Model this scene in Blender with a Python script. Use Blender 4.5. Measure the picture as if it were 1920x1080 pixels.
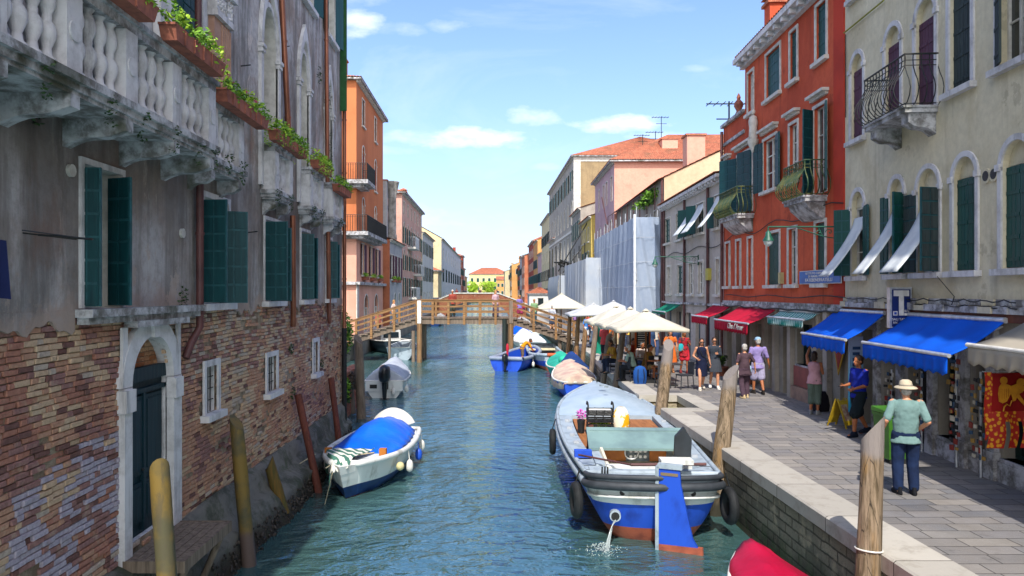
import bpy, bmesh, math, random
from math import sin, cos, pi, sqrt, radians, atan2
from mathutils import Vector, Matrix, Quaternion
for o in list(bpy.data.objects): bpy.data.objects.remove(o)
S = bpy.context.scene
C = S.collection
R = random.Random(11)
U = R.uniform
# ---------------------------------------------------------------- camera, light, exposure
EYE = 4.48            # eye height above the water; quay surface is 1.33 m above the water
QUAY = 1.33
cd = bpy.data.cameras.new("camera"); cam = bpy.data.objects.new("camera", cd); C.objects.link(cam)
cd.sensor_width = 36; cd.lens = 26.25; cd.shift_x = 35/1920; cd.shift_y = 8/1920
cd.clip_start = .1; cd.clip_end = 3000
cam.location = (0, 0, EYE); cam.rotation_euler = (pi/2, 0, 0)
S.camera = cam
SUN_EL, SUN_AZ = radians(52), radians(-3)      # azimuth: to the right of straight behind the camera
sd = bpy.data.lights.new("sun", 'SUN'); sun = bpy.data.objects.new("sun", sd); C.objects.link(sun)
sd.energy = 2.5; sd.angle = radians(.5); sd.color = (1, .95, .87)
sdir = Vector((sin(SUN_AZ)*cos(SUN_EL), -cos(SUN_AZ)*cos(SUN_EL), sin(SUN_EL)))
sun.rotation_euler = sdir.to_track_quat('Z', 'Y').to_euler()
S.view_settings.view_transform = 'Standard'; S.view_settings.look = 'None'
S.view_settings.exposure = 1.3; S.view_settings.gamma = 1
W = bpy.data.worlds.new("World"); S.world = W; W.use_nodes = True
def build_world():
    nt = W.node_tree; N = nt.nodes; L = nt.links
    for n in list(N): N.remove(n)
    out = N.new('ShaderNodeOutputWorld'); bg = N.new('ShaderNodeBackground'); bg.inputs[1].default_value = .15
    sky = N.new('ShaderNodeTexSky'); sky.sky_type = 'NISHITA'; sky.sun_disc = False
    sky.sun_elevation = SUN_EL; sky.sun_rotation = pi - SUN_AZ; sky.air_density = 1.15; sky.dust_density = .6; sky.ozone_density = 1.6
    tc = N.new('ShaderNodeTexCoord'); sp = N.new('ShaderNodeSeparateXYZ'); L.new(tc.outputs['Generated'], sp.inputs[0])
    def M(op, a, b=None, c=None, clamp=False):
        m = N.new('ShaderNodeMath'); m.operation = op; m.use_clamp = clamp
        for i, x in enumerate((a, b, c)):
            if x is None: continue
            if hasattr(x, 'links'): L.new(x, m.inputs[i])
            else: m.inputs[i].default_value = x
        return m.outputs[0]
    y = M('MAXIMUM', sp.outputs[1], .02)
    ax = M('DIVIDE', sp.outputs[0], y); az = M('DIVIDE', sp.outputs[2], y)
    cmb = N.new('ShaderNodeCombineXYZ'); L.new(ax, cmb.inputs[0]); L.new(M('MULTIPLY', az, 2.2), cmb.inputs[1])
    nz = N.new('ShaderNodeTexNoise'); nz.inputs['Scale'].default_value = 14; nz.inputs['Detail'].default_value = 7; nz.inputs['Roughness'].default_value = .6
    L.new(cmb.outputs[0], nz.inputs['Vector'])
    tot = None
    # thin fair-weather clouds: direction (x/y, z/y), half sizes, density
    for cx, cz, rx, rz, d in ((-.035, .205, .085, .014, 1), (-.095, .207, .05, .012, .55), (.055, .235, .035, .013, .75), (.165, .225, .075, .012, 1), (.235,.21,.05,.007,.5),
                              (-.178, .36, .03, .022, .8), (-.125, .352, .035, .010, .35), (-.06, .357, .032, .009, .4), (-.155, .19, .05, .007, .3), (-.19,.4,.06,.02,.35), (.27,.3,.02,.006,.3), (.07,.168,.02,.006,.3), (-.33,.1,.3,.02,.5), (.5,.17,.2,.03,.6)):
        a = M('DIVIDE', M('SUBTRACT', ax, cx), rx); b = M('DIVIDE', M('SUBTRACT', az, cz), rz)
        q = M('ADD', M('MULTIPLY', a, a), M('MULTIPLY', b, b))
        m = M('MULTIPLY', M('SUBTRACT', 1.15, M('MULTIPLY', q, .62), clamp=False), 1.0)
        m = M('MULTIPLY', M('ADD', m, M('MULTIPLY', M('SUBTRACT', nz.outputs[0], .62), 3.6)), d, clamp=True)
        tot = m if tot is None else M('MAXIMUM', tot, m)
    mix = N.new('ShaderNodeMixRGB'); # bright veil added to the unseen sky behind the camera, lifting the shaded fronts
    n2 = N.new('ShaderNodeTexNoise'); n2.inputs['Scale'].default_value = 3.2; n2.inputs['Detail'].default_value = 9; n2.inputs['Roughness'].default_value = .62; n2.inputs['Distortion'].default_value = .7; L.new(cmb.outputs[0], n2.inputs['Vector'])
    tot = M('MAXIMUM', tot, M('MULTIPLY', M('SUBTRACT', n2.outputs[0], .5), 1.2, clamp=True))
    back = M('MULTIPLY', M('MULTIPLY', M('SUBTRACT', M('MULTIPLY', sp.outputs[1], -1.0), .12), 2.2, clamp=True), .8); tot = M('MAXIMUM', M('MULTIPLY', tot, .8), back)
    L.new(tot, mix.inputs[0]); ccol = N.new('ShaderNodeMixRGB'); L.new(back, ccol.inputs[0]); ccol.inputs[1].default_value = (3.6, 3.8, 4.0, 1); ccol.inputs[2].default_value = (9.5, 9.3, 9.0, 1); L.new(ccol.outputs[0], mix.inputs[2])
    # general milky brightening of a hazy summer sky towards the horizon
    hz = N.new('ShaderNodeMixRGB'); hf = M('POWER', M('SUBTRACT', 1, M('MULTIPLY', M('ABSOLUTE', sp.outputs[2]), 1.25), clamp=True), 3.2)
    L.new(M('MULTIPLY', hf, .62), hz.inputs[0]); hz.inputs[2].default_value = (2.05, 2.5, 3.2, 1)
    tint = N.new('ShaderNodeMixRGB'); tint.blend_type = 'MULTIPLY'; tint.inputs[0].default_value = 1; tint.inputs[2].default_value = (.48, .56, .76, 1)
    L.new(sky.outputs[0], tint.inputs[1]); L.new(tint.outputs[0], hz.inputs[1])
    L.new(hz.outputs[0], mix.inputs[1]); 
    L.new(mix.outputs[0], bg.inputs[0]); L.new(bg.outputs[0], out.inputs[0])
build_world()
# ---------------------------------------------------------------- materials
MATS = {}
def lin(c):
    if isinstance(c, str):
        c = c.lstrip('#'); c = [int(c[i:i+2], 16)/255 for i in (0, 2, 4)]
        return tuple(x/12.92 if x <= .04045 else ((x+.055)/1.055)**2.4 for x in c)
    return tuple(c)
class NT:
    def __init__(s, name):
        s.m = bpy.data.materials.new(name); s.m.use_nodes = True; s.t = s.m.node_tree
        s.N = s.t.nodes; s.L = s.t.links; s.b = s.N['Principled BSDF']; s.g = s.N.new('ShaderNodeNewGeometry')
        s.pos = s.g.outputs['Position']
    def put(s, x, sock):
        if hasattr(x, 'links'): s.L.new(x, sock)
        else: sock.default_value = (tuple(x)+(1,)) if isinstance(x, (tuple, list)) and len(x) == 3 and sock.type == 'RGBA' else x
    def M(s, op, a, b=None, clamp=False):
        m = s.N.new('ShaderNodeMath'); m.operation = op; m.use_clamp = clamp
        s.put(a, m.inputs[0])
        if b is not None: s.put(b, m.inputs[1])
        return m.outputs[0]
    def map(s, sc=(1, 1, 1), rot=(0, 0, 0), v=None):
        m = s.N.new('ShaderNodeMapping'); s.L.new(v or s.pos, m.inputs[0]); m.inputs['Scale'].default_value = sc; m.inputs['Rotation'].default_value = rot
        return m.outputs[0]
    def noise(s, scale, detail=4, rough=.55, v=None, dist=0, col=False):
        n = s.N.new('ShaderNodeTexNoise'); n.inputs['Scale'].default_value = scale; n.inputs['Detail'].default_value = detail
        n.inputs['Roughness'].default_value = rough; n.inputs['Distortion'].default_value = dist
        s.L.new(v or s.pos, n.inputs['Vector']); return n.outputs[1 if col else 0]
    def vor(s, scale, v=None, feat='F1', out=0):
        n = s.N.new('ShaderNodeTexVoronoi'); n.feature = feat; n.inputs['Scale'].default_value = scale; s.L.new(v or s.pos, n.inputs['Vector']); return n.outputs[out]
    def step(s, x, lo, hi):
        n = s.N.new('ShaderNodeMapRange'); n.interpolation_type = 'SMOOTHSTEP'; s.put(x, n.inputs[0]); n.inputs[1].default_value = lo; n.inputs[2].default_value = hi; return n.outputs[0]
    def mix(s, f, a, b, mode='MIX'):
        n = s.N.new('ShaderNodeMixRGB'); n.blend_type = mode; s.put(f, n.inputs[0]); s.put(a, n.inputs[1]); s.put(b, n.inputs[2]); return n.outputs[0]
    def xyz(s): n = s.N.new('ShaderNodeSeparateXYZ'); s.L.new(s.pos, n.inputs[0]); return n.outputs
    def comb(s, x, y, z=0.):
        n = s.N.new('ShaderNodeCombineXYZ'); s.put(x, n.inputs[0]); s.put(y, n.inputs[1]); s.put(z, n.inputs[2]); return n.outputs[0]
    def bump(s, h, strength=.5, dist=.01, prev=None):
        n = s.N.new('ShaderNodeBump'); n.inputs['Strength'].default_value = strength; n.inputs['Distance'].default_value = dist
        s.L.new(h, n.inputs['Height'])
        if prev is not None: s.L.new(prev, n.inputs['Normal'])
        return n.outputs[0]
    def done(s, col, rough=.7, nrm=None, metal=0, spec=.4):
        s.put(col, s.b.inputs['Base Color']); s.put(rough, s.b.inputs['Roughness']); s.b.inputs['Metallic'].default_value = metal
        s.b.inputs['Specular IOR Level'].default_value = spec
        if nrm is not None: s.L.new(nrm, s.b.inputs['Normal'])
        MATS[s.m.name] = s.m; return s.m
def mat(name, c1, c2=None, sc=3, rough=.7, bump=.15, bsc=25, metal=0, spec=.4, st=(1, 1, 1), lo=.35, hi=.7, bd=.01, sheen=0):
    if name in MATS: return MATS[name]
    n = NT(name); c1 = lin(c1); c2 = lin(c2) if c2 else tuple(x*.72 for x in c1)
    v = n.map(st); f = n.step(n.noise(sc, 5, .6, v), lo, hi)
    nb = n.bump(n.noise(bsc, 4, .6, v), bump, bd) if bump else None
    return n.done(n.mix(f, c1, c2), rough, nb, metal, spec)
def plaster(name, base, patch, streak, grime=.5, rough=.9, sc=.5):
    if name in MATS: return MATS[name]
    n = NT(name); base, patch, streak = lin(base), lin(patch), lin(streak)
    f1 = n.step(n.noise(sc, 8, .62, dist=.6), .42, .68)
    v = n.map((1.6, 1.6, .16)); f2 = n.step(n.noise(1.5, 7, .65, v), .5, .8)
    f3 = n.step(n.noise(6, 6, .7), .3, .75)
    c = n.mix(f1, base, patch); c = n.mix(n.M('MULTIPLY', f2, grime), c, streak); c = n.mix(n.M('MULTIPLY', f3, .38), c, tuple(x*.55 for x in base))
    c = n.mix(n.M('MULTIPLY', n.step(n.noise(1.1, 9, .68), .6, .64), .4), c, streak); c = n.mix(n.M('MULTIPLY', n.step(n.noise(2.3, 9, .7, n.map((1, 1, .5))), .64, .69), .3), c, tuple(min(1, x*1.35) for x in base))
    nb = n.bump(n.noise(9, 8, .7), .35, .02)
    nb = n.bump(n.noise(60, 3, .6), .2, .004, nb)
    return n.done(c, rough, nb, 0, .2)
def wood(name, c1, c2, sc=1., rough=.75, axis=2, spec=.3):
    if name in MATS: return MATS[name]
    n = NT(name); s = [14*sc]*3; s[axis] = .9*sc; v = n.map(tuple(s)); f = n.noise(1.6, 6, .65, v, .4)
    f2 = n.step(n.noise(1.3, 3), .4, .7)
    c = n.mix(n.step(f, .3, .72), lin(c1), lin(c2)); c = n.mix(n.M('MULTIPLY', f2, .4), c, tuple(x*.55 for x in lin(c1)))
    return n.done(c, rough, n.bump(f, .5, .012), 0, spec)
def fabric(name, c1, c2=None, rough=.85, sc=1.2, tl=.0):
    if name in MATS: return MATS[name]
    n = NT(name); c1 = lin(c1); c2 = lin(c2) if c2 else tuple(x*.82 for x in c1)
    f = n.step(n.noise(sc, 5, .6), .35, .7)
    nb = n.bump(n.noise(3.5, 3, .5, dist=.8), .35, .04)
    m = n.done(n.mix(f, c1, c2), rough, nb, 0, .25)
    if tl:
        t = n.N.new('ShaderNodeBsdfTranslucent'); n.put(c1, t.inputs[0]); x = n.N.new('ShaderNodeMixShader'); x.inputs[0].default_value = tl
        n.L.new(n.b.outputs[0], x.inputs[1]); n.L.new(t.outputs[0], x.inputs[2]); n.L.new(x.outputs[0], n.N['Material Output'].inputs[0])
    return m
def roofmat(name, c1='#b06c52', c2='#8c5342', c3='#c8967a'):
    if name in MATS: return MATS[name]
    n = NT(name); f = n.noise(3.2, 5, .7); g = n.noise(17, 3, .6)
    c = n.mix(n.step(f, .35, .65), lin(c1), lin(c2)); c = n.mix(n.step(g, .5, .75), c, lin(c3)); c = n.mix(n.M('MULTIPLY', n.step(n.noise(.9, 4), .5, .75), .6), c, lin('#6b5a48'))
    return n.done(c, .9, n.bump(g, .4, .02), 0, .2)
def brickmat(name, c1, c2, c3, mortar, w=.27, h=.07, rot=False, white=None, distort=.02, ax='YZ'):
    if name in MATS: return MATS[name]
    n = NT(name); X, Y, Z = n.xyz()
    dn = n.noise(2.2, 3, .6, col=True); d2 = n.noise(11, 3, .6, col=True)
    sp = n.N.new('ShaderNodeSeparateXYZ'); n.L.new(dn, sp.inputs[0]); sp2 = n.N.new('ShaderNodeSeparateXYZ'); n.L.new(d2, sp2.inputs[0])
    a = n.M('ADD', X, Y) if ax == 'YZ' else X
    a = n.M('ADD', a, n.M('MULTIPLY', sp2.outputs[0], distort*2)); b = n.M('ADD', Z if ax == 'YZ' else Y, n.M('ADD', n.M('MULTIPLY', sp.outputs[1], distort*1.4), n.M('MULTIPLY', sp2.outputs[1], distort*.8)))
    v = n.comb(a, b)
    bt = n.N.new('ShaderNodeTexBrick'); n.L.new(v, bt.inputs['Vector']); bt.inputs['Scale'].default_value = 1
    bt.inputs['Brick Width'].default_value = w; bt.inputs['Row Height'].default_value = h; bt.inputs['Mortar Size'].default_value = h*.11; bt.inputs['Mortar Smooth'].default_value = .6
    bt.inputs['Bias'].default_value = -.1
    bt.inputs['Color1'].default_value = (0, 0, 0, 1); bt.inputs['Color2'].default_value = (1, 1, 1, 1); bt.inputs['Mortar'].default_value = (.5, .5, .5, 1)
    r = bt.outputs['Color']; fac = bt.outputs['Fac']
    big = n.noise(.55, 6, .65, dist=.5); med = n.noise(3.5, 5, .65)
    c = n.mix(n.step(n.M('ADD', n.M('MULTIPLY', r, .75), n.M('MULTIPLY', med, .5)), .35, .85), lin(c1), lin(c2))
    c = n.mix(n.step(big, .48, .62), c, n.mix(n.M('MULTIPLY', r, .8), lin(c3), lin(c2)))
    c = n.mix(n.step(n.noise(13, 5, .7), .55, .85), c, tuple(x*.45 for x in lin(c1)))
    hgt = n.M('SUBTRACT', n.M('MULTIPLY', n.noise(14, 6, .7), .9), n.M('MULTIPLY', fac, .8))
    c = n.mix(n.M('MULTIPLY', n.step(n.noise(22, 5, .75, n.map((1, 1, 1.8))), .52, .68), .55), c, tuple(x*.4 for x in lin(c1))); c = n.mix(n.M('MULTIPLY', n.step(n.noise(9, 5, .7), .58, .7), .5), c, lin(mortar))  # fine dark noise puts the shade of crevices into the brick colour
    mort = n.M('MULTIPLY', fac, n.step(n.noise(1.1, 4), .3, .55))
    c = n.mix(mort, c, lin(mortar)); c = n.mix(n.M('MULTIPLY', fac, .5), c, tuple(x*.3 for x in lin(c1)))  # joints darkened in the colour too, as shade in the recesses
    c = n.mix(n.M('MULTIPLY', n.step(n.noise(1.9, 7, .68), .55, .66), .6), c, n.mix(r, lin('#c9b597'), lin('#a8957c')))
    if white == 'salt':      # salt bloom low on the near wall, grey remains of plaster up high
        f = n.M('MULTIPLY', n.M('MULTIPLY', n.step(Z, .9, 1.9), n.M('SUBTRACT', 1, n.step(Z, 2.3, 3.5))), n.M('SUBTRACT', 1, n.step(Y, 7.6, 9.4)))
        f = n.M('MULTIPLY', f, n.step(n.M('ADD', n.noise(1.6, 5, .6), n.M('MULTIPLY', r, .22)), .38, .62))
        c = n.mix(n.M('MULTIPLY', f, .8), c, lin('#b9adc4'))
        g = n.step(n.M('ADD', Z, n.M('MULTIPLY', n.noise(.8, 6, .7), 2.4)), 4.75, 5.35)
        c = n.mix(n.M('MULTIPLY', g, .6), c, lin('#9c8f88'))
        gm = n.step(n.noise(2.4, 6, .65, n.map((1, 1, .3))), .58, .74); c = n.mix(n.M('MULTIPLY', gm, .55), c, lin('#4c443c'))
        yl = n.M('MULTIPLY', n.step(Y, 9, 12), n.step(n.noise(.7, 5), .35, .6)); c = n.mix(n.M('MULTIPLY', yl, .45), c, n.mix(r, lin('#b98a58'), lin('#d0a070')))
    if white == 'quay':
        f = n.M('SUBTRACT', 1, n.step(n.M('ADD', Z, n.M('MULTIPLY', n.noise(2.5, 5, .7), .5)), .35, .95)); c = n.mix(n.M('MULTIPLY', f, .85), c, n.mix(n.step(n.noise(4, 4), .4, .6), lin('#2e2418'), lin('#31401c')))
    nb = n.bump(hgt, 1, .06)
    return n.done(c, .92, nb, 0, .2)
def glassmat(name='window_glass', c='#1a2226'):
    if name in MATS: return MATS[name]
    n = NT(name); return n.done(n.mix(n.noise(1.5, 2), lin(c), tuple(x*2.2 for x in lin(c))), .12, n.bump(n.noise(1.2, 2), .05, .02), 0, .6)
M_ = {}
def setup_mats():
    # palazzo plaster: grey cement render worn to pinkish and brown
    n = NT('worn_grey_plaster'); X, Y, Z = n.xyz()
    big = n.step(n.noise(.42, 8, .66, dist=.8), .4, .62); v = n.map((1.3, 1.3, .14)); st = n.step(n.noise(2.0, 8, .7, v), .42, .66)
    c = n.mix(big, lin('#c0bdbd'), lin('#9c8a7e')); mo = n.step(n.noise(7, 9, .75), .4, .7); c = n.mix(n.M('MULTIPLY', mo, .5), c, lin('#6e6a6a')); c = n.mix(n.M('MULTIPLY', st, .85), c, lin('#6a6764'))
    rusty = n.step(n.noise(.9, 6, .7, n.map((1, 1, .5))), .56, .7); c = n.mix(n.M('MULTIPLY', rusty, .5), c, lin('#a0705a'))
    pale = n.step(n.noise(1.7, 7, .72, n.map((1.6, 1.6, .4)), .5), .60, .68); c = n.mix(n.M('MULTIPLY', pale, .7), c, lin('#d8cabf'))
    p2 = n.M('MULTIPLY', n.step(n.M('SUBTRACT', n.noise(1.9, 8, .7), n.M('MULTIPLY', n.M('SUBTRACT', Z, 4.4), .16)), .52, .55), .75); c = n.mix(p2, c, n.mix(n.noise(9, 4), lin('#cbbfb4'), lin('#a58f82')))
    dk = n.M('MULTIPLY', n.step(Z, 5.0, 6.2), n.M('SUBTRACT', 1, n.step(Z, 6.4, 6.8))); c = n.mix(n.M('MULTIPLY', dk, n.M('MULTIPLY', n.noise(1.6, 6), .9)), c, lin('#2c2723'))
    lowz = n.M('SUBTRACT', 1, n.step(n.M('ADD', Z, n.noise(2, 4)), 6.5, 7.1)); c = n.mix(n.M('MULTIPLY', lowz, .34), c, n.mix(n.step(n.noise(1.1, 6, .65), .4, .6), lin('#7a6c62'), lin('#8f8680')))
    c = n.mix(n.M('MULTIPLY', n.step(n.noise(.8, 7, .66, n.map((1.2, 1.2, .25))), .5, .6), .45), c, lin('#4e4946'))
    br = n.M('SUBTRACT', 1, n.step(n.M('ADD', Z, n.M('MULTIPLY', n.noise(1.6, 7, .7), 1.5)), 4.9, 5.25)); c = n.mix(n.M('MULTIPLY', br, .75), c, lin('#a08c80'))
    bmp = n.bump(n.noise(5, 9, .72), .55, .05); bmp = n.bump(pale, .5, .015, bmp)
    M_['pal'] = n.done(c, .93, bmp, 0, .15)
    M_['brick'] = brickmat('worn_brick', '#a5613f', '#d2a27c', '#a67f72', '#cbbca6', w=.26, h=.066, white='salt', distort=.025)
    for k, (c1, c2) in enumerate((('#a87664', '#8a6052'), ('#b58c74', '#9a735e'), ('#c2a68a', '#a88e74'), ('#96706a', '#7a5a54'), ('#b8a898', '#978a7e'), ('#aea6b0', '#8e8490'), ('#775650', '#5c443e'))):
        n = NT('brick_tone'); f = n.step(n.noise(16, 8, .75), .35, .7); c = n.mix(f, lin(c1), lin(c2)); c = n.mix(n.M('MULTIPLY', n.step(n.noise(5, 6, .7), .52, .7), .45), c, lin('#b5a68e' if k < 4 else '#8a5c4c'))
        M_['bt%d' % k] = n.done(c, .93, n.bump(n.noise(45, 6, .75), .8, .012), 0, .15)
    n = NT('lime_mortar'); f = n.step(n.noise(4, 8, .7), .35, .65); c = n.mix(f, lin('#a89a86'), lin('#7c6a5a')); M_['mortar'] = n.done(c, .95, n.bump(n.noise(30, 8, .75), 1, .03), 0, .1)
    M_['brick2'] = brickmat('old_brick', '#9a5540', '#b07055', '#a5684a', '#a89882')
    M_['quaybrick'] = brickmat('quay_wall_brick', '#8d8270', '#a69a84', '#77705f', '#6d6454', w=.5, h=.16, white='quay', distort=.03)
    # footing: algae and mussels near the water
    n = NT('slimy_footing'); X, Y, Z = n.xyz(); f = n.step(n.M('ADD', Z, n.M('MULTIPLY', n.noise(3, 5, .7), .45)), .3, .8)
    c = n.mix(f, n.mix(n.step(n.vor(28), .1, .5), lin('#16130f'), lin('#3b342b')), n.mix(n.step(n.noise(1.5, 6, .7), .4, .6), lin('#77746c'), lin('#45483a')))
    c = n.mix(n.M('MULTIPLY', n.step(n.noise(2.2, 5, .7), .55, .68), .6), c, lin('#3d4a26'))
    M_['foot'] = n.done(c, .75, n.bump(n.noise(8, 8, .75), .9, .08), 0, .4)
    # istrian stone
    n = NT('istrian_stone'); f = n.step(n.noise(2.5, 7, .7), .42, .7); g = n.step(n.noise(1.6, 7, .7, n.map((3, 3, .3))), .5, .75)
    c = n.mix(f, lin('#cbc9ca'), lin('#a9a6a6')); c = n.mix(n.M('MULTIPLY', g, .75), c, lin('#62605f'))
    M_['stone'] = n.done(c, .8, n.bump(n.noise(14, 7, .7), .45, .02), 0, .3)
    n = NT('dirty_stone'); f = n.step(n.noise(3.5, 7, .7), .38, .62); c = n.mix(f, lin('#bababd'), lin('#726f6d')); c = n.mix(n.M('MULTIPLY', n.step(n.noise(1.4, 6), .55, .66), .7), c, lin('#3c3f26'))
    M_['dstone'] = n.done(c, .88, n.bump(n.noise(12, 7, .75), .6, .03), 0, .2)
    M_['wstone'] = mat('white_stone', '#c9c6bf', '#a8a49c', 4, .8, .25, 20)
    # coping
    n = NT('coping_stone'); X, Y, Z = n.xyz(); bt = n.N.new('ShaderNodeTexBrick'); n.L.new(n.comb(Y, n.M('ADD', X, .35)), bt.inputs['Vector']); bt.inputs['Scale'].default_value = 1
    bt.offset = 0; bt.inputs['Brick Width'].default_value = 1.75; bt.inputs['Row Height'].default_value = 50; bt.inputs['Mortar Size'].default_value = .008
    bt.inputs['Color1'].default_value = (0, 0, 0, 1); bt.inputs['Color2'].default_value = (1, 1, 1, 1); bt.inputs['Bias'].default_value = 0
    c = n.mix(bt.outputs['Color'], lin('#b0aaa0'), lin('#99948c')); c = n.mix(n.M('MULTIPLY', n.step(n.noise(3, 7, .7), .48, .7), .5), c, lin('#7e766a')); c = n.mix(bt.outputs['Fac'], c, lin('#332e28'))
    M_['coping'] = n.done(c, .75, n.bump(n.M('SUBTRACT', n.noise(9, 6, .7), n.M('MULTIPLY', bt.outputs['Fac'], 2)), .4, .015), 0, .3)
    # paving of trachyte slabs laid in rows across the quay
    n = NT('trachyte_paving'); X, Y, Z = n.xyz(); nn = n.noise(1.3, 3, .6, col=True); sp = n.N.new('ShaderNodeSeparateXYZ'); n.L.new(nn, sp.inputs[0])
    v = n.comb(n.M('ADD', X, n.M('MULTIPLY', sp.outputs[0], .05)), n.M('ADD', Y, n.M('MULTIPLY', sp.outputs[1], .06)))
    bt = n.N.new('ShaderNodeTexBrick'); n.L.new(v, bt.inputs['Vector']); bt.inputs['Scale'].default_value = 1; bt.offset = .43; bt.squash = .72; bt.squash_frequency = 3
    bt.inputs['Brick Width'].default_value = .66; bt.inputs['Row Height'].default_value = .3; bt.inputs['Mortar Size'].default_value = .009; bt.inputs['Mortar Smooth'].default_value = .3; bt.inputs['Bias'].default_value = 0
    bt.inputs['Color1'].default_value = (0, 0, 0, 1); bt.inputs['Color2'].default_value = (1, 1, 1, 1); r = bt.outputs['Color']
    ramp = n.N.new('ShaderNodeValToRGB'); n.L.new(r, ramp.inputs[0]); e = ramp.color_ramp.elements; e[0].color = lin('#5a5a5e')+(1,); e[1].color = lin('#85807a')+(1,)
    for p, q in ((.25, '#7c7976'), (.45, '#66676c'), (.6, '#8c8680'), (.8, '#706f72')):
        k = ramp.color_ramp.elements.new(p); k.color = lin(q)+(1,)
    c = n.mix(n.M('MULTIPLY', n.step(n.noise(2.3, 8, .7), .35, .7), .5), ramp.outputs[0], lin('#6b655f')); c = n.mix(n.M('MULTIPLY', n.step(n.noise(.35, 5, .6), .4, .65), .3), c, lin('#989088')); c = n.mix(n.M('MULTIPLY', n.step(n.noise(1.6, 9, .75), .56, .68), .5), c, lin('#4c4a48')); c = n.mix(n.M('MULTIPLY', n.step(n.noise(34, 4, .7), .62, .72), .5), c, lin('#b5b0a8'))
    c = n.mix(n.M('MULTIPLY', bt.outputs['Fac'], .85), c, lin('#2b2824'))
    M_['pave'] = n.done(c, n.M('ADD', n.M('MULTIPLY', n.noise(5, 4), .3), .5), n.bump(n.M('SUBTRACT', n.M('ADD', n.M('MULTIPLY', r, .4), n.noise(16, 7, .72)), n.M('MULTIPLY', bt.outputs['Fac'], 1.6)), .55, .014), 0, .35)
    # canal water
    n = NT('canal_water'); X, Y, Z = n.xyz()
    v1 = n.map((.75, 1.25, 1)); a = n.noise(2.1, 3, .55, v1, .5); b = n.noise(5.5, 3, .6, n.map((.8, 1.35, 1), (0, 0, .5)), .6); c0 = n.noise(.55, 2, .5, n.map((1, 1, 1), (0, 0, -.4)))
    h = n.M('ADD', n.M('ADD', n.M('MULTIPLY', a, 1.0), n.M('MULTIPLY', b, .22)), n.M('MULTIPLY', c0, .9))
    h = n.M('MULTIPLY', h, n.M('ADD', n.M('MULTIPLY', n.step(n.noise(.22, 3, .5, n.map((1, .45, 1))), .35, .65), .75), .45))
    col = n.mix(n.noise(.3, 3), (.036, .088, .09), (.05, .108, .102))
    m = n.done(col, .075, n.bump(h, .85, .2), 0, .5); n.b.inputs['IOR'].default_value = 3.3; n.b.inputs['Specular Tint'].default_value = (.55, .86, 1, 1); M_['water'] = m
    M_['terra'] = mat('terracotta_pot', '#9a5c48', '#744438', 6, .85, .3, 30)
    M_['dshut'] = wood('dark_green_shutter', '#0f4246', '#0b3238', .8, .5)
    M_['gshut'] = wood('green_shutter', '#104c46', '#0c3b38', .8, .5)
    M_['pshut'] = wood('plum_shutter', '#5b3547', '#43283a', .8, .7)
    M_['bshut'] = wood('weathered_blackish_shutter', '#3b4747', '#262f30', .9, .8)
    M_['wframe'] = mat('white_paint', '#d9d6cf', '#bdb9b0', 5, .5, .1)
    M_['wood'] = wood('weathered_oak_post', '#8e6d4b', '#4e3b2a', .8, .85)
    M_['gwood'] = wood('grey_weathered_wood', '#857566', '#55493f', .8, .88)
    M_['rail'] = wood('bridge_timber', '#99734a', '#5e442c', .8, .75, 0)
    M_['plank'] = wood('plank_timber', '#a0693f', '#7a4c2c', .7, .8, 1)
    M_['iron'] = mat('wrought_iron', '#22282a', '#33302c', 9, .55, .2, 40, metal=.3)
    M_['copper'] = mat('copper_pipe', '#96604a', '#6e4636', 3, .4, .1, 20, metal=.55, st=(1, 1, .3))
    M_['bpipe'] = mat('brown_pipe', '#5e3a38', '#452a2a', 3, .5, .1)
    M_['glass'] = glassmat(); M_['dark'] = mat('dark_interior', '#14120f', '#1f1b16', 2, .9, 0)
    M_['leaf'] = mat('leaf_green', '#76a02c', '#44701e', 12, .6, 0); M_['leaf2'] = mat('leaf_bright', '#b2d040', '#7da82c', 12, .6, 0)
    M_['leafd'] = mat('leaf_dark', '#2f4a1c', '#1f3414', 12, .6, 0); M_['flower'] = mat('pink_flower', '#d0426a', '#a8304e', 12, .6, 0)
    M_['roof'] = roofmat('clay_roof'); M_['roofd'] = roofmat('old_clay_roof', '#8f5642', '#6b4235', '#a87256')
    M_['alu'] = mat('aluminium', '#c9ccd0', '#a9adb2', 6, .35, .05, metal=.5)
    M_['black'] = mat('black_rubber', '#17181a', '#222426', 8, .7, .2); M_['rope'] = mat('pale_rope', '#b8ad92', '#8f866e', 30, .9, .3, 80)
    M_['mblue'] = mat('marker_blue', '#1d4fba', '#15409a', 5, .5, .05)
setup_mats()
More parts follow.
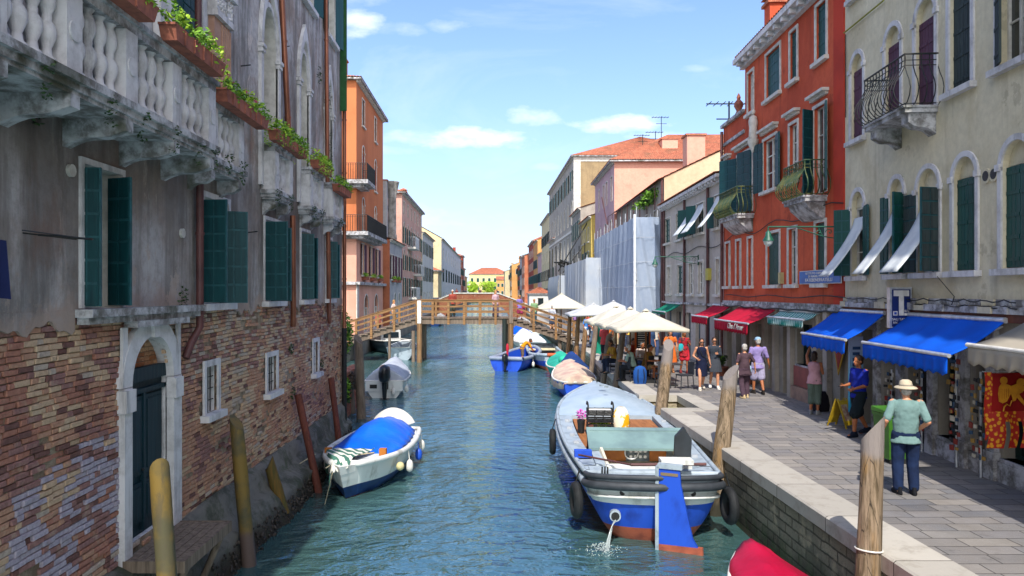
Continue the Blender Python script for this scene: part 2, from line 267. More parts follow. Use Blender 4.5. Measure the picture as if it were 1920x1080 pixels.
# ---------------------------------------------------------------- mesh helpers
class MB:
    def __init__(s): s.v = []; s.f = []; s.m = []; s.s = []; s.k = 0; s.X = None
    def add(s, vs, fs, sm=False):
        b = len(s.v)
        if s.X is not None: vs = [s.X @ Vector(p) for p in vs]
        s.v += [tuple(p) for p in vs]
        for f in fs: s.f.append(tuple(i+b for i in f)); s.m.append(s.k); s.s.append(sm)
        return s
    def mt(s, k): s.k = k; return s
    def box(s, x0, x1, y0, y1, z0, z1):
        v = [(x, y, z) for x in (x0, x1) for y in (y0, y1) for z in (z0, z1)]
        return s.add(v, [(0, 1, 3, 2), (4, 6, 7, 5), (0, 4, 5, 1), (2, 3, 7, 6), (0, 2, 6, 4), (1, 5, 7, 3)])
    def cbox(s, c, d, rz=0, rx=0, ry=0):
        M = Matrix.Translation(c) @ Matrix.Rotation(rz, 4, 'Z') @ Matrix.Rotation(ry, 4, 'Y') @ Matrix.Rotation(rx, 4, 'X')
        v = [M @ Vector((x*d[0]/2, y*d[1]/2, z*d[2]/2)) for x in (-1, 1) for y in (-1, 1) for z in (-1, 1)]
        return s.add(v, [(0, 1, 3, 2), (4, 6, 7, 5), (0, 4, 5, 1), (2, 3, 7, 6), (0, 2, 6, 4), (1, 5, 7, 3)])
    def loft(s, rings, sm=True, cap=True, closed=True):
        n = len(rings[0]); vs = [p for r in rings for p in r]; fs = []
        for i in range(len(rings)-1):
            for j in range(n if closed else n-1):
                a = i*n+j; b = i*n+(j+1) % n; fs.append((a, b, b+n, a+n))
        s.add(vs, fs, sm)
        if cap and closed: s.add(list(rings[0]), [tuple(range(n))[::-1]]); s.add(list(rings[-1]), [tuple(range(n))])
        return s
    def tube(s, pts, r, n=8, sm=True, cap=True, fl=1):
        pts = [Vector(p) for p in pts]; m = len(pts); rr = r if isinstance(r, (list, tuple)) else [r]*m; rings = []; up = None
        for i, p in enumerate(pts):
            d = (pts[min(i+1, m-1)]-pts[max(i-1, 0)]).normalized()
            if up is None: up = Vector((0, 0, 1)) if abs(d.z) < .9 else Vector((0, 1, 0))
            a = d.cross(up)
            if a.length < 1e-4: a = d.cross(Vector((1, 0, 0)))
            a.normalize(); b = a.cross(d); up = b
            rings.append([p+a*rr[i]*cos(2*pi*j/n)+b*rr[i]*fl*sin(2*pi*j/n) for j in range(n)])
        return s.loft(rings, sm, cap)
    def lathe(s, prof, n=12, c=(0, 0, 0), sm=True, sx=1, sy=1):
        return s.loft([[(c[0]+r*sx*cos(2*pi*j/n), c[1]+r*sy*sin(2*pi*j/n), c[2]+z) for j in range(n)] for r, z in prof], sm)
    def ell(s, c, r, n=10, m=7, M=None):
        M = M or Matrix.Identity(3); c = Vector(c); rings = []
        for i in range(m+1):
            t = -pi/2+pi*(i+.001)/(m+.002); rings.append([c+M @ Vector((r[0]*cos(t)*cos(2*pi*j/n), r[1]*cos(t)*sin(2*pi*j/n), r[2]*sin(t))) for j in range(n)])
        return s.loft(rings, True)
    def cap_(s, a, b, ra, rb, n=10):       # tapered capsule
        a, b = Vector(a), Vector(b); d = (b-a).normalized() if (b-a).length > 1e-6 else Vector((0, 0, 1))
        pts = [a-d*ra*.98, a-d*ra*.7, a-d*ra*.3, a, b, b+d*rb*.3, b+d*rb*.7, b+d*rb*.98]
        return s.tube(pts, [ra*.2, ra*.71, ra*.954, ra, rb, rb*.954, rb*.71, rb*.2], n)
    def grid(s, fn, nu, nv, sm=True):
        vs = [fn(i/nu, j/nv) for i in range(nu+1) for j in range(nv+1)]
        return s.add(vs, [(i*(nv+1)+j, (i+1)*(nv+1)+j, (i+1)*(nv+1)+j+1, i*(nv+1)+j+1) for i in range(nu) for j in range(nv)], sm)
    def poly(s, pts): return s.add(pts, [tuple(range(len(pts)))])
    def prism(s, pts, vec):       # planar polygon extruded by vec
        n = len(pts); v = Vector(vec); p = [Vector(q) for q in pts]; s.add(p+[q+v for q in p], [tuple(range(n))[::-1], tuple(range(n, 2*n))]+[(i, (i+1) % n, (i+1) % n+n, i+n) for i in range(n)])
        return s
    def leaves(s, c, r, n, size, shell=.45, flat=.5):
        for _ in range(n):
            d = Vector((R.gauss(0, 1), R.gauss(0, 1), R.gauss(0, 1))).normalized(); q = (shell+(1-shell)*R.random()**.6)
            p = Vector(c)+Vector((d.x*r[0], d.y*r[1], d.z*r[2]))*q
            a = Vector((U(-1, 1), U(-1, 1), U(-flat, flat))).normalized(); b = a.cross(Vector((U(-1, 1), U(-1, 1), U(-1, 1)))).normalized(); z = size*U(.6, 1.3)
            s.add([p-a*z, p+b*z*.45, p+a*z, p-b*z*.45], [(0, 1, 2, 3)])
        return s
    def build(s, name, mats=None, parent=None, loc=None, weld=False):
        me = bpy.data.meshes.new(name); me.from_pydata(s.v, [], s.f)
        if mats is not None:
            for m in (mats if isinstance(mats, (list, tuple)) else [mats]): me.materials.append(M_[m] if isinstance(m, str) else m)
            me.polygons.foreach_set('material_index', s.m)
        me.polygons.foreach_set('use_smooth', s.s)
        bm = bmesh.new(); bm.from_mesh(me)
        if weld: bmesh.ops.remove_doubles(bm, verts=bm.verts, dist=.0005)
        bmesh.ops.recalc_face_normals(bm, faces=bm.faces); bm.to_mesh(me); bm.free()
        o = bpy.data.objects.new(name, me); C.objects.link(o)
        if parent is not None: o.parent = parent
        if loc is not None: o.location = loc
        return o
def tag(o, label=None, cat=None, group=None, kind=None):
    if label: o['label'] = label
    if cat: o['category'] = cat
    if group: o['group'] = group
    if kind: o['kind'] = kind
    return o
def empty(name, loc, rz=0, label=None, cat=None, group=None):
    o = bpy.data.objects.new(name, None); C.objects.link(o); o.location = loc; o.rotation_euler = (0, 0, rz); o.empty_display_size = .2
    return tag(o, label, cat, group)
def kids(o): return [c for c in bpy.data.objects if c.parent == o]
def copy_tree(o, parent=None, pairs=None):
    pairs = pairs if pairs is not None else {}
    if not pairs:
        for c in bpy.data.objects: pairs.setdefault(c.parent, []).append(c)
    c = o.copy(); C.objects.link(c); c.parent = parent
    for ch in pairs.get(o, []): copy_tree(ch, c, pairs)
    return c
def remesh(o, vox, smooth=4):
    m = o.modifiers.new('r', 'REMESH'); m.mode = 'VOXEL'; m.voxel_size = vox; m.use_smooth_shade = True
    q = o.modifiers.new('s', 'SMOOTH'); q.iterations = smooth; q.factor = .5
    dg = bpy.context.evaluated_depsgraph_get(); me = bpy.data.meshes.new_from_object(o.evaluated_get(dg))
    mats = list(o.data.materials); o.modifiers.clear(); old = o.data; o.data = me
    if not me.materials:
        for x in mats: me.materials.append(x)
    bpy.data.meshes.remove(old); return o
def text(txt, size, mtl, parent, M, depth=.004, font_shear=0, name='lettering', sx=1):
    cu = bpy.data.curves.new(name, 'FONT'); cu.body = txt; cu.size = size; cu.align_x = 'CENTER'; cu.align_y = 'CENTER'; cu.extrude = depth; cu.shear = font_shear; cu.offset = size*.012; cu.resolution_u = 3
    t = bpy.data.objects.new('t', cu); C.objects.link(t)
    me = bpy.data.meshes.new_from_object(t.evaluated_get(bpy.context.evaluated_depsgraph_get())); bpy.data.objects.remove(t)
    me.transform(M @ Matrix.Diagonal((sx, 1, 1, 1))); me.materials.append(mtl if not isinstance(mtl, str) else M_[mtl])
    o = bpy.data.objects.new(name, me); C.objects.link(o); o.parent = parent; return o
# ---------------------------------------------------------------- facade frames
# local x = u along the wall, local y = v outwards (towards the canal), z up (world height)
class Fr:
    def __init__(s, P0, P1):
        s.p = Vector((P0[0], P0[1])); s.e = Vector((P1[0], P1[1])); s.len = (s.e-s.p).length; s.d = (s.e-s.p)/s.len; s.n = Vector((-s.d.y, s.d.x)); s.a = atan2(s.d.y, s.d.x)
    def u(s, px):            # where the sight line at picture column px meets the wall
        k = (px-925)/1400; return (k*s.p.y-s.p.x)/(s.d.x-k*s.d.y)
    def z(s, px, py): q = s.p+s.d*s.u(px); return EYE+(548-py)*q.y/1400
    def P(s, u, v=0, z=0): q = s.p+s.d*u+s.n*v; return Vector((q.x, q.y, z))
    def root(s, name, label, cat, group=None): return empty(name, (s.p.x, s.p.y, 0), s.a, label, cat, group)
def H(u0, u1, z0, z1, arch=False): return (min(u0, u1), max(u0, u1), z0, z1, arch)
def wall_panel(mb, u0, u1, z0, z1, holes, d=.22, v=0, rev=None):
    holes = [h for h in holes if h[0] < u1 and h[1] > u0 and h[2] < z1 and h[3] > z0]
    us = sorted({u0, u1, *[max(u0, h[0]) for h in holes], *[min(u1, h[1]) for h in holes]}); zs = sorted({z0, z1, *[max(z0, h[2]) for h in holes], *[min(z1, h[3]) for h in holes]})
    k = mb.k
    for i in range(len(us)-1):
        for j in range(len(zs)-1):
            cu, cz = (us[i]+us[i+1])/2, (zs[j]+zs[j+1])/2
            if any(h[0] < cu < h[1] and h[2] < cz < h[3] for h in holes): continue
            mb.add([(us[i], v, zs[j]), (us[i+1], v, zs[j]), (us[i+1], v, zs[j+1]), (us[i], v, zs[j+1])], [(0, 1, 2, 3)])
    if rev is not None: mb.k = rev
    for a, b, c, e, arch in holes:
        mb.add([(a, v, c), (a, v-d, c), (a, v-d, e), (a, v, e)], [(0, 1, 2, 3)]); mb.add([(b, v, c), (b, v-d, c), (b, v-d, e), (b, v, e)], [(0, 1, 2, 3)])
        mb.add([(a, v, c), (b, v, c), (b, v-d, c), (a, v-d, c)], [(0, 1, 2, 3)])
        if not arch: mb.add([(a, v, e), (b, v, e), (b, v-d, e), (a, v-d, e)], [(0, 1, 2, 3)])
        else:
            r = (b-a)/2; m = (a+b)/2; n = 12; ry = r if arch is True else r*arch
            arc = [(m-r*cos(pi*i/n), e-ry+ry*sin(pi*i/n)) for i in range(n+1)]
            mb.k = k
            for i in range(n):
                q = (a, e) if i < n/2 else (b, e)
                mb.add([(arc[i][0], v, arc[i][1]), (arc[i+1][0], v, arc[i+1][1]), (q[0], v, q[1])], [(0, 1, 2)])
            mb.k = k if rev is None else rev
            for i in range(n): mb.add([(arc[i][0], v, arc[i][1]), (arc[i+1][0], v, arc[i+1][1]), (arc[i+1][0], v-d, arc[i+1][1]), (arc[i][0], v-d, arc[i][1])], [(0, 1, 2, 3)])
    mb.k = k
def shell(mb, u0, u1, z0, z1, depth, v=0, top=None):        # the other sides of a block; top = (v->z) for a sloped top
    f = lambda vv: z1
    for u in (u0, u1): mb.add([(u, v, z0), (u, v-depth, z0), (u, v-depth, z1), (u, v, z1)], [(0, 1, 2, 3)])
    mb.add([(u0, v-depth, z0), (u1, v-depth, z0), (u1, v-depth, z1), (u0, v-depth, z1)], [(0, 1, 2, 3)]); mb.add([(u0, v, z1), (u1, v, z1), (u1, v-depth, z1), (u0, v-depth, z1)], [(0, 1, 2, 3)])
def shutter_mesh(w, h, style='board', t=.035):
    mb = MB(); mb.box(0, w, 0, t, 0, h)
    if style == 'board':
        for i in range(1, 3): mb.box(i*w/3-.006, i*w/3+.006, t, t+.004, .02, h-.02)
        for f in (.08, .3, .52, .74, .94): mb.box(.01, w-.01, t, t+.012, h*f-.03, h*f+.03)
    elif style == 'panel':
        n = max(3, int(h/.26))
        mb.mt(1)
        for i in range(n):
            for x0, x1 in ((.02, w/2-.012), (w/2+.012, w-.02)): mb.box(x0, x1, t, t+.012, h*(i+.06)/n, h*(i+.94)/n); mb.box(x0, x1, -.012, 0, h*(i+.06)/n, h*(i+.94)/n)
        mb.mt(0)
    else:
        for f in (.12, .5, .88): mb.box(.01, w-.01, t, t+.014, h*f-.035, h*f+.035)
    return mb
def shutter(parent, u, z0, w, h, ang, left, m, style='board', v=0):
    # hinge at u; left: leaf extends to +u from a left hinge when closed; ang degrees opened outwards
    mb0 = shutter_mesh(w, h, style); a = radians(ang)
    M = Matrix.Translation((u, v, z0)) @ Matrix.Rotation(a if left else -a, 4, 'Z') @ (Matrix.Identity(4) if left else Matrix.Diagonal((-1, 1, 1, 1)))
    mb0.v = [tuple(M @ Vector(p)) for p in mb0.v]
    return mb0.build('shutter', [mat('pale_teal_edge', '#22555b', '#173f45', 8, .6), m] if style == 'panel' else m, parent)
def arch_band(mb, u0, u1, zt, w, v0, v1, rise=1., legs=None):
    r = (u1-u0)/2; m = (u0+u1)/2; n = 14; ry = r*rise; rin = [(m-r*cos(pi*i/n), zt-ry+ry*sin(pi*i/n)) for i in range(n+1)]; ro = [(m-(r+w)*cos(pi*i/n), zt-ry+(ry+w)*sin(pi*i/n)) for i in range(n+1)]
    for i in range(n): mb.prism([(rin[i][0], v0, rin[i][1]), (rin[i+1][0], v0, rin[i+1][1]), (ro[i+1][0], v0, ro[i+1][1]), (ro[i][0], v0, ro[i][1])], (0, v1-v0, 0))
    if legs is not None:
        mb.box(u0-w, u0, v0, v1, legs, zt-ry); mb.box(u1, u1+w, v0, v1, legs, zt-ry)
        mb.box(u0-w-.03, u0+.0, v0, v1+.03, zt-ry-.06, zt-ry+.05); mb.box(u1, u1+w+.03, v0, v1+.03, zt-ry-.06, zt-ry+.05)
def window(root, h, sh=None, shm='dshut', frame=.09, fm='wstone', sill=True, style='board', ang=(170, 170), d=.2, blind=False, lintel=False, tym=None, glass='glass', bars=False, detail=True, v=0, bar_m='iron'):
    u0, u1, z0, z1, arch = h; w = u1-u0; mb = MB(); zr = z1-(w/2 if arch is True else (w/2*arch if arch else 0))
    mb.box(u0-.02, u1+.02, v-d-.06, v-d, z0-.02, z1+.02)
    if detail:
        mb.mt(1); t = .045; dd = v-d
        mb.box(u0, u0+t, dd, dd+.05, z0, zr); mb.box(u1-t, u1, dd, dd+.05, z0, zr); mb.box((u0+u1)/2-t*.6, (u0+u1)/2+t*.6, dd, dd+.05, z0+t, zr-t)
        mb.box(u0+t, u1-t, dd, dd+.05, z0, z0+t); mb.box(u0+t, u1-t, dd, dd+.05, zr-t, zr)
        for f in (.35, .68): mb.box(u0+t, u1-t, dd, dd+.035, z0+(zr-z0)*f-.015, z0+(zr-z0)*f+.015)
    if arch and tym:
        mb.mt(2); mb.box(u0-.02, u1+.02, v-d, v-d+.07, zr, z1+.02)
    wo = mb.build('window', [glass, 'wframe', tym or 'wframe'], root)
    if frame:
        f = MB(); v1 = v+.035
        if arch: arch_band(f, u0, u1, z1, frame, v, v1, 1. if arch is True else arch, z0)
        else: f.box(u0-frame, u0, v, v1, z0, z1); f.box(u1, u1+frame, v, v1, z0, z1); f.box(u0-frame, u1+frame, v, v1, z1, z1+frame)
        f.build('frame', fm, wo)
    if sill: MB().box(u0-frame-.06, u1+frame+.06, v-.02, v+.13, z0-.11, z0-.003).build('sill', fm, wo)
    if lintel: MB().box(u0-frame-.05, u1+frame+.05, v, v+.09, z1+frame+.12, z1+frame+.2).box(u0-frame-.1, u1+frame+.1, v, v+.2, z1+frame+.2, z1+frame+.28).build('lintel', fm, wo)
    if bars:
        b = MB(); k = max(2, int(w/.12))
        for i in range(1, k): b.tube([(u0+w*i/k, v-.06, z0), (u0+w*i/k, v-.06, z1)], .009, 5)
        for i in range(1, 4): b.tube([(u0, v-.06, z0+(z1-z0)*i/4), (u1, v-.06, z0+(z1-z0)*i/4)], .009, 5)
        b.build('bars', bar_m, wo)
    hh = zr-z0-.04
    if sh in ('closed', 'half'):
        shutter(wo, u0+.01, z0+.02, w/2-.015, hh, 0, True, shm, style, v-.09)
        if sh == 'closed': shutter(wo, u1-.01, z0+.02, w/2-.015, hh, 0, False, shm, style, v-.09)
        else: shutter(wo, u1, z0+.02, w/2, hh, ang[1], False, shm, style, v+.03)
    elif sh == 'open':
        if ang[0] is not None: shutter(wo, u0, z0+.02, w/2, hh, ang[0], True, shm, style, v+.04)
        if ang[1] is not None: shutter(wo, u1, z0+.02, w/2, hh, ang[1], False, shm, style, v+.04)
    if blind:
        # cloth blind pulled out over the sill
        m = fabric('white_blind_cloth', '#d5d8d8', '#b5babd'); b = MB(); zt = z1-(.25 if arch else 0)-(w/2*(arch if arch and arch is not True else (1 if arch else 0))); zb = z0+.02
        b.grid(lambda i, j: (u0+.03+(w-.06)*i, v-.05+(.1+.85*(zt-zb)*.62)*j**1.25+.02*sin(i*9)*j, zt-(zt-zb)*j**.9), 6, 12)
        for o_ in (b.build('blind', m, wo),): o_.modifiers.new('t', 'SOLIDIFY').thickness = .012
    return wo
def roof_plane(mb, A, B, D, E, pitch=.2, amp=.035):
    # corrugated clay sheet: eave A->B, ridge D->E (D above A); columns of tiles running up the slope
    A, B, D, E = map(Vector, (A, B, D, E)); n = max(4, int((B-A).length/pitch)*4)
    nrm = (B-A).cross(D-A).normalized(); nrm = nrm if nrm.z > 0 else -nrm
    k = max(2, int((D-A).length/.38)); vs = []; fs = []
    for j in range(k):
        for t, l in ((j/k, .03), ((j+1)/k, .0)):
            for i in range(n+1):
                s = i/n; p = (A.lerp(B, s)).lerp(D.lerp(E, s), t); vs.append(p+nrm*(amp*(1 if i % 4 == 0 else (.6 if i % 2 else -.2))+l))
        b = j*2*(n+1); fs += [(b+i, b+i+1, b+n+2+i, b+n+1+i) for i in range(n)]
        if j: fs += [(b-(n+1)+i, b-(n+1)+i+1, b+i+1, b+i) for i in range(n)]
    mb.add(vs, fs, False); return mb
def cornice(root, u0, u1, z, v=0, mat_='stone', dent=True, name='cornice', s=1.):
    mb = MB(); mb.box(u0-.05, u1+.05, v, v+.12*s, z-.25*s, z-.12*s).box(u0-.08, u1+.08, v, v+.3*s, z-.12*s, z)
    if dent:
        n = int((u1-u0)/(.45*s))
        for i in range(n): u = u0+(i+.5)*(u1-u0)/n; mb.box(u-.06*s, u+.06*s, v+.12*s, v+.27*s, z-.22*s, z-.12*s)
    return mb.build(name, mat_, root)
def pipe(root, pts, r=.055, m='copper', name='downpipe'):
    mb = MB().tube(pts, r, 8)
    for i in range(len(pts)-1):
        a, b = Vector(pts[i]), Vector(pts[i+1]); L = (b-a).length
        for k in range(int(L/1.6)): mb.tube([a.lerp(b, (k+.5)/(L/1.6)) + (b-a).normalized()*t for t in (0, .04)], r*1.2, 8)
    return mb.build(name, m, root)
def chimney(parent, u, v, z0, z1, w=.5, m='brick2', cap='cone'):
    mb = MB().box(u-w/2, u+w/2, v-w/2, v+w/2, z0, z1).mt(1).box(u-w/2-.08, u+w/2+.08, v-w/2-.08, v+w/2+.08, z1, z1+.1)
    if cap == 'roof': mb.loft([[(u-w/2-.1, v-w/2-.1, z1+.25), (u+w/2+.1, v-w/2-.1, z1+.25), (u+w/2+.1, v+w/2+.1, z1+.25), (u-w/2-.1, v+w/2+.1, z1+.25)], [(u-.05, v-.05, z1+.5), (u+.05, v-.05, z1+.5), (u+.05, v+.05, z1+.5), (u-.05, v+.05, z1+.5)]], False); [mb.box(u+a*w*.4-.04, u+a*w*.4+.04, v+b*w*.4-.04, v+b*w*.4+.04, z1+.1, z1+.25) for a in (-1, 1) for b in (-1, 1)]
    return mb.build('chimney', [m, 'roof'], parent)
def railing(parent, pts, z0, h, m='iron', bomb=0, sp=.12, r=.011, name='railing', scroll=False):
    # pts: plan polyline (u, v); bomb = outward belly
    mb = MB(); P = [Vector((p[0], p[1], 0)) for p in pts]
    for zz, rr in ((z0+h, .02), (z0+.04, .012), (z0+h-.12, .01)): mb.tube([p+Vector((0, 0, zz)) for p in P], rr, 6, False)
    if bomb: mb.tube([p+Vector((0, 0, z0+h*.78)) for p in P], .01, 5, False)
    for i in range(len(P)-1):
        a, b = P[i], P[i+1]; L = (b-a).length; n = max(1, round(L/sp)); t = (b-a).normalized(); nn = Vector((-t.y, t.x, 0))
        c = sum((Vector(q) for q in P), Vector())/len(P)
        if nn.dot((a+b)/2-c) < 0: nn = -nn
        for k in range(n+1):
            q = a.lerp(b, k/n)
            if bomb: mb.tube([q+nn*bomb*f+Vector((0, 0, z0+h*z)) for z, f in ((0, 0), (.05, .45), (.16, .85), (.3, 1), (.45, .8), (.6, .35), (.75, .02), (.9, -.05), (1, 0))], r, 5)
            else: mb.tube([q+Vector((0, 0, z0)), q+Vector((0, 0, z0+h))], r, 4, False)
    return mb.build(name, m, parent)
def lathe_balusters(parent, pts, z0, h, m='stone', name='baluster', r=.075):
    prof = [(.9, 0), (.95, .08), (.6, .12), (.5, .2), (.95, .33), (1, .4), (.85, .47), (.5, .53), (.55, .57), (.5, .6), (.85, .7), (.9, .78), (.7, .88), (.45, .95), (.8, 1)]
    out = []
    for (x, y) in pts:
        mb = MB().lathe([(a*r, z*h) for a, z in prof], 12, (x, y, z0)); out.append(mb.build(name, m, parent))
    return out
def corbel(parent, u, v0, v1, zt, h, w=.22, m='stone', name='bracket'):
    L = v1-v0; prof = [(v0, zt), (v1, zt), (v1, zt-h*.42)]
    for i in range(1, 9): t = i/8; prof.append((v1-.04*L-L*.9*t, zt-h*.42-h*.5*(t+.16*sin(t*2*pi))))
    prof.append((v0, zt-h)); return MB().prism([(u-w/2, a, b) for a, b in prof], (w, 0, 0)).build(name, m, parent)
def planter(name, label, C0, d, L, zb, plant='mixed', w=.2, h=.19, seed=0, fl=False, group=None, droop=0, boxm='terra', cat='planter'):
    # C0: centre point (x, y); d: unit direction
    r = empty(name, (C0[0], C0[1], zb), atan2(d[1], d[0]), label, cat, group)
    mb = MB(); mb.loft([[(x*L/2*f, y*w/2*f, z) for x, y in ((-1, -1), (1, -1), (1, 1), (-1, 1))] for f, z in ((.93, 0), (1, h*.85), (1.02, h*.85), (1.02, h), (.93, h), (.9, h-.03))], False)
    for i in range(1, int(L/.28)): mb.box(-L/2+i*.28-.01, -L/2+i*.28+.01, -w/2-.012, w/2+.012, .01, h*.9)
    mb.build('trough', boxm, r)
    m = MB(); n = int(60*L/.8)
    for i in range(int(L/.16)+1):
        x = -L/2+.05+i*(L-.1)/max(1, int(L/.16)); m.mt(R.choice((0, 0, 1))); m.leaves((x, U(-.03, .03), h+U(.03, .12)), (.16, .17, .15+U(0, .1)), 62, .042)
        if droop and R.random() < droop: m.mt(R.choice((0, 1, 1))); m.leaves((x, U(-.16, -.08)*1, h-.1), (.08, .07, .2), 26, .03); m.leaves((x, .14, h-.12), (.08, .07, .2), 26, .03)
    m.build('foliage', ['leaf', 'leaf2'], r)
    if fl: q = MB(); [q.leaves((U(-L/2, L/2), U(-.1, .1), h+U(.1, .24)), (.03, .03, .03), 8, .022) for _ in range(int(9*L))]; q.build('blossom', 'flower', r)
    return r
def shrub(name, label, c, r, n=900, size=.06, mats=('leaf', 'leaf2'), cat='plant', trunk=True, kind=None, group=None, lumps=9):
    o = empty(name, (c[0], c[1], c[2]), 0, label, cat, group); mb = MB()
    for i in range(lumps):
        q = (U(-.55, .55)*r[0], U(-.55, .55)*r[1], r[2]*(1+U(-.6, .6))); mb.mt(R.choice((0, 0, 1))); s = U(.35, .6); mb.leaves(q, (r[0]*s, r[1]*s, r[2]*s), n//lumps, size)
    mb.build('crown', list(mats), o)
    if trunk: t = MB(); [t.tube([(0, 0, 0), (U(-.3, .3)*r[0], U(-.3, .3)*r[1], r[2]*U(.8, 1.2))], [.05, .02], 6) for _ in range(3)]; t.build('stem', 'gwood', o)
    return o
# ---------------------------------------------------------------- the setting: water, quays, ground
def setting():
    mb = MB(); mb.grid(lambda a, b: (-14+28*a, -12+340*b, 0), 1, 1); mb.add([(-300, -60, -.6), (300, -60, -.6), (300, -12, -.6), (-300, -12, -.6)], [(0, 1, 2, 3)])
    tag(mb.build('water', 'water'), kind='structure')
    tag(MB().box(-400, 400, -80, 1500, -3.2, -3).build('canal_bed', mat('canal_mud', '#3a3a2c')), kind='structure')
    E = [(4.75, -8), (4.75, 8), (4.68, 14), (4.6, 20.3)]; F = [(4.5, 22.9), (4.62, 29), (5.0, 38), (5.15, 50), (5.2, 80), (5.3, 120), (4.5, 200), (3, 320)]
    cw = .62
    mb = MB(); P = QUAY
    def strip(a, b, xoff): (x0, y0), (x1, y1) = a, b; mb.add([(x0+xoff, y0, P-.004), (40, y0, P-.004), (40, y1, P-.004), (x1+xoff, y1, P-.004)], [(0, 1, 2, 3)])
    for L in (E, F):
        for a, b in zip(L, L[1:]): strip(a, b, cw)
    strip((6.15-cw, 20.3), (6.15-cw, 22.9), cw)
    tag(mb.build('pavement', 'pave'), kind='structure')
    mb = MB()
    def cope(a, b):
        (x0, y0), (x1, y1) = a, b; mb.add([(x0-.05, y0, P-.22), (x1-.05, y1, P-.22), (x1-.05, y1, P-.02), (x0-.05, y0, P-.02), (x0-.02, y0, P+.004), (x1-.02, y1, P+.004), (x1+cw+.02, y1, P+.004), (x0+cw+.02, y0, P+.004)], [(0, 1, 2, 3), (3, 2, 5, 4), (4, 5, 6, 7)])
    for L in (E, F):
        for a, b in zip(L, L[1:]): cope(a, b)
    mb.box(4.46, 6.1, 22.9-.05, 23.3, P-.2, P+.008).box(5.62, 6.17, 20.0, 22.88, P-.2, P+.006).box(4.6, 5.6, 19.75, 20.32, P-.2, P+.008)
    tag(mb.build('coping', 'coping'), kind='structure')
    mb = MB()
    for L in (E, F):
        for a, b in zip(L, L[1:]): mb.add([(a[0], a[1], -3), (b[0], b[1], -3), (b[0]+.0, b[1], P-.2), (a[0], a[1], P-.2)], [(0, 1, 2, 3)])
    for k in range(0): pass
    mb.add([(4.6, 20.3, -3), (5.66, 20.3, -3), (5.66, 20.3, P-.2), (4.6, 20.3, P-.2)], [(0, 1, 2, 3)]); mb.add([(5.66, 20.3, -3), (5.66, 22.9, -3), (5.66, 22.9, P-.19), (5.66, 20.3, P-.19)], [(0, 1, 2, 3)]); mb.add([(5.66, 22.9, -3), (4.5, 22.9, -3), (4.5, 22.9, P-.19), (5.66, 22.9, P-.19)], [(0, 1, 2, 3)])
    mb.add([(3.0, 320, -3), (-14, 320, -3), (-14, 320, P-.2), (3, 320, P-.2)], [(0, 1, 2, 3)])
    tag(mb.build('quay_wall', 'quaybrick'), kind='structure')
    # landing steps inside the notch
    mb = MB(); [mb.box(4.55, 5.64, 20.32+.55*i, 22.86, -.3+.0, .18+.26*i) for i in range(4)]
    tag(mb.build('landing_steps', mat('mossy_step_stone', '#a59c78', '#6f7a2e', 2.2, .85, .4, 14)), kind='structure')
    # left bank ground
    mb = MB(); mb.box(-60, -9.35, 22.9, 330, -3, 1.32).box(-60, -4.75, -12, 22.6, -3, .4).box(-60, 60, 320.1, 900, -3, 1.3)
    tag(mb.build('ground', mat('packed_ground', '#8b8378', '#6a645c', 1, .9)), kind='structure')
    # stone bed of mooring water edge at the foot of the palace
    mb = MB(); Ys = [3+i*.22 for i in range(91)]
    def prof(y):
        n = lambda k, s: (sin(y*1.7*k+s)+sin(y*3.1*k+2*s)*.6+sin(y*.63*k+s*3))*.03
        pr = .42+.1*sin(y*.5)*(y > 9)
        e = max(0, (y-19.5)/3.4); pr = pr*(1-.25*e)
        return [(-4.68, 1.12), (-4.57-.02, 1.1+n(1, 0)), (-4.5+n(2, 1), 1.02+n(1, 2)*.6), (-4.44+n(2, 3), .72), (-4.6+pr*.62+n(1, 4), .62+n(2, 5)*.8), (-4.6+pr+n(2, 6), .5+n(1, 7)), (-4.6+pr*1.05+n(3, 8), .25), (-4.6+pr*1.16+n(4, 9), .02), (-4.6+pr*1.2, -1.2)]
    for i in range(len(Ys)-1): pass
    vs = [[(x, y, z) for x, z in prof(y)] for y in Ys]; mb.loft(vs, True, False, False)
    o = mb.build('stone_footing', 'foot'); tag(o, 'slimy stone footing of the palace wall encrusted with mussels at the waterline', 'footing')
    mb = MB()
    for y in Ys:
        for _ in range(14):
            a = prof(y); k = R.choice((5, 6, 6, 7)); t = R.random(); x = a[k][0]*(1-t)+a[k+1][0]*t if k < 8 else a[k][0]; z = a[k][1]*(1-t)+max(-.1, a[k+1][1])*t if k < 8 else 0
            if z > .4: continue
            s = U(.015, .04); mb.ell((x+U(0, .03), y+U(-.11, .11), z), (s, s*.8, s*1.1), 5, 3)
    tag(mb.build('mussels', mat('mussel_shell', '#1a1714', '#4a4038', 20, .5, .2)), 'dark mussels crusting the foot of the palace wall', 'mussels', kind='stuff')
setting()
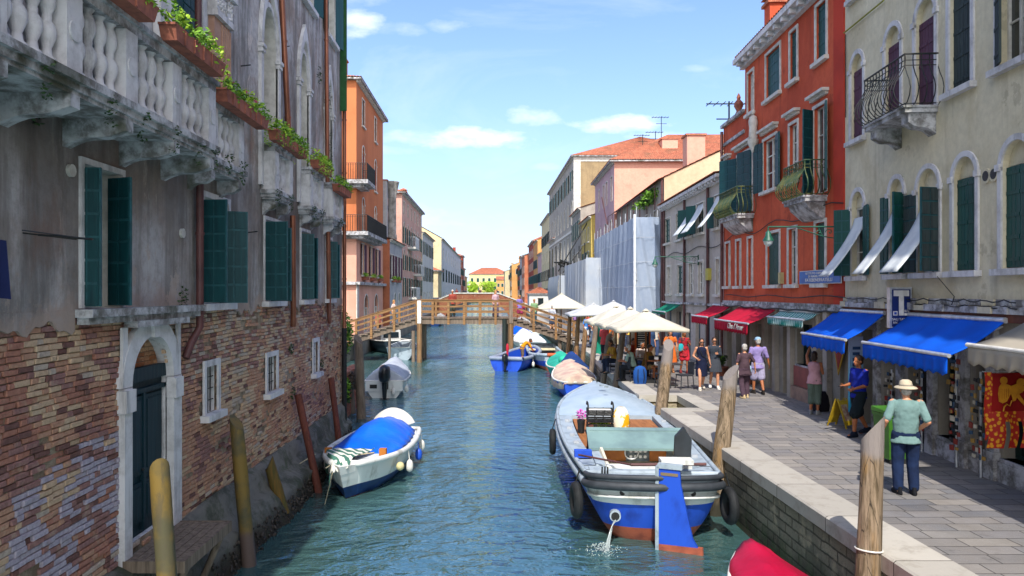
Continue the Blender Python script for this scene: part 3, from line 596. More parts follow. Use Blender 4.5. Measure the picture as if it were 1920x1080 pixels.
# ---------------------------------------------------------------- left: the old palace
FP = Fr((-4.6, 22.7), (-4.6, -3))
uy = lambda Y: 22.7-Y
def palace():
    r = FP.root('palace', 'long weathered palace with brick base, grey plaster and stone balconies rising from the canal', 'palace')
    W = [H(uy(8.35), uy(9.2), 4.3, 5.92), H(uy(11.8), uy(12.9), 4.3, 6.0), H(uy(15.0), uy(16.1), 4.3, 5.95), H(uy(17.8), uy(18.6), 4.3, 5.95), H(uy(20.5), uy(21.2), 4.3, 5.95), H(uy(5.2), uy(6.2), 4.3, 5.92)]
    door = H(uy(9.42), uy(10.64), 1.25, 3.9, True)
    sm = [H(uy(11.95), uy(12.45), 2.52, 3.28), H(uy(15.2), uy(15.85), 2.42, 3.15), H(uy(19.1), uy(19.6), 2.4, 3.2)]
    mb = MB().mt(0); wall_panel(mb, 0, 25.7, 1.0, 4.28, [door]+sm, .32, -.055, 2)
    mb.mt(1)
    up = [H(uy(6.0), uy(7.0), 6.6, 9.3), H(uy(8.0), uy(9.0), 6.6, 9.3), H(uy(10.6), uy(11.75), 6.6, 9.4), H(uy(14.75), uy(15.8), 6.6, 10.3, 1.9), H(uy(17.6), uy(18.45), 6.6, 10.25, 1.9), H(uy(20.4), uy(21.1), 6.6, 10.1, 1.9)]
    top = [H(uy(Y), uy(Y+1.0), 11.6, 13.6) for Y in (6, 9, 12, 15, 18, 20.6)]
    wall_panel(mb, 0, 25.7, 4.28, 15.5, W+up+top, .5, 0, 4)
    mb.mt(1); mb.add([(0, 0, 1), (0, -12, 1), (0, -12, 15.5), (0, 0, 15.5)], [(0, 1, 2, 3)]); mb.add([(25.7, 0, 1), (25.7, -12, 1), (25.7, -12, 15.5), (25.7, 0, 15.5)], [(0, 1, 2, 3)]); mb.add([(0, -12, 1), (25.7, -12, 1), (25.7, -12, 15.5), (0, -12, 15.5)], [(0, 1, 2, 3)]); mb.add([(0, 0, 15.5), (25.7, 0, 15.5), (25.7, -12, 15.5), (0, -12, 15.5)], [(0, 1, 2, 3)])
    # ragged lower edge of the plaster
    ez = lambda u: 4.16-.1*sin(u*2.3)*sin(u*.9+1)-.05*sin(u*9.1)-.03*sin(u*23)-(.16*max(0, sin(u*1.3-.4)) if u > 14 else 0)
    for a, b in ((0, uy(18.8)), (uy(17.7), uy(16.3)), (uy(14.8), uy(13.1)), (uy(8.2), 25.7)):
        k = int((b-a)/.07)
        for i in range(k): u, e = a+(b-a)*i/k, a+(b-a)*(i+1)/k; mb.prism([(u, -.03, 4.28), (e, -.03, 4.28), (e, -.03, ez(e)), (u, -.03, ez(u))], (0, .036, 0))
    mb.build('wall', ['mortar', 'pal', 'stone', 'brick', 'wstone'], r)
    # every brick of the bare lower wall stands in or out a little
    nz = __import__('mathutils').noise; bw = MB(); holes = [(h[0]-.02, h[1]+.02, h[2], h[3]) for h in [door]+sm]; rz = random.Random(5)
    for i in range(50):
        u = -.1-rz.random()*.2
        while u < 18.2:
            w = rz.uniform(.2, .27) if rz.random() > .25 else rz.uniform(.1, .13); z0 = 1.0+i*.0655+.04*nz.noise((u*.4, 3, i*.05))+.012*nz.noise((u*1.1, 9, i*.11))+.006*nz.noise((u*2, 7, i)); z1 = z0+.056; e = u+w-.011; q = (u+e)/2; u, u0 = u+w, max(0, u)
            if e < .03 or z0 > (4.2 if not (10.5 < q < 14.6) else 4.25): continue
            if any(e > h[0] and u0 < h[1] and z1 > h[2] and z0 < h[3]-.0 and not (h is holes[0] and z0 > 3.28 and ((q-(h[0]+h[1])/2)/.62)**2+((z0-3.28)/.62)**2 > 1.1) for h in holes): continue
            Y = 22.7-q; n1 = nz.noise((q*.5, z0*.9, 0)); n2 = nz.noise((q*1.7, z0*2.4, 5)); n3 = rz.random()
            if n3 < .02 or (nz.noise((q*.9, z0*1.4, 9)) > .34 and n3 < .6): continue
            t = n1+n2*.7+rz.gauss(0, .17); near = Y < 9.7
            if near and .8 < z0 < 2.75 and nz.noise((q*1.1, z0*1.5, 2))+.25-abs(z0-1.9)*.22+rz.gauss(0, .12) > .1: bw.k = 5 if rz.random() > .25 else 3
            elif t < -.5: bw.k = 3
            elif t < -.05: bw.k = 0 if near else 1
            elif t < .3: bw.k = 1 if rz.random() < .6 else (3 if near else 2)
            elif t < .62: bw.k = 2
            else: bw.k = 4 if not near or rz.random() < .5 else 2
            if rz.random() < .07: bw.k = 6
            if not near and z0 > 3.0 and rz.random() < .45: bw.k = rz.choice((3, 4, 4, 3))
            if z0 < 1.3 and rz.random() < .5: bw.k = rz.choice((4, 6, 2))
            v = -.022+rz.gauss(0, .007)+.012*n1-(.015 if rz.random() < .06 else 0); v = min(-.004, v); j = lambda s=.009: rz.uniform(-s, s); ch = .008
            F = [(u0+j(), z0+j(.004)), (e+j(), z0+j(.004)), (e+j(), z1+j(.004)), (u0+j(), z1+j(.004))]; cx, cz = (u0+e)/2, (z0+z1)/2
            B_ = [(x, -.06, z) for x, z in F]; M1 = [(x, v-.008, z) for x, z in F]; T_ = [(x+(ch if x < cx else -ch), v+j(.003), z+(ch*.8 if z < cz else -ch*.8)) for x, z in F]
            bw.add(B_+M1+T_, [(0, 1, 5, 4), (1, 2, 6, 5), (2, 3, 7, 6), (3, 0, 4, 7), (4, 5, 9, 8), (5, 6, 10, 9), (6, 7, 11, 10), (7, 4, 8, 11), (8, 9, 10, 11)])
    bw.build('brickwork', ['bt%d' % k for k in range(7)], r)
    cornice(r, 0, 25.7, 15.6, s=1.6)
    # lower windows: near leaf swung out square to the wall
    for i, h in enumerate(W):
        wo = window(r, h, None, frame=.07 if i != 1 else .09, fm='stone', sill=i not in (0, 5), d=.3)
        w = (h[1]-h[0])/2
        if i == 0: shutter(wo, h[1]-.02, 4.32, .3, 1.56, 84, False, 'dshut', 'panel', -.1); shutter(wo, h[0]+.02, 4.32, .35, 1.56, 70, True, 'dshut', 'panel', -.14); shutter(wo, h[0]+.36, 4.32, .3, 1.5, 20, True, 'dshut', 'panel', -.2)
        elif i == 1: shutter(wo, h[1], 4.32, .42, 1.62, 96, False, 'dshut', 'panel', .0); shutter(wo, h[1]-.75, 4.3, .45, 1.55, 62, False, 'dshut', 'panel', .0)
        elif i == 2: shutter(wo, h[1], 4.32, .46, 1.58, 92, False, 'dshut', 'panel', .02); shutter(wo, h[1]-.35, 4.3, .42, 1.5, 92, False, 'dshut', 'panel', .04)
        else: shutter(wo, h[1]-.1, 4.32, .3, 1.56, 75, False, 'dshut', 'panel', .0); shutter(wo, h[0]+.05, 4.32, .3, 1.5, 60, True, 'dshut', 'panel', 0)
    # the long moulded ledge over the water door
    MB().box(uy(11.45), uy(8.2), 0, .2, 4.2, 4.29).box(uy(11.4), uy(8.25), 0, .13, 4.12, 4.2).box(uy(10.9), uy(9.3), 0, .17, 4.04, 4.12).build('ledge', 'dstone', r)
    # water door
    f = MB(); arch_band(f, door[0], door[1], 3.9, .25, -.07, .05, 1., None); f.box(door[0]-.27, door[0], -.07, .05, 1.0, 3.28).box(door[1], door[1]+.2, -.07, .05, 1.0, 3.28)
    f.box(door[0]-.24, door[0]+.02, -.05, .09, 2.98, 3.26).box(door[1]-.02, door[1]+.24, -.05, .09, 2.98, 3.26); f.prism([(uy(10.03)-.07, 0, 3.88), (uy(10.03)+.07, 0, 3.88), (uy(10.03)+.1, 0, 4.1), (uy(10.03)-.1, 0, 4.1)], (0, .09, 0))
    f.box(uy(9.3)-.02, uy(9.3)+.1, 0, .04, 3.3, 4.04).box(uy(10.9), uy(10.9)+.1, 0, .04, 3.3, 4.04).build('door_surround', 'stone', r)
    d = MB(); a, b = door[0], door[1]; d.X = Matrix.Translation((0, .17, 0)); d.box(a, b, -.36, -.3, 1.25, 3.34); m = (a+b)/2
    for x0, x1 in ((a+.06, m-.03), (m+.03, b-.06)):
        for z0, z1 in ((1.42, 1.95), (2.05, 3.1)): d.box(x0, x1, -.3, -.27, z0, z1); d.box(x0+.06, x1-.06, -.27, -.255, z0+.06, z1-.06)
    d.box(a, b, -.3, -.24, 3.14, 3.2); d.box(a, b, -.3, -.23, 3.3, 3.48); d.box(m-.035, m+.035, -.3, -.25, 1.3, 3.14)
    do = d.build('door', wood('dark_teal_door', '#0d2f38', '#0a232c', .6, .55), r); MB().lathe([(.01, 0), (.025, .01), (.025, .03), (.01, .04)], 8, (m+.08, -.07, 2.1)).build('handle', 'iron', do)
    MB().box(a-.02, b+.02, -.22, -.17, 3.48, 3.92).build('tympanum', 'brick', r)
    for h in sm: window(r, h, None, frame=.1, fm='stone', sill=True, d=.22, bars=True, detail=False, v=-.015)
    # piano nobile: tall doors, gothic openings
    for i, h in enumerate(up):
        wo = window(r, h, 'closed' if i < 3 else None, 'dshut', frame=.16 if i < 3 else .1, fm='stone', sill=False, d=.5, ang=(0, 0), style='panel')
        if i == 2: continue
    for Y0, Y1 in ((10.1, 10.55), (12.05, 12.75)):
        c = MB(); c.mt(0); c.box(uy(Y1), uy(Y0), .0, .1, 6.55, 8.95); [c.box(uy(Y1)+k*.09, uy(Y1)+k*.09+.03, .1, .125, 6.6, 8.9) for k in range(0, 5)] if Y0 > 11 else None
        c.mt(1); zc = 8.95; c.box(uy(Y1)-.04, uy(Y0)+.04, 0, .17, zc, zc+.1).box(uy(Y1)-.02, uy(Y0)+.02, 0, .15, zc+.1, zc+.45).box(uy(Y1)-.08, uy(Y0)+.08, 0, .22, zc+.45, zc+.58)
        for k in range(60): c.ell((U(uy(Y1), uy(Y0)), .15, U(zc+.12, zc+.43)), (U(.02, .05), .03, U(.02, .05)), 5, 3)
        c.build('pilaster', ['stone' if Y0 < 11 else mat('pink_marble', '#b08e7a', '#9c7866', 3, .7), 'stone'], r)
    for h in up[3:]:      # pointed ogee tracery
        g = MB(); u0, u1, zt = h[0], h[1], h[3]; m = (u0+u1)/2; w = u1-u0; zs = zt-w/2*1.9
        g.box(u0-.13, u0, 0, .07, 6.6, zs-.1).box(u1, u1+.13, 0, .07, 6.6, zs-.1)
        for s_ in (u0-.16, u1-.02): g.box(s_, s_+.18, 0, .1, zs-.1, zs-.04).box(s_-.02, s_+.2, 0, .12, zs-.01, zs+.06).box(s_, s_+.18, 0, .09, zs-.04, zs-.01)
        pin = []; po = []
        for t in range(13):
            q = t/12; x = (w/2+.02)*cos(q*pi/2)**.8; z = zs+.06+(zt-zs)*sin(q*pi/2)+(q**4)*.25; pin.append((x, z)); po.append(((x+.13*(1-q**6)), z+.02+q*.12+(q**6)*.25))
        for s_ in (-1, 1):
            for i in range(12): g.prism([(m+s_*pin[i][0], 0, pin[i][1]), (m+s_*pin[i+1][0], 0, pin[i+1][1]), (m+s_*po[i+1][0], 0, po[i+1][1]), (m+s_*po[i][0], 0, po[i][1])], (0, .08, 0))
        g.build('gothic_arch', 'stone', r)
    for h in top: window(r, h, 'open', 'gshut', frame=.1, fm='stone', sill=True, ang=(165, 165))
    # shutter standing out near the far top corner
    mb = shutter_mesh(.2, 4.6, 'board'); M = Matrix.Translation((uy(22.3), .02, 9.9)) @ Matrix.Rotation(radians(90), 4, 'Z'); mb.v = [tuple(M @ Vector(p)) for p in mb.v]; mb.build('shutter', mat('bright_green_paint', '#1c5428', '#15421c'), r)
    # the main balcony
    def balcony(Y0, Y1, proj, big, peds, corb, nb=4):
        a, b = uy(Y1), uy(Y0); z0 = 6.5
        s = MB(); s.box(a, b, 0, proj, z0-.13, z0).box(a-.04, b+.04, 0, proj+.05, z0-.06, z0+.02).box(a+.03, b-.03, 0, proj-.03, z0-.17, z0-.13); bo = s.build('balcony_slab', 'dstone', r)
        t = MB(); vr = proj-.12; zr = z0+.78
        t.box(a, b, proj-.24, proj+.0, zr, zr+.1).box(a-.03, b+.03, proj-.28, proj+.04, zr+.1, zr+.16); t.build('handrail', 'dstone', bo)
        for e in (a, b-.2): MB().box(e, e+.2, 0, proj-.242, zr, zr+.12).build('return_rail', 'dstone', bo)
        for c in peds:
            u = uy(c); p = MB().box(u-.13, u+.13, proj-.25, proj+.005, z0+.02, zr); p.tube([(u, proj-.01, z0+.41), (u, proj+.02, z0+.41)], .1, 14)
            p.v = p.v; po = p.build('pedestal', 'stone', bo)
        pk = sorted(uy(c) for c in peds)
        for u0, u1 in zip(pk, pk[1:]):
            n = nb; L = u1-u0-.26; lathe_balusters(bo, [(u0+.13+L*(i+.5)/n, proj-.12) for i in range(n)], z0+.02, .76, r=min(.085, L/n*.47))
        n = 2 if proj < .6 else 3
        for e in (a+.1, b-.1): lathe_balusters(bo, [(e, (proj-.25)*(i+.6)/n) for i in range(n)], z0+.02, .76, r=.07)
        for c in corb: corbel(bo, uy(c), 0, proj-.02, z0-.17, .29 if big else .3, .16, 'dstone')
    balcony(4.7, 10.5, .7, True, (4.83, 5.85, 6.95, 8.05, 9.2, 10.35), (5.95, 7.0, 8.05, 9.25, 10.4))
    balcony(11.15, 12.65, .38, False, (11.3, 12.5), (11.3, 12.5), 4)
    balcony(14.75, 16.1, .28, False, (14.9, 15.95), (14.95, 15.9), 5)
    balcony(17.6, 19.0, .28, False, (17.75, 18.85), (17.8, 18.8), 4)
    balcony(20.1, 21.5, .28, False, (20.25, 21.35), (20.3, 21.3), 4)
    pipe(r, [(uy(16.5), .1, 7.5), (uy(15.8), .1, 11.2), (uy(15.6), .1, 15.3)], .065)
    pipe(r, [(uy(16.75), .1, 6.2), (uy(16.8), .1, 3.95), (uy(16.9), .07, 3.72)], .065)
    pipe(r, [(uy(20.0), .1, 15.3), (uy(20.25), .1, 8), (uy(20.45), .1, 3.9), (uy(20.7), .06, 3.65)], .06)
    pipe(r, [(uy(22.55), .1, 15.3), (uy(22.55), .1, 3.4)], .06); pipe(r, [(uy(22.55), .1, 3.4), (uy(22.55), .1, .5)], .075, 'black')
    pipe(r, [(uy(11.35), .1, 15.3), (uy(11.4), .1, 6.4)], .055, 'bpipe')
    pipe(r, [(uy(11.45), .1, 6.2), (uy(11.45), .1, 3.95), (uy(11.2), .06, 3.7), (uy(11.1), .03, 3.5)], .06, 'bpipe')
    for Y, z in ((11.0, 5.35), (8.1, 5.8)): MB().tube([(uy(Y), 0, z), (uy(Y), .04, z)], .07, 12).build('vent_ring', 'wstone', r)
    # iron wall ties and stub brackets
    for Y, z in ((13.6, 8.6), (16.2, 9.8), (13.4, 5.5), (14.0, 5.6)): MB().tube([(uy(Y), 0, z), (uy(Y), .18, z+.02)], .012, 5).build('wall_hook', 'iron', r)
    mb = MB(); [mb.leaves((uy(Y), .03, z), (s, .05, s*1.3), 60, .03) for Y, z, s in ((16.9, 3.2, .1), (17.0, 2.2, .12), (19.9, 2.6, .1), (11.0, 4.36, .18), (19.6, 10.2, .2), (20.9, 9.9, .3), (21.1, 8.6, .3), (7.5, 6.3, .12), (9.4, 6.28, .14), (21.6, 5, .2))]
    for Y in (4.9, 5.6, 6.5, 7.6, 8.3, 9.1, 9.9, 10.4, 11.0, 11.6, 14.5, 15.4, 17.4, 18.2, 20.6): mb.leaves((uy(Y), (.72 if Y < 12 else .44), 6.45), (.14, .06, .07), 34, .025); mb.leaves((uy(Y+.1), (.66 if Y < 12 else .4), 6.28), (.1, .06, .14), 26, .025)
    tag(mb.build('wall_weeds', 'leafd'), 'small weeds and moss sprouting from the palace balcony ledges and cracks', 'weeds', kind='stuff').matrix_world = r.matrix_basis
    return r
PAL = palace()
X0 = -4.6
for nm, lab, Y0, Y1, x, zb, kw in (
    ('flower_box', 'terracotta flower box with yellow-green plants at the top left edge of the long balcony', 6.3, 8.2, -3.78, 7.42, {}),
    ('flower_box', 'terracotta flower box with bright green spiky plants on the middle of the long stone balcony', 8.65, 10.25, -3.78, 7.42, {}),
    ('flower_box', 'dark terracotta flower box with red blossom at the far end of the long balcony', 11.2, 13.3, -4.1, 7.36, dict(fl=True)),
    ('flower_box', 'flower box trailing leaves on the first small stone balcony', 14.3, 16.6, -4.22, 7.42, dict(droop=.6)),
    ('flower_box', 'flower box of withered hanging plants on the second small stone balcony', 17.6, 19.1, -4.22, 7.42, dict(droop=1, fl=True)),
    ('flower_box', 'flower box with low bright moss on the last small stone balcony', 20.0, 21.7, -4.22, 7.2, {})):
    planter(nm, lab, (x, (Y0+Y1)/2), (0, 1), Y1-Y0, zb, group='flower boxes on the palace balconies', **kw)
# wooden platform at the water door
def platform():
    r = empty('landing_platform', (-4.25, 10.05, 1.1), 0, 'small weathered wooden landing platform below the dark water door', 'platform')
    mb = MB(); [mb.box(-.33+i*.125, -.33+i*.125+.115, -.78, .78, 0, .05) for i in range(6)]; mb.build('deck', 'gwood', r)
    MB().box(.4, .44, -.8, .8, -.09, .055).box(-.33, .44, -.83, -.79, -.09, .055).box(-.33, .44, .79, .83, -.09, .055).build('frame', 'gwood', r)
    for y in (-.6, .6): MB().tube([(.38, y, -.05), (-.1, y, -1.2)], .05, 6).build('strut', 'gwood', r)
platform()
def clothesline():
    r = empty('drying_rack', (-4.6, 7.3, 5.0), 0, 'iron drying rack on the palace wall with a dark cloth hanging at the left edge', 'drying rack')
    MB().tube([(0, 0, .06), (.5, .05, 0)], .008, 5).tube([(0, .25, .06), (.52, .3, .02)], .012, 5).tube([(.5, -.8, .02), (.5, .35, .02)], .006, 5).build('rod', 'iron', r)
    m = MB(); m.grid(lambda i, j: (.42+.05*sin(i*7)+.04*j, -1.3+.36*i, -.02-.5*j-.06*i), 6, 8); m.build('cloth', fabric('navy_cloth', '#16204a'), r)
clothesline()
# ---------------------------------------------------------------- right bank, near: cream and red houses, grey house
A_ = plaster
CREAM = A_('cream_plaster', '#d2c8ac', '#bfb293', '#8c826e', .65); RED = A_('red_plaster', '#c85c3e', '#a9462e', '#6c3226', .8, sc=.35)
GREY = A_('warm_grey_plaster', '#b8afa6', '#a9a096', '#8a8279', .6); BEIGE = A_('beige_plaster', '#cfb294', '#c2a486', '#ac917a', .5)
M_['cream'], M_['red'], M_['grey'], M_['beige'] = CREAM, RED, GREY, BEIGE
FC = Fr((7.0, -7.4), (8.95, 19)); FR = Fr((8.95, 19), (9.25, 30)); FG = Fr((9.25, 30), (9.5, 41.6))
def px(fr, a, b, z0, z1, arch=False): return H(fr.u(a), fr.u(b), z0, z1, arch)
def shop_ground(r, fr, z1, ops, m, v=0):
    holes = [px(fr, a, b, z0, zz) for a, b, z0, zz, k in ops]
    mb = MB(); wall_panel(mb, 0, fr.len, 0, z1, holes, .3, v); mb.build('shop_wall', m, r)
    for (a, b, z0, zz, k), h in zip(ops, holes):
        u0, u1 = h[0], h[1]
        if k in ('win', 'goods'):
            w = MB().box(u0, u1, v-.3, v-.27, z0, zz); w.mt(1); t = .05; w.box(u0, u0+t, v-.27, v-.2, z0, zz).box(u1-t, u1, v-.27, v-.2, z0, zz).box(u0+t, u1-t, v-.27, v-.2, z0, z0+t).box(u0+t, u1-t, v-.27, v-.2, zz-.4, zz-.36)
            wo = w.build('shop_window', ['glass', mat('dark_green_frame', '#17302c')], r)
            MB().box(u0-.03, u1+.03, v-.3, v+.04, z0-.07, z0).build('sill', 'dstone', wo)
            if k == 'goods':      # rows of trinkets displayed in the window
                g = MB()
                for i in range(int((u1-u0)/.14)):
                    for j in range(9):
                        g.mt(R.randrange(5)); x = u0+.1+i*.14; z = z0+.15+j*.2
                        if z < zz-.2 and x < u1-.08: g.cbox((x, v-.2, z), (U(.06, .12), .04, U(.07, .16)), 0, 0, U(-.2, .2))
                g.build('goods', [mat('goods_a', '#8a3228'), mat('goods_b', '#c9c2b0'), mat('goods_c', '#31506e'), mat('goods_d', '#58703c'), mat('goods_e', '#a88440')], wo)
        else:
            mm = {'door': wood('brown_door', '#5b2c1c', '#3c1d14'), 'gdoor': wood('deep_green_door', '#0f4434', '#0c3227'), 'dark': M_['dark'], 'rdoor': wood('red_brown_door', '#7a2f1f', '#54231a')}[k]
            d = MB().box(u0, u1, v-.3, v-.26, z0, zz)
            if k != 'dark':
                for q in (0, 1): d.box(u0+.06+(u1-u0)/2*q, u0+(u1-u0)/2*(q+1)-.06, v-.26, v-.24, z0+.15, z0+.9); d.box(u0+.06+(u1-u0)/2*q, u0+(u1-u0)/2*(q+1)-.06, v-.26, v-.24, z0+1.05, zz-.2)
            d.build('shop_door' if k != 'dark' else 'doorway', mm, r)
# shop storeys (own things: the old shop fronts under the painted houses)
def cream_house():
    r = FC.root('cream_house', 'cream plastered house with arched windows and blue shop awnings at right', 'house')
    low = [px(FC, 1597, 1621, 4.87, 6.94, True), px(FC, 1669, 1695, 4.87, 6.94, True), px(FC, 1721, 1761, 4.87, 6.94, True), px(FC, 1789, 1831, 4.87, 6.94, True), px(FC, 1880, 1935, 4.87, 6.94, True)]
    up = [px(FC, 1597, 1619, 8.22, 10.3, True), px(FC, 1661, 1689, 8.12, 10.3, True), px(FC, 1718, 1754, 8.12, 10.35, True), px(FC, 1782, 1822, 8.22, 10.3), px(FC, 1874, 1925, 8.22, 10.3)]
    more = [H(a-1.6*k-.8, a-1.6*k, z, z+2.07, True) for a in (FC.u(1990),) for k in range(0, 10, 2) for z in (4.87, 8.22)]
    top = [H(h[0], h[1], 11.75, 13.4) for h in up]
    mb = MB(); wall_panel(mb, 0, FC.len, 4.2, 14.6, low+up+more+top, .2); shell(mb, 0, FC.len, 4.2, 14.6, 9); mb.build('wall', 'cream', r)
    tym = CREAM
    for i, h in enumerate(low):
        k = dict(frame=.1, fm='stone', tym=tym, d=.17)
        if i < 3: wo = window(r, h, 'open', 'gshut' if i != 2 else 'bshut', ang=((172, 120), (120, 172), (110, 172))[i], blind=True, style='panel', **k)
        else: wo = window(r, h, 'closed', 'gshut', ang=(0, 0), **k)
    for i, h in enumerate(up): window(r, h, 'closed' if i != 4 else 'open', 'pshut' if i < 3 else 'bshut', frame=.11, fm='stone', sill=i not in (1, 2), tym=tym, d=.17, ang=(170, 20))
    for h in more: window(r, h, 'closed', 'gshut', frame=.1, fm='stone', tym=tym, d=.17)
    for h in top: window(r, h, 'closed', 'bshut', frame=.1, fm='stone', d=.17)
    # broken string course and brick band over the shops
    mb = MB()
    u = 0
    while u < FC.len-.1:
        w = U(.2, .55); e = min(FC.len, u+w); mb.mt(R.choice((0, 0, 1))); mb.box(u, e-.012, 0, .1+U(0, .05), 4.12, 4.24+U(-.02, .03)); mb.box(u+.03, e, 0, .04+U(0, .03), 4.25, 4.36); u = e
    mb.mt(2).box(0, FC.len, 0, .07, 3.98, 4.12); mb.build('string_course', ['dstone', 'cream', mat('rusty_beam', '#6b3a2a', '#4b2a20')], r)
    cornice(r, 0, FC.len, 14.8, s=1.3)
    # bellied iron balcony
    a, b = FC.u(1759), FC.u(1676); a, b = min(a, b), max(a, b); pr = .62
    s = MB().box(a, b, 0, pr, 7.98, 8.07).box(a-.03, b+.03, 0, pr+.04, 8.07, 8.11); bo = s.build('balcony_slab', 'dstone', r)
    for u in (a+.22, b-.22): corbel(bo, u, 0, pr-.1, 7.98, .42, .3, 'dstone')
    railing(bo, [(a, 0), (a, pr), (b, pr), (b, 0)], 8.11, 1.0, bomb=.22, sp=.14, r=.011)
    for cx in (1851, 1866): u = FC.u(cx); MB().tube([(u, 0, 6.48), (u, .03, 6.48)], .13, 16).mt(1).tube([(u, .03, 6.48), (u, .035, 6.48)], .09, 12).build('vent', ['cream', 'iron'], r)
    # green conduit and cables
    MB().tube([(FC.u(1587), .06, 11.05), (FC.u(1662), .06, 11.0)], .02, 5).build('conduit', mat('yellow_green_conduit', '#8b8a2e'), r)
    c = MB(); pts = [(FC.u(1590+i*11), .13, 4.36-.05*abs(sin(i*.9))) for i in range(31)]; c.tube(pts, .012, 4); c.tube([(p[0], .11, p[2]-.1) for p in pts], .01, 4)
    c.tube([(FC.u(1588), .03, 8.9), (FC.u(1588), .03, 11)], .012, 4); c.tube([(FC.u(1760), .12, 4.9), (FC.u(1800), .1, 4.4), (FC.u(1790), .1, 4.1)], .01, 4); c.build('cable', 'iron', r)
    shop_ground(r, FC, 4.0, [(1965, 2060, 1.75, 3.7, 'win'), (1880, 1945, 1.72, 3.7, 'win'), (1829, 1856, 1.72, 3.7, 'goods'), (1760, 1803, 1.72, 3.7, 'goods'), (1702, 1740, 1.33, 3.7, 'dark'), (1657, 1682, 1.33, 3.7, 'dark'), (1616, 1640, 1.33, 3.6, 'dark')], 'shopstone')
    for x in (1812, 1866, 1752, 1692, 1648, 1955): u = FC.u(x); MB().box(u-.12, u+.12, 0, .09, 1.3, 3.98).box(u-.15, u+.15, 0, .12, 1.3, 1.8).build('pilaster', 'dstone', r)
    mb = MB(); u0, u1 = FC.u(2100), FC.u(1757); mb.box(u0, u1, 0, .06, 1.3, 1.66); mb.build('plinth', 'dstone', r)
M_['shopstone'] = A_('shop_stone', '#9c968a', '#857f74', '#6c665e', .7)
def red_house():
    r = FR.root('red_house', 'bright red house with dark green shutters and two bellied balconies', 'house')
    f = lambda a, b, z0, z1: px(FR, a, b, z0, z1)
    top = [f(1403, 1413, 10.85, 12.3), f(1437, 1463, 10.85, 12.35), f(1482, 1495, 10.85, 12.35), f(1531, 1550, 10.85, 12.4)]
    mid = [f(1362, 1369, 7.8, 9.5), f(1383, 1411, 7.35, 9.55), f(1432, 1456, 7.85, 9.55), f(1481, 1496, 7.85, 9.55), f(1527, 1549, 7.2, 9.6)]
    low = [f(1361, 1369, 4.72, 6.4), f(1381, 1389, 4.72, 6.4), f(1403, 1411, 4.72, 6.4), f(1439, 1462, 4.72, 6.4), f(1479, 1494, 4.72, 6.4), f(1530, 1548, 4.72, 6.4)]
    ut = FR.u(1397)
    mb = MB(); wall_panel(mb, 0, ut, 4.05, 12.75, top+mid+low, .2); wall_panel(mb, ut, FR.len, 4.05, 11.05, mid+low, .2); shell(mb, 0, ut, 4.05, 12.75, 8); shell(mb, ut, FR.len, 4.05, 11.05, 8)
    mb.build('wall', 'red', r)
    MB().box(.003, .62, 0, .03, 4.1, 12.75).build('red_corner_strip', mat('vivid_red', '#b8361a', '#a02c14', 1, .85, .1), r)  # deeper red strip down the near edge of the wall
    for i, h in enumerate(top): window(r, h, 'closed' if i else None, 'gshut', frame=.09, fm='wstone', d=.14)
    for i, h in enumerate(mid):
        sh, an = ((None, None), ('open', (15, 150)), ('open', (170, 168)), (None, None), ('open', (160, 60)))[i]
        window(r, h, sh, 'dshut', frame=.09, fm='wstone', lintel=True, sill=i not in (1, 4), d=.14, ang=an or (0, 0), style='panel')
    for i, h in enumerate(low): window(r, h, ('closed' if i in (3, 5) else None), 'gshut', frame=.09, fm='wstone', d=.14)
    cornice(r, 0, ut+.05, 12.95, s=1.4); MB().box(ut, FR.len+.05, -.1, .12, 11.05, 11.17).box(ut, FR.len, 0, .06, 10.3, 10.42).build('parapet', 'dstone', r)
    ro = MB(); roof_plane(ro, (0, .4, 12.96), (ut, .4, 12.96), (0, -4, 14.6), (ut, -4, 14.6)); ro = ro.build('roof', 'roof', r)
    chimney(ro, FR.u(1434), -.35, 12.9, 14.1, .55, 'red', 'roof'); chimney(ro, FR.u(1465), -.8, 12.9, 14.4, .6, 'red', 'roof')
    mb = MB().lathe([(.16, 0), (.12, .1), (.08, .18), (.17, .36), (.16, .5), (.06, .62), (.08, .7), (.02, .85)], 10, (FR.u(1380), -.1, 11.17)); mb.build('finial', 'terra', r)
    MB().box(0, FR.len, 0, .16, 3.98, 4.07).box(0, FR.len, 0, .1, 4.07, 4.16).build('string_course', 'dstone', r)
    for (a, b, zz) in ((1414, 1379, 7.25), (1551, 1509, 7.1)):
        a, b = sorted((FR.u(a), FR.u(b))); pr = .6
        bo = MB().box(a, b, 0, pr, zz-.16, zz-.05).box(a-.03, b+.03, 0, pr+.04, zz-.05, zz).build('balcony_slab', 'dstone', r)
        s = MB(); s.prism([(a+.12, 0, zz-.16), (a+.12, pr-.08, zz-.16), (a+.12, pr-.15, zz-.32), (a+.12, .12, zz-.6), (a+.12, 0, zz-.62)], (b-a-.24, 0, 0)); s.build('bracket', 'dstone', bo)
        railing(bo, [(a, 0), (a, pr), (b, pr), (b, 0)], zz, .95, 'giron', bomb=.24, sp=.14, r=.018)
    c = MB(); pts = [(i*.7, .05, 6.75+.12*sin(i*1.1)-.16*(i/15)) for i in range(16)]; c.tube(pts, .016, 4); c.tube([(p[0], .06, 4.35+.04*sin(i)) for i, p in enumerate(pts)], .016, 4); c.tube([(p[0], .18, 3.96+.03*sin(i*2.2)) for i, p in enumerate(pts)], .02, 4); c.build('cable', 'iron', r)
    pipe(r, [(FR.len-.1, .1, 10.9), (FR.len-.1, .1, 1.6)], .06, 'bpipe'); MB().box(FR.u(1470), FR.u(1466), 0, .12, 4.75, 5.1).build('meter_box', mat('cream_box', '#b5a878'), r)
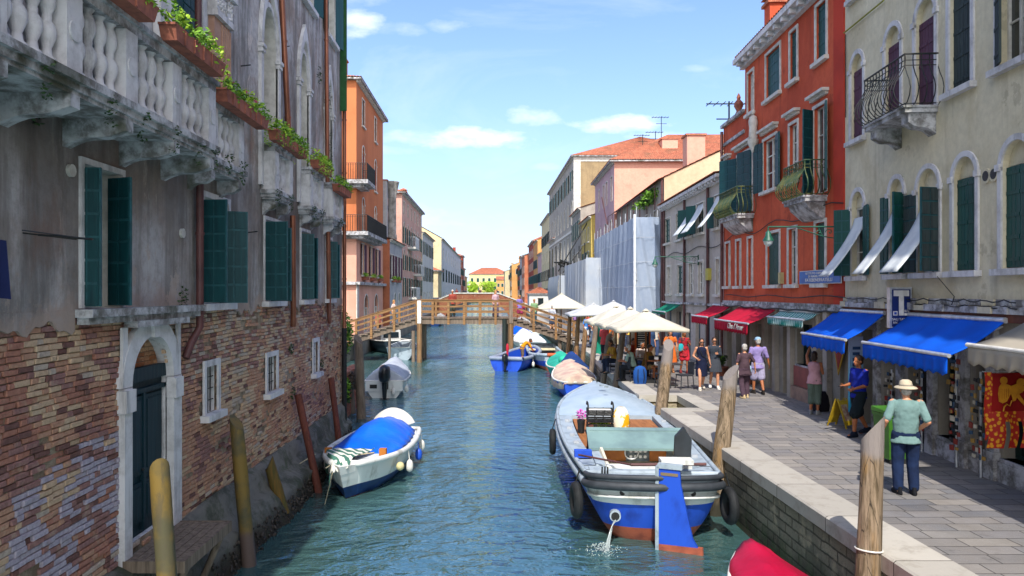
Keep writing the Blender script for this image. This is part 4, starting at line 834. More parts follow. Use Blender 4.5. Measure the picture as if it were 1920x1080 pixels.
    sg = [(1541, 1549, 1.33, 3.5, 'gdoor'), (1494, 1528, 2.35, 3.55, 'win'), (1468, 1481, 1.33, 3.5, 'rdoor'), (1443, 1453, 1.33, 3.5, 'rdoor'), (1421, 1432, 1.33, 3.4, 'dark'), (1399, 1410, 1.33, 3.5, 'rdoor'), (1380, 1390, 1.33, 3.4, 'dark'), (1363, 1372, 1.33, 3.4, 'dark'), (1575, 1583, 1.33, 3.4, 'dark')]
    shop_ground(r, FR, 3.98, sg, 'shopstone')
    MB().box(FR.u(1531), FR.u(1491), 0, .05, 1.72, 2.3).build('pink_panel', mat('pink_panel', '#8a4a44', '#74403c'), r); MB().box(FR.u(1531), FR.u(1488), 0, .12, 1.3, 1.7).build('plinth', mat('pinkish_plinth', '#9c8070', '#7f6a5e'), r)
    for x in (1556, 1536, 1487, 1458, 1438, 1415): u = FR.u(x); MB().box(u-.13, u+.13, 0, .14, 1.3, 3.96).build('pilaster', A_('pale_pilaster', '#a8a096', '#8c857b', '#6c665e', .7), r)
    # carved saint on the wall
    s = empty('wall_statue', FR.P(FR.u(1421), .16, 9.75), 0, 'small white stone statue of a robed figure on a bracket on the red wall', 'statue')
    MB().lathe([(.13, 0), (.16, .1), (.14, .4), (.17, .62), (.13, .78), (.05, .84)], 10, sy=.8).build('robe', 'wstone', s); MB().ell((0, 0, .95), (.08, .08, .1)).build('head', 'wstone', s); MB().lathe([(.05, -.45), (.1, -.3), (.2, -.1), (.2, 0)], 10).build('bracket', 'wstone', s)
M_['giron'] = mat('green_gilt_iron', '#24422e', '#5e5c2a', 5, .5, .1, metal=.2)
def grey_house():
    r = FG.root('grey_house', 'plain grey rendered house with green shutters between the red house and the scaffolding', 'house')
    f = lambda a, b, z0, z1: px(FG, a, b, z0, z1)
    up = [f(1247.5, 1257, 7.15, 8.5), f(1268, 1280, 7.15, 8.5), f(1289, 1301, 7.15, 8.5), f(1306, 1320, 7.15, 8.5), f(1340, 1350, 7.15, 8.5)]
    low = [f(1252, 1258, 4.4, 5.85), f(1271, 1281, 4.4, 5.85), f(1292, 1300, 4.4, 5.85), f(1310, 1319, 4.4, 5.85), f(1343, 1350, 4.4, 5.85)]
    mb = MB(); dr = [f(a, a+9, 1.33, 3.5) for a in (1250, 1268, 1286, 1304, 1322, 1340)]
    wall_panel(mb, 0, FG.len, 1, 9.05, up+low+dr, .2); shell(mb, 0, FG.len, 1, 9.05, 7); mb.build('wall', 'grey', r)
    for i, h in enumerate(up): window(r, h, 'closed' if i in (0, 1) else 'half', 'gshut', frame=.05, fm='wstone', d=.1, ang=(0, 150), blind=i in (2, 3, 4))
    for i, h in enumerate(low): window(r, h, 'closed' if i == 1 else None, 'gshut', frame=.1, fm='wstone', d=.1, glass='glass')
    for h in dr: MB().box(h[0], h[1], -.2, -.16, h[2], h[3]).build('shop_door', wood('blue_grey_door', '#4c5a60', '#38444a'), r)
    cornice(r, 0, FG.len, 9.25, s=1.1); ro = MB(); roof_plane(ro, (0, .4, 9.27), (FG.len, .4, 9.27), (0, -3, 10.0), (FG.len, -3, 10.0)); ro.build('roof', 'roofd', r)
    for x in (1243.5+4, 1286, 1330): pipe(r, [(FG.u(x), .08, 9.0), (FG.u(x), .08, 1.5)], .06, 'bpipe')
    MB().box(0, FG.len, 0, .12, 3.9, 4.0).build('string_course', 'dstone', r)
    c = MB(); c.tube([(i*.8, .06, 6.45-.1*sin(i)) for i in range(15)], .02, 4); c.build('cable', 'iron', r); MB().box(FG.u(1334), FG.u(1329), 0, .15, 5.0, 5.5).build('meter_box', mat('yellow_box', '#b0a850'), r)
cream_house(); red_house(); grey_house()
# ---------------------------------------------------------------- awnings
def awning(label, fr, ua, ub, zb, zf, proj, m, val=.26, bar='alu', group=None, scallop=.3, stripes=None, name='awning', pb=0):
    c = fr.P((ua+ub)/2, 0, 0); r = empty(name, c, fr.a, label, 'awning', group); w = abs(ub-ua)/2; mb = MB()
    def top(i, j): return (-w+2*w*i, .1+pb+(proj-.1-pb)*j, zb+(zf-zb)*j-.08*sin(pi*j)*(.75+.25*sin(i*29))+.01*sin(i*23))
    mb.grid(top, 24, 6)
    o = mb.build('canopy', m, r); o.modifiers.new('t', 'SOLIDIFY').thickness = .012
    v = MB(); n = max(4, int(2*w/scallop)); q = n*6
    v.grid(lambda i, j: (-w+2*w*i, proj+.02+.025*sin(i*n*2*pi)*j+.01*sin(i*17), zf-.03-(val+.05*abs(sin(i*n*pi)))*j), q, 4)
    o = v.build('valance', stripes or m, r); o.modifiers.new('t', 'SOLIDIFY').thickness = .01
    MB().tube([(-w-.03, proj, zf), (w+.03, proj, zf)], .035, 8).build('front_bar', bar, r)
    a = MB()
    for x in (-w+.12, w-.12): a.tube([(x, .08, zb-.1), (x+(.3 if x < 0 else -.3), proj*.5, (zb+zf)/2-.12), (x, proj, zf-.02)], .02, 6)
    a.build('folding_arm', 'alu', r); MB().tube([(-w, .1, zb), (w, .1, zb)], .05, 8).build('roller', 'alu', r)
    return r
BLUE = fabric('blue_awning', '#0560dc', '#0454c4', tl=.25); CRM = fabric('cream_awning', '#b5ac9c', '#a39a8a', tl=.25); REDA = fabric('red_awning', '#c01838', '#aa1430', tl=.25)
GREEN = fabric('green_awning', '#0f7a62', '#0c6a54', tl=.2)
def stripemat():
    n = NT('teal_striped_awning'); X, Y, Z = n.xyz(); s = n.M('SINE', n.M('MULTIPLY', n.M('ADD', Y, n.M('MULTIPLY', X, .0)), 2*pi/.14)); return n.done(n.mix(n.step(s, .1, .25), lin('#0f7068'), lin('#a9c4c0')), .85)
STR = stripemat()
u = FC.u
awning('wide bright blue awning with scalloped edge over the souvenir shop', FC, u(1898), u(1712), 4.02, 3.44, 1.0, BLUE, group='blue shop awnings')
awning('smaller bright blue awning beyond the T sign, next to the red house', FC, u(1668), FC.len+.35, 4.02, 3.42, .95, BLUE, group='blue shop awnings')
awning('cream awning with white front bar at the right edge', FC, 8.4, u(1942), 4.06, 3.66, 1.0, CRM, val=.24, bar='wframe')
awning('teal and white striped awning with fringe on the red house', FR, FR.u(1541), FR.u(1470), 3.92, 3.72, .5, STR, val=.16, scallop=.12)
RA = awning('large red awning with white script lettering', FR, FR.u(1462), FR.u(1391), 3.96, 3.48, 1.0, REDA, val=.3, group='red shop awnings')
awning('small red awning beside the large lettered one', FG, FG.u(1375)+.0, FG.u(1342), 3.96, 3.52, 1.0, REDA, val=.24, group='red shop awnings')
awning('plain green awning on the grey house by the scaffolding', FG, FG.u(1281), FG.u(1254), 3.9, 3.5, .9, GREEN, val=.08)
text("Cibus d' Amour", .27, 'wframe', RA, Matrix.Translation((-.75, 1.06, 3.33)) @ Matrix(((-1, 0, 0, 0), (0, 0, 1, 0), (0, 1, 0, 0), (0, 0, 0, 1))), .003, .4)
# ---------------------------------------------------------------- signs and lamps
def plate_sign():
    r = empty('name_sign', FR.P(FR.u(1546), .12, 4.98), FR.a, 'blue enamel name sign with white border on the red house', 'sign'); w, h = .95, .17
    w = (FR.u(1506)-FR.u(1586))/2; w = abs(w)-.04; r.location = FR.P(w+.06, .07, 4.9)
    MB().box(-w, w, 0, .03, -h, h).mt(1).box(-w-.02, w+.02, -.01, .015, -h-.02, h+.02).build('plate', [mat('enamel_blue', '#1668b0', '#1258a0', 4, .35, .03), 'wframe'], r)
    F = lambda x, z: Matrix.Translation((x, .035, z)) @ Matrix(((-1, 0, 0, 0), (0, 0, 1, 0), (0, 1, 0, 0), (0, 0, 0, 1)))
    text('ISTITUTO OSPEDALIERO', .085, 'wframe', r, F(0, .105), .002, sx=1.9); text('DI RIABILITAZIONE', .085, 'wframe', r, F(0, .02), .002, sx=1.9); text('FATEBENEFRATELLI', .13, 'wframe', r, F(0, -.085), .002, sx=1.62)
plate_sign()
def t_sign():
    # lit box standing out square to the wall, facing along the quay
    r = empty('tobacco_sign', (8.43, 15.5, 4.16), 0, 'dark blue tobacconist box sign with a big white T', 'sign'); w, h = .23, .42
    MB().box(-w, w, -.06, .06, -h, h).build('case', 'alu', r); MB().box(-w+.04, w-.04, -.07, -.06, -h+.03, h-.04).build('face', mat('navy_sign_face', '#0b2566', '#0a2058', 4, .4, .02), r)
    MB().box(-.16, .16, -.078, -.071, .24, .36).box(-.05, .05, -.078, -.071, -.16, .24).build('letter_t', 'wframe', r)
    F = lambda x, z: Matrix.Translation((x, -.074, z)) @ Matrix.Rotation(pi/2, 4, 'X')
    text('RIV.', .07, 'wframe', r, F(.12, -.07), .002); text('SALI TABAC.', .068, 'wframe', r, F(0, -.24), .002); text('RIV.', .06, 'wframe', r, F(-.12, -.31), .002)
    MB().box(.06, .17, -.078, -.071, -.16, -.11).box(-.17, -.08, -.078, -.071, -.16, -.07).mt(1).box(-.15, -.1, -.082, -.078, -.14, -.09).build('emblem', ['wframe', 'mblue'], r)
    MB().tube([(w, 0, .3), (w+.4, 0, .3)], .015, 6).tube([(w, 0, -.3), (w+.4, 0, -.3)], .015, 6).build('arm', 'iron', r)
t_sign()
def street_lamp(label, P, d, L, z, m='lampgreen'):
    r = empty('street_lamp', (P[0], P[1], z), atan2(d[1], d[0]), label, 'street lamp', 'green bracket lamps on the quay houses')
    mb = MB().tube([(0, 0, 0), (L, 0, 0)], .022, 6).tube([(0, 0, -.38), (0, 0, .08)], .03, 6)
    for k in range(3):
        c = .16+k*.26*L/2; R0 = .13-.03*k; mb.tube([(c+R0*(1-t*.09)*cos(t*.55), 0, -.14-.04*(2-k)*0+R0*(1-t*.09)*sin(t*.55)) for t in range(14)], .011, 5)
    mb.tube([(0, 0, -.34), (.3*L, 0, -.24), (.62*L, 0, -.03)], .014, 5).tube([(.3*L, 0, -.24), (.35*L, 0, -.02)], .01, 5); mb.build('bracket', m, r)
    MB().tube([(L, 0, 0), (L, 0, -.1)], .02, 6).lathe([(.03, -.1), (.06, -.14), (.08, -.24), (.13, -.32), (.14, -.36)], 12, (L, 0, 0)).build('lamp_hood', m, r)
    MB().lathe([(.12, -.36), (.1, -.44), (.05, -.48), (.005, -.5)], 12, (L, 0, 0)).build('lamp_glass', mat('frosted_glass', '#cfd6d2', '#bcc4c0', 5, .3, 0), r)
M_['lampgreen'] = mat('lamp_green', '#1f5a48', '#184838', 5, .45, .05)
q = FC.P(FC.len-.1, .02, 0); street_lamp('ornate green bracket lamp at the corner of the red house', (q.x, q.y), (-1, .02), 1.95, 6.14)
q = FG.P(FG.u(1310), .02, 0); street_lamp('ornate green bracket lamp reaching out from the grey house', (q.x, q.y), (-1, .05), 1.95, 6.1)
# ---------------------------------------------------------------- the other houses
PL = {'orange': A_('orange_plaster', '#bb7048', '#a8623e', '#885034', .5, sc=.3), 'pinkp': A_('pale_pink_plaster', '#d6a896', '#c89a88', '#aa806e', .6), 'salmon': A_('salmon_plaster', '#c27a5c', '#a8654c', '#875344', .7),
 'brown': A_('brown_orange_plaster', '#a8684c', '#93583f', '#744636', .7), 'stonef': A_('grey_stone_front', '#b0aeae', '#94949a', '#74747a', .8), 'pinkt': A_('pink_tall_plaster', '#d0a596', '#c09484', '#a08078', .6),
 'creamf': A_('pale_cream_plaster', '#c9bc98', '#b8aa88', '#9c9078', .5), 'whitef': A_('white_plaster', '#cfcfce', '#bfbfc0', '#a0a0a6', .5), 'yell': A_('yellow_plaster', '#d0b868', '#c0a658', '#a08c50', .5),
 'mauve': A_('mauve_plaster', '#c4a4a8', '#b4949a', '#967c84', .5), 'tan': A_('tan_plaster', '#9a8666', '#86745a', '#6a5c4a', .7), 'brickh': A_('brick_red_plaster', '#9c4636', '#843a2e', '#6c3428', .6), 'ochre': A_('ochre_plaster', '#cc9a60', '#bc8a54', '#9a7248', .5),
 'pinkb': A_('bright_pink_plaster', '#d9a08c', '#cc9280', '#b88070', .4), 'dgrey': A_('mid_grey_plaster', '#a39d94', '#8f8981', '#767069', .6), 'bei': BEIGE}
def two_tone():
    n = NT('orange_over_pink_plaster'); X, Y, Z = n.xyz(); f = n.step(n.noise(.3, 8, .62), .42, .68); st = n.M('MULTIPLY', n.step(n.noise(1.5, 7, .65, n.map((1.6, 1.6, .16))), .5, .8), .5)
    a = n.mix(st, n.mix(f, lin('#bb7048'), lin('#a8623e')), lin('#885034')); b = n.mix(st, n.mix(f, lin('#cf9c88'), lin('#c08c78')), lin('#a07464')); return n.done(n.mix(n.step(Z, 8.3, 8.4), b, a), .9, n.bump(n.noise(9, 8, .7), .35, .02), 0, .2)
PL['orange'] = two_tone()
def GM(x): return x if not isinstance(x, str) else (PL.get(x) or M_[x])
def house(name, label, P0, P1, z1, depth, wm, rows, roof='gable', rise=2., sidem=None, rm='roof', sh='gshut', z0=1.0, over=.4, group=None, base=None, frame=.08, wsh='closed', chim=(), corn=True, det=False, side=None, ant=0, fm='wstone', rfn=None):
    """rows: (z0, z1, count or [u fractions], width, arch, shutter state)"""
    fr = Fr(P0, P1); r = fr.root(name, label, 'house', group); hs = []
    for row in rows:
        a, b, n, w = row[:4]; arch = row[4] if len(row) > 4 else False; st = row[5] if len(row) > 5 else wsh; sm = row[6] if len(row) > 6 else sh
        fs = [(i+.5)/n for i in range(n)] if isinstance(n, int) else n
        for f in fs: hs.append((H(f*fr.len-w/2, f*fr.len+w/2, a, b, arch), st, sm))
    mb = MB(); wall_panel(mb, 0, fr.len, z0, z1, [h[0] for h in hs], .18)
    mb.mt(1); L = fr.len
    # end walls with gables
    for u in (0, L):
        p = [(u, 0, z0), (u, -depth, z0), (u, -depth, z1)]
        if roof == 'gable': p.append((u, -depth/2, z1+rise))
        elif roof == 'shed': p[2] = (u, -depth, z1+rise)
        p.append((u, 0, z1))
        if side and ((side[0] == 0) == (u == 0)):
            # one end wall with openings, built as its own panel
            q = MB(); wall_panel(q, 0, depth, z0, z1, [H(*s_) for s_ in side[1]], .16)
            for v_, f_, m_ in zip([q.v], [q.f], [0]):
                b0 = len(mb.v); mb.v += [((u + (y if u > 0 else -y)), -x if True else 0, z) for x, y, z in q.v]; mb.f += [tuple(i+b0 for i in f) for f in q.f]; mb.m += [1]*len(q.f); mb.s += [False]*len(q.f)
            if roof == 'gable': mb.poly([(u, 0, z1), (u, -depth, z1), (u, -depth/2, z1+rise)])
        else: mb.poly(p)
    zz = z1+(rise if roof == 'shed' else 0); mb.add([(0, -depth, z0), (L, -depth, z0), (L, -depth, zz), (0, -depth, zz)], [(0, 1, 2, 3)])
    mb.mt(0); mb.build('wall', [GM(wm), GM(sidem or wm)], r)
    for h, st, sm in hs: window(r, h, st if st != 'none' else None, sm, frame=frame, fm=fm, sill=det, detail=det, d=.12, ang=(170, 170), style='plain')
    if side:
        for s_ in side[1]:
            hh = H(*s_); m = MB(); x0, x1 = (-hh[0], -hh[1]); u = 0 if side[0] == 0 else L; sg = 1 if u == 0 else -1
            w_ = MB(); w_.box(u+sg*.1, u+sg*.14, min(x0, x1), max(x0, x1), hh[2], hh[3]); wo = w_.build('window', 'glass', r)
            f = MB(); t = .09; o0, o1 = (u-sg*.03, u) if sg > 0 else (u, u+.03); ya, yb = min(x0, x1), max(x0, x1)
            f.box(o0, o1, ya-t, ya, hh[2]-t, hh[3]+t).box(o0, o1, yb, yb+t, hh[2]-t, hh[3]+t).box(o0, o1, ya, yb, hh[3], hh[3]+t).box(o0, o1, ya, yb, hh[2]-t, hh[2]); f.build('frame', fm, wo)
            if len(side) > 2: MB().box(u+sg*.02, u+sg*.06, ya, (ya+yb)/2-.01, hh[2], hh[3]).box(u+sg*.02, u+sg*.06, (ya+yb)/2+.01, yb, hh[2], hh[3]).build('shutter', side[2], wo)
    ro = MB(); e = over
    if roof == 'gable':
        roof_plane(ro, (-.15, e, z1-e*rise/depth*1.5), (L+.15, e, z1-e*rise/depth*1.5), (-.15, -depth/2, z1+rise+.05), (L+.15, -depth/2, z1+rise+.05)); roof_plane(ro, (L+.15, -depth-e, z1-.1), (-.15, -depth-e, z1-.1), (L+.15, -depth/2, z1+rise+.05), (-.15, -depth/2, z1+rise+.05))
    elif roof == 'hip':
        k = min(depth, L)*.45; a, b, c, d = (-e, e, z1), (L+e, e, z1), (L+e, -depth-e, z1), (-e, -depth-e, z1)
        if L >= depth: r1, r2 = (k, -depth/2, z1+rise), (L-k, -depth/2, z1+rise)
        else: r1, r2 = (L/2, -k, z1+rise), (L/2, -depth+k, z1+rise)
        if L >= depth: roof_plane(ro, a, b, r1, r2); roof_plane(ro, c, d, r2, r1); roof_plane(ro, d, a, r1, r1); roof_plane(ro, b, c, r2, r2)
        else: roof_plane(ro, a, b, r1, r1); roof_plane(ro, c, d, r2, r2); roof_plane(ro, d, a, r2, r1); roof_plane(ro, b, c, r1, r2)
        ro.mt(1).box(-e, L+e, -depth-e, e, z1-.12, z1-.02).mt(0)
    elif roof == 'shed': roof_plane(ro, (-.15, e, z1-.1), (L+.15, e, z1-.1), (-.15, -depth, z1+rise+.05), (L+.15, -depth, z1+rise+.05))
    else: ro.box(-.1, L+.1, -depth-.1, .15, z1, z1+.15)
    ro = ro.build('roof', [rm, 'dstone'], r)
    if corn: cornice(r, 0, L, z1-.02, mat_='wstone' if corn == 1 else 'dstone', dent=det, s=.9)
    for (u, v, a, b, w, cm, cp) in chim: chimney(ro, u, v, a, b, w, GM(cm), cp)
    return fr, r
# --- left bank beyond the palace
LB = 'houses on the left bank beyond the bridge'; RB = 'houses on the right bank beyond the scaffolding'
fr, O = house('orange_house', 'tall orange house with grey eaves and iron balconies at the canal corner', (-9.3, 62.9), (-9.3, 50.7), 19.0, 9, 'orange',
    [(16.3, 18.2, [.33, .78], 1.0, False, 'closed'), (12.4, 14.9, [.33, .78], .95, True, 'closed', 'pshut'), (8.9, 11.2, [.33, .78], .95, True, 'none'), (5.7, 7.9, [.25, .5, .8], 1.0, False, 'open', 'pshut'), (1.6, 4.3, [.3, .68], 1.9, True, 'none')], 'hip', 1.6, rfn=1, det=True, side=(1, [(1.2, 2.3, 16.3, 18.2, False), (1.1, 2.1, 12.2, 14.6, False), (1.1, 2.1, 5.7, 7.8, False), (1.2, 3.4, 1.6, 4.4, True)]),
    group=LB, chim=((9.5, -1.6, 19.2, 21, .8, 'salmon', 'flat'),))
def orange_extras():
    L = fr.len
    MB().box(-.05, L+.25, 0, .3, 5.0, 5.2).box(L, L+.3, -9, 0, 5.0, 5.2).build('string_course', 'dstone', O)
    MB().box(L-.7, L+.05, 0, .06, 1.2, 5.0).build('quoin', 'wstone', O)
    for zz, u0, u1, wrap in ((8.55, 4.2, L, 3.0), (12.0, L-2.2, L, 4.0)):
        bo = MB().box(u0, L+1.0, 0, .95, zz-.25, zz).box(L, L+1.0, -wrap, 0, zz-.25, zz).box(u0+.4, L+.6, 0, .6, zz-.45, zz-.25).box(L, L+.6, -wrap, 0, zz-.45, zz-.25).build('balcony_slab', 'dstone', O)
        railing(bo, [(u0, .05), (u0, .9), (L+.95, .9), (L+.95, -wrap)], zz, 1.1, 'iron', sp=.16, r=.02)
    sh = MB().box(L+.03, L+.07, -3.3, -2.7, 9.5, 19); sh.build('shutter', 'dshut', O)
orange_extras()
# paler base storeys of the orange house are their own lean-to front
MBP = None
house('salmon_house', 'low salmon house with plum shutters and flower boxes next to the orange house', (-8.75, 71.5), (-8.75, 63.1), 9.0, 8, 'stonef', [(5.6, 7.7, [.2, .42, .7, .88], 1.0, False, 'open', 'pshut'), (1.6, 4.4, [.25, .6], 1.4, True, 'none')], 'shed', 2.2, 'brown', 'roofd', group=LB, det=True, chim=((6.2, -.9, 9, 14.2, .75, 'stonef', 'cone'),), side=(1, [(1.3, 2.2, 5.7, 7.8, False)], 'pshut'))
def flared_chimney():
    o = empty('round_chimney', (-8.95, 66, 9.2), 0, 'tall round grey chimney with flared top on the low salmon house', 'chimney'); MB().lathe([(.42, -.5), (.42, .3), (.36, .4), (.36, 3.6), (.42, 3.7), (.36, 3.75), (.62, 4.9), (.66, 5.0), (.6, 5.05)], 16).build('stack', mat('sooty_grey_plaster', '#9a9690', '#6a6660', 2, .9, .3), o)
flared_chimney()
for i, (Y, x) in enumerate(((53.5, -9.15), (57, -9.15), (60.6, -9.15), (65, -8.6), (68, -8.6))):
    planter('window_box', ('window box of greenery nearest the corner under the orange house plum shutters', 'middle window box of greenery on the orange house', 'farthest window box of greenery on the orange house', 'green window box on the salmon house, nearer one', 'green window box on the salmon house, farther one')[i], (x, Y), (0, 1), 1.5, 5.35, w=.3, h=.25, group='window boxes on the left bank houses')
house('tiled_cottage', 'grey-green attic house with old dark tiles behind the salmon house', (-10.6, 75), (-10.6, 68), 12.9, 8, 'tan', [(10, 11.9, [.3, .7], .9)], 'shed', 1.6, 'creamf', 'roofd', group=LB)
house('tall_pink_house', 'tall pale pink house with red hip roof and grey canal front', (-9.3, 97), (-9.3, 76), 14.7, 12, 'pinkt', [(12.6, 13.9, 6, 1.0), (9.6, 11.8, 6, 1.0, True, 'open'), (6.8, 8.9, 6, 1.0, True, 'open'), (4, 6, 6, 1.0, False, 'open'), (1.5, 3.2, 6, 1.2, True, 'none')], 'hip', 1.9, group=LB, det=False, side=(1, [(1.6, 3.0, 12.4, 13.9, False), (1.5, 2.6, 9.4, 11.4, True), (1.5, 2.6, 6.4, 8.4, True)], 'gshut'), chim=((19, -3.8, 14.7, 17.4, .7, 'pinkt', 'roof'), (8, -1.4, 14.8, 16.4, .7, 'pinkt', 'roof')))
for i, (zz, ua) in enumerate(((6.6, 6), (3.9, 11), (9.4, 12))):
    f2 = Fr((-9.3, 97), (-9.3, 76)); r2 = f2.root('stone_balcony', ('lower grey iron balcony on the tall pink house', 'lowest grey iron balcony close to the water', 'highest grey balcony on the tall pink house')[i], 'balcony', 'balconies hanging over the canal far left')
    b = MB().box(ua, ua+4, 0, .9, zz-.2, zz).build('balcony_slab', 'wstone', r2); railing(r2, [(ua, 0), (ua, .85), (ua+4, .85), (ua+4, 0)], zz, 1.1, 'alu', sp=.25, r=.03)
house('cream_block', 'narrow cream house with dark blue shutters on the left bank', (-9.5, 118), (-9.5, 100), 12.6, 9, 'whitef', [(9.6, 11.4, 4, 1.1, False, 'open'), (6, 8, 4, 1.1, False, 'open'), (2, 4.5, 4, 1.2)], 'shed', .6, 'creamf', group=LB, sh='dshut')
house('white_house', 'long white house with pale blue front and single sloping roof', (-9.6, 220), (-9.6, 138), 14.5, 16, 'whitef', [(10.5, 13, 9, 1.4, True, 'none'), (6.5, 9, 9, 1.4, False, 'open'), (2, 4.5, 9, 1.6, False, 'none')], 'gable', 4.5, 'creamf', group=LB, sh='dshut')
house('annex_house', 'small cream annex with clay hip roof above a brick wall', (-9.4, 135.5), (-9.4, 127), 8.2, 7, 'creamf', [], 'hip', 1.5, 'creamf', group=LB)
tag(MB().box(-13, -9.1, 120, 138, -1, 3.4).mt(1).box(-13, -9.05, 120, 138, 3.4, 3.6).build('garden_wall', ['brick2', 'dstone']), 'low brick garden wall along the water on the left bank', 'wall')
for y0, y1, z, m, lb, rf in ((262, 250, 12.5, 'pinkt', 'short pale pink house late in the left-hand row', 'gable'), (249.7, 238, 16.2, 'brickh', 'narrow dark red house rising late in the left-hand row', 'hip'), (237.7, 224, 14.2, 'salmon', 'salmon house directly beyond the long white one', 'gable')):
    house('row_house', lb, (-9.9, y0), (-9.9, y1), z, 11, m, [(a, a+2, 3, 1.2, False, R.choice(('open', 'none'))) for a in (3, 6.5, 9.8)], rf, 2, group=LB, chim=((3, -3, z, z+3, .9, m, 'flat'),), sh=R.choice(('gshut', 'dshut')))
house('ochre_far_house', 'ochre house at the far end of the left bank', (-11, 312), (-11, 266), 10.6, 12, 'ochre', [(z, z+2, 6, 1.2) for z in (3, 6.5)], 'gable', 2, group=LB)
# --- closing the view
house('end_villa', 'long pale yellow house with orange roof closing the canal view', (8, 372), (-12, 372), 13.5, 14, A_('pale_yellow_plaster', '#d9c890', '#cdbb84', '#b5a478', .3), [(9.5, 11.5, 7, 1.2), (5.5, 7.5, 7, 1.2), (2, 4, 7, 1.2)], 'hip', 3.4)  # the villa's own pale yellow plaster
house('end_ochre_house', 'small ochre house right of the yellow villa at the canal end', (7, 352), (1.5, 352), 10.5, 10, 'ochre', [(7, 8.6, 3, 1.0), (3, 5, 3, 1.0)], 'gable', 1.6)
for i, x in enumerate((-9.3, -2.2)):
    s = shrub('round_tree', ('round light green tree before the yellow villa, nearer the left bank', 'wide light green tree before the yellow villa, right of the other one')[i], (x, 338, 1.3), (3.2+i*.9, 3, 2.8), 2600, .35, ('leaf2', 'leaf2'), cat='tree', lumps=14, trunk=False, group='two light green trees at the canal end'); s.children[0].location.z = 2.6
    MB().tube([(0, 0, 0), (.1, 0, 2.2), (0, 0, 4)], [.3, .22, .15], 7).tube([(.1, 0, 2.2), (1.2, 0, 4.4)], [.15, .08], 6).tube([(.1, 0, 2.2), (-1.2, .3, 4.4)], [.15, .08], 6).build('trunk', 'gwood', s)
# --- right bank beyond the grey house
BACK = 'houses behind the quay front'
def beige_wall():
    # a deep house whose blank flank faces the camera, sloping up away from the canal
    f = Fr((9.55, 41.75), (9.9, 60)); r = f.root('blank_flank_house', 'long house with a blank beige flank wall and small grey-brown canal windows', 'house', BACK)
    hs = [H(2.2+i*2.6, 2.9+i*2.6, 8.2, 9.3) for i in range(6)]+[H(4+i*5, 4.9+i*5, 10.0, 11.0) for i in range(2)]
    mb = MB(); wall_panel(mb, 0, f.len, 1, 10.9, hs[:6], .2); mb.mt(1); mb.poly([(0, 0, 1), (0, -12, 1), (0, -12, 16.5), (0, 0, 10.9)]); mb.mt(0); mb.poly([(f.len, 0, 1), (f.len, -12, 1), (f.len, -12, 16.5), (f.len, 0, 10.9)]); mb.build('wall', [PL['dgrey'], PL['bei']], r)
    for h in hs[:6]: window(r, h, None, frame=.07, detail=False, d=.12)
    ro = MB(); roof_plane(ro, (-.1, .35, 10.75), (f.len+.1, .35, 10.75), (-.1, -12, 16.6), (f.len+.1, -12, 16.6)); ro = ro.build('roof', 'roofd', r)
    chimney(ro, 2.2, -2.2, 11.3, 13.6, 1.05, PL['pinkb'], 'flat'); pipe(r, [(.1, .1, 10.8), (.1, .1, 1.5)], .07, 'bpipe')
beige_wall()
house('pink_house', 'pink plastered house with canal front coloured mauve as shade and clay hip roof', (9.75, 60.2), (9.95, 73), 15.1, 17, 'mauve', [(12, 14, [.12, .35, .5, .75], .9), (8.4, 10.4, [.15, .4, .7], .9)], 'hip', 3.4, 'pinkb', group=BACK, det=False, wsh='none', chim=((3, -5, 16.2, 17.3, 1.3, 'pinkb', 'cone'),), side=(0, [(10.2, 11.2, 12.6, 14.2, False)]))  # shaded front and sunlit flank are put into two plaster colours
_, QP = house('quoined_palace', 'tall tan palazzo with white corner stones and wide clay roof', (9.95, 92), (9.6, 128), 21.3, 20, 'dgrey', [(17.4, 19.8, 8, 1.2, False, 'open'), (13, 16, 8, 1.2, True, 'none'), (8.6, 11.6, 8, 1.2), (4, 7, 8, 1.3)], 'hip', 4.2, 'tan', group=BACK, side=(0, [(6.5, 9.2, 17.0, 19.6, False), (10.6, 13, 17.0, 19.6, False), (6.8, 8.6, 11.2, 12.8, False)]))
MB().box(-.05, .7, 0, .06, 1, 21).box(-.06, 0, -.8, .06, 1, 21).box(-.07, 0, -19.9, .06, 20.6, 21.2).box(0, 36, 0, .08, 12, 12.3).build('corner_stone', 'wstone', QP)
house('yellow_house', 'bright yellow house with big green shutters', (9.6, 73.3), (9.7, 82), 12.0, 10, 'yell', [(9.6, 11, [.25, .6, .85], .9), (5.2, 8.6, [.3, .62], 1.5, False, 'open')], 'gable', 1.6, 'yell', group=RB, det=True)
house('grey_balcony_house', 'narrow grey house with laundry and green shutters beside the yellow one', (9.6, 82.2), (9.7, 91.6), 13.8, 10, 'dgrey', [(10.6, 12.6, 4, 1, False, 'open'), (6.8, 9, 4, 1), (3.5, 5.5, 3, 1.2)], 'gable', 1.6, group=RB)
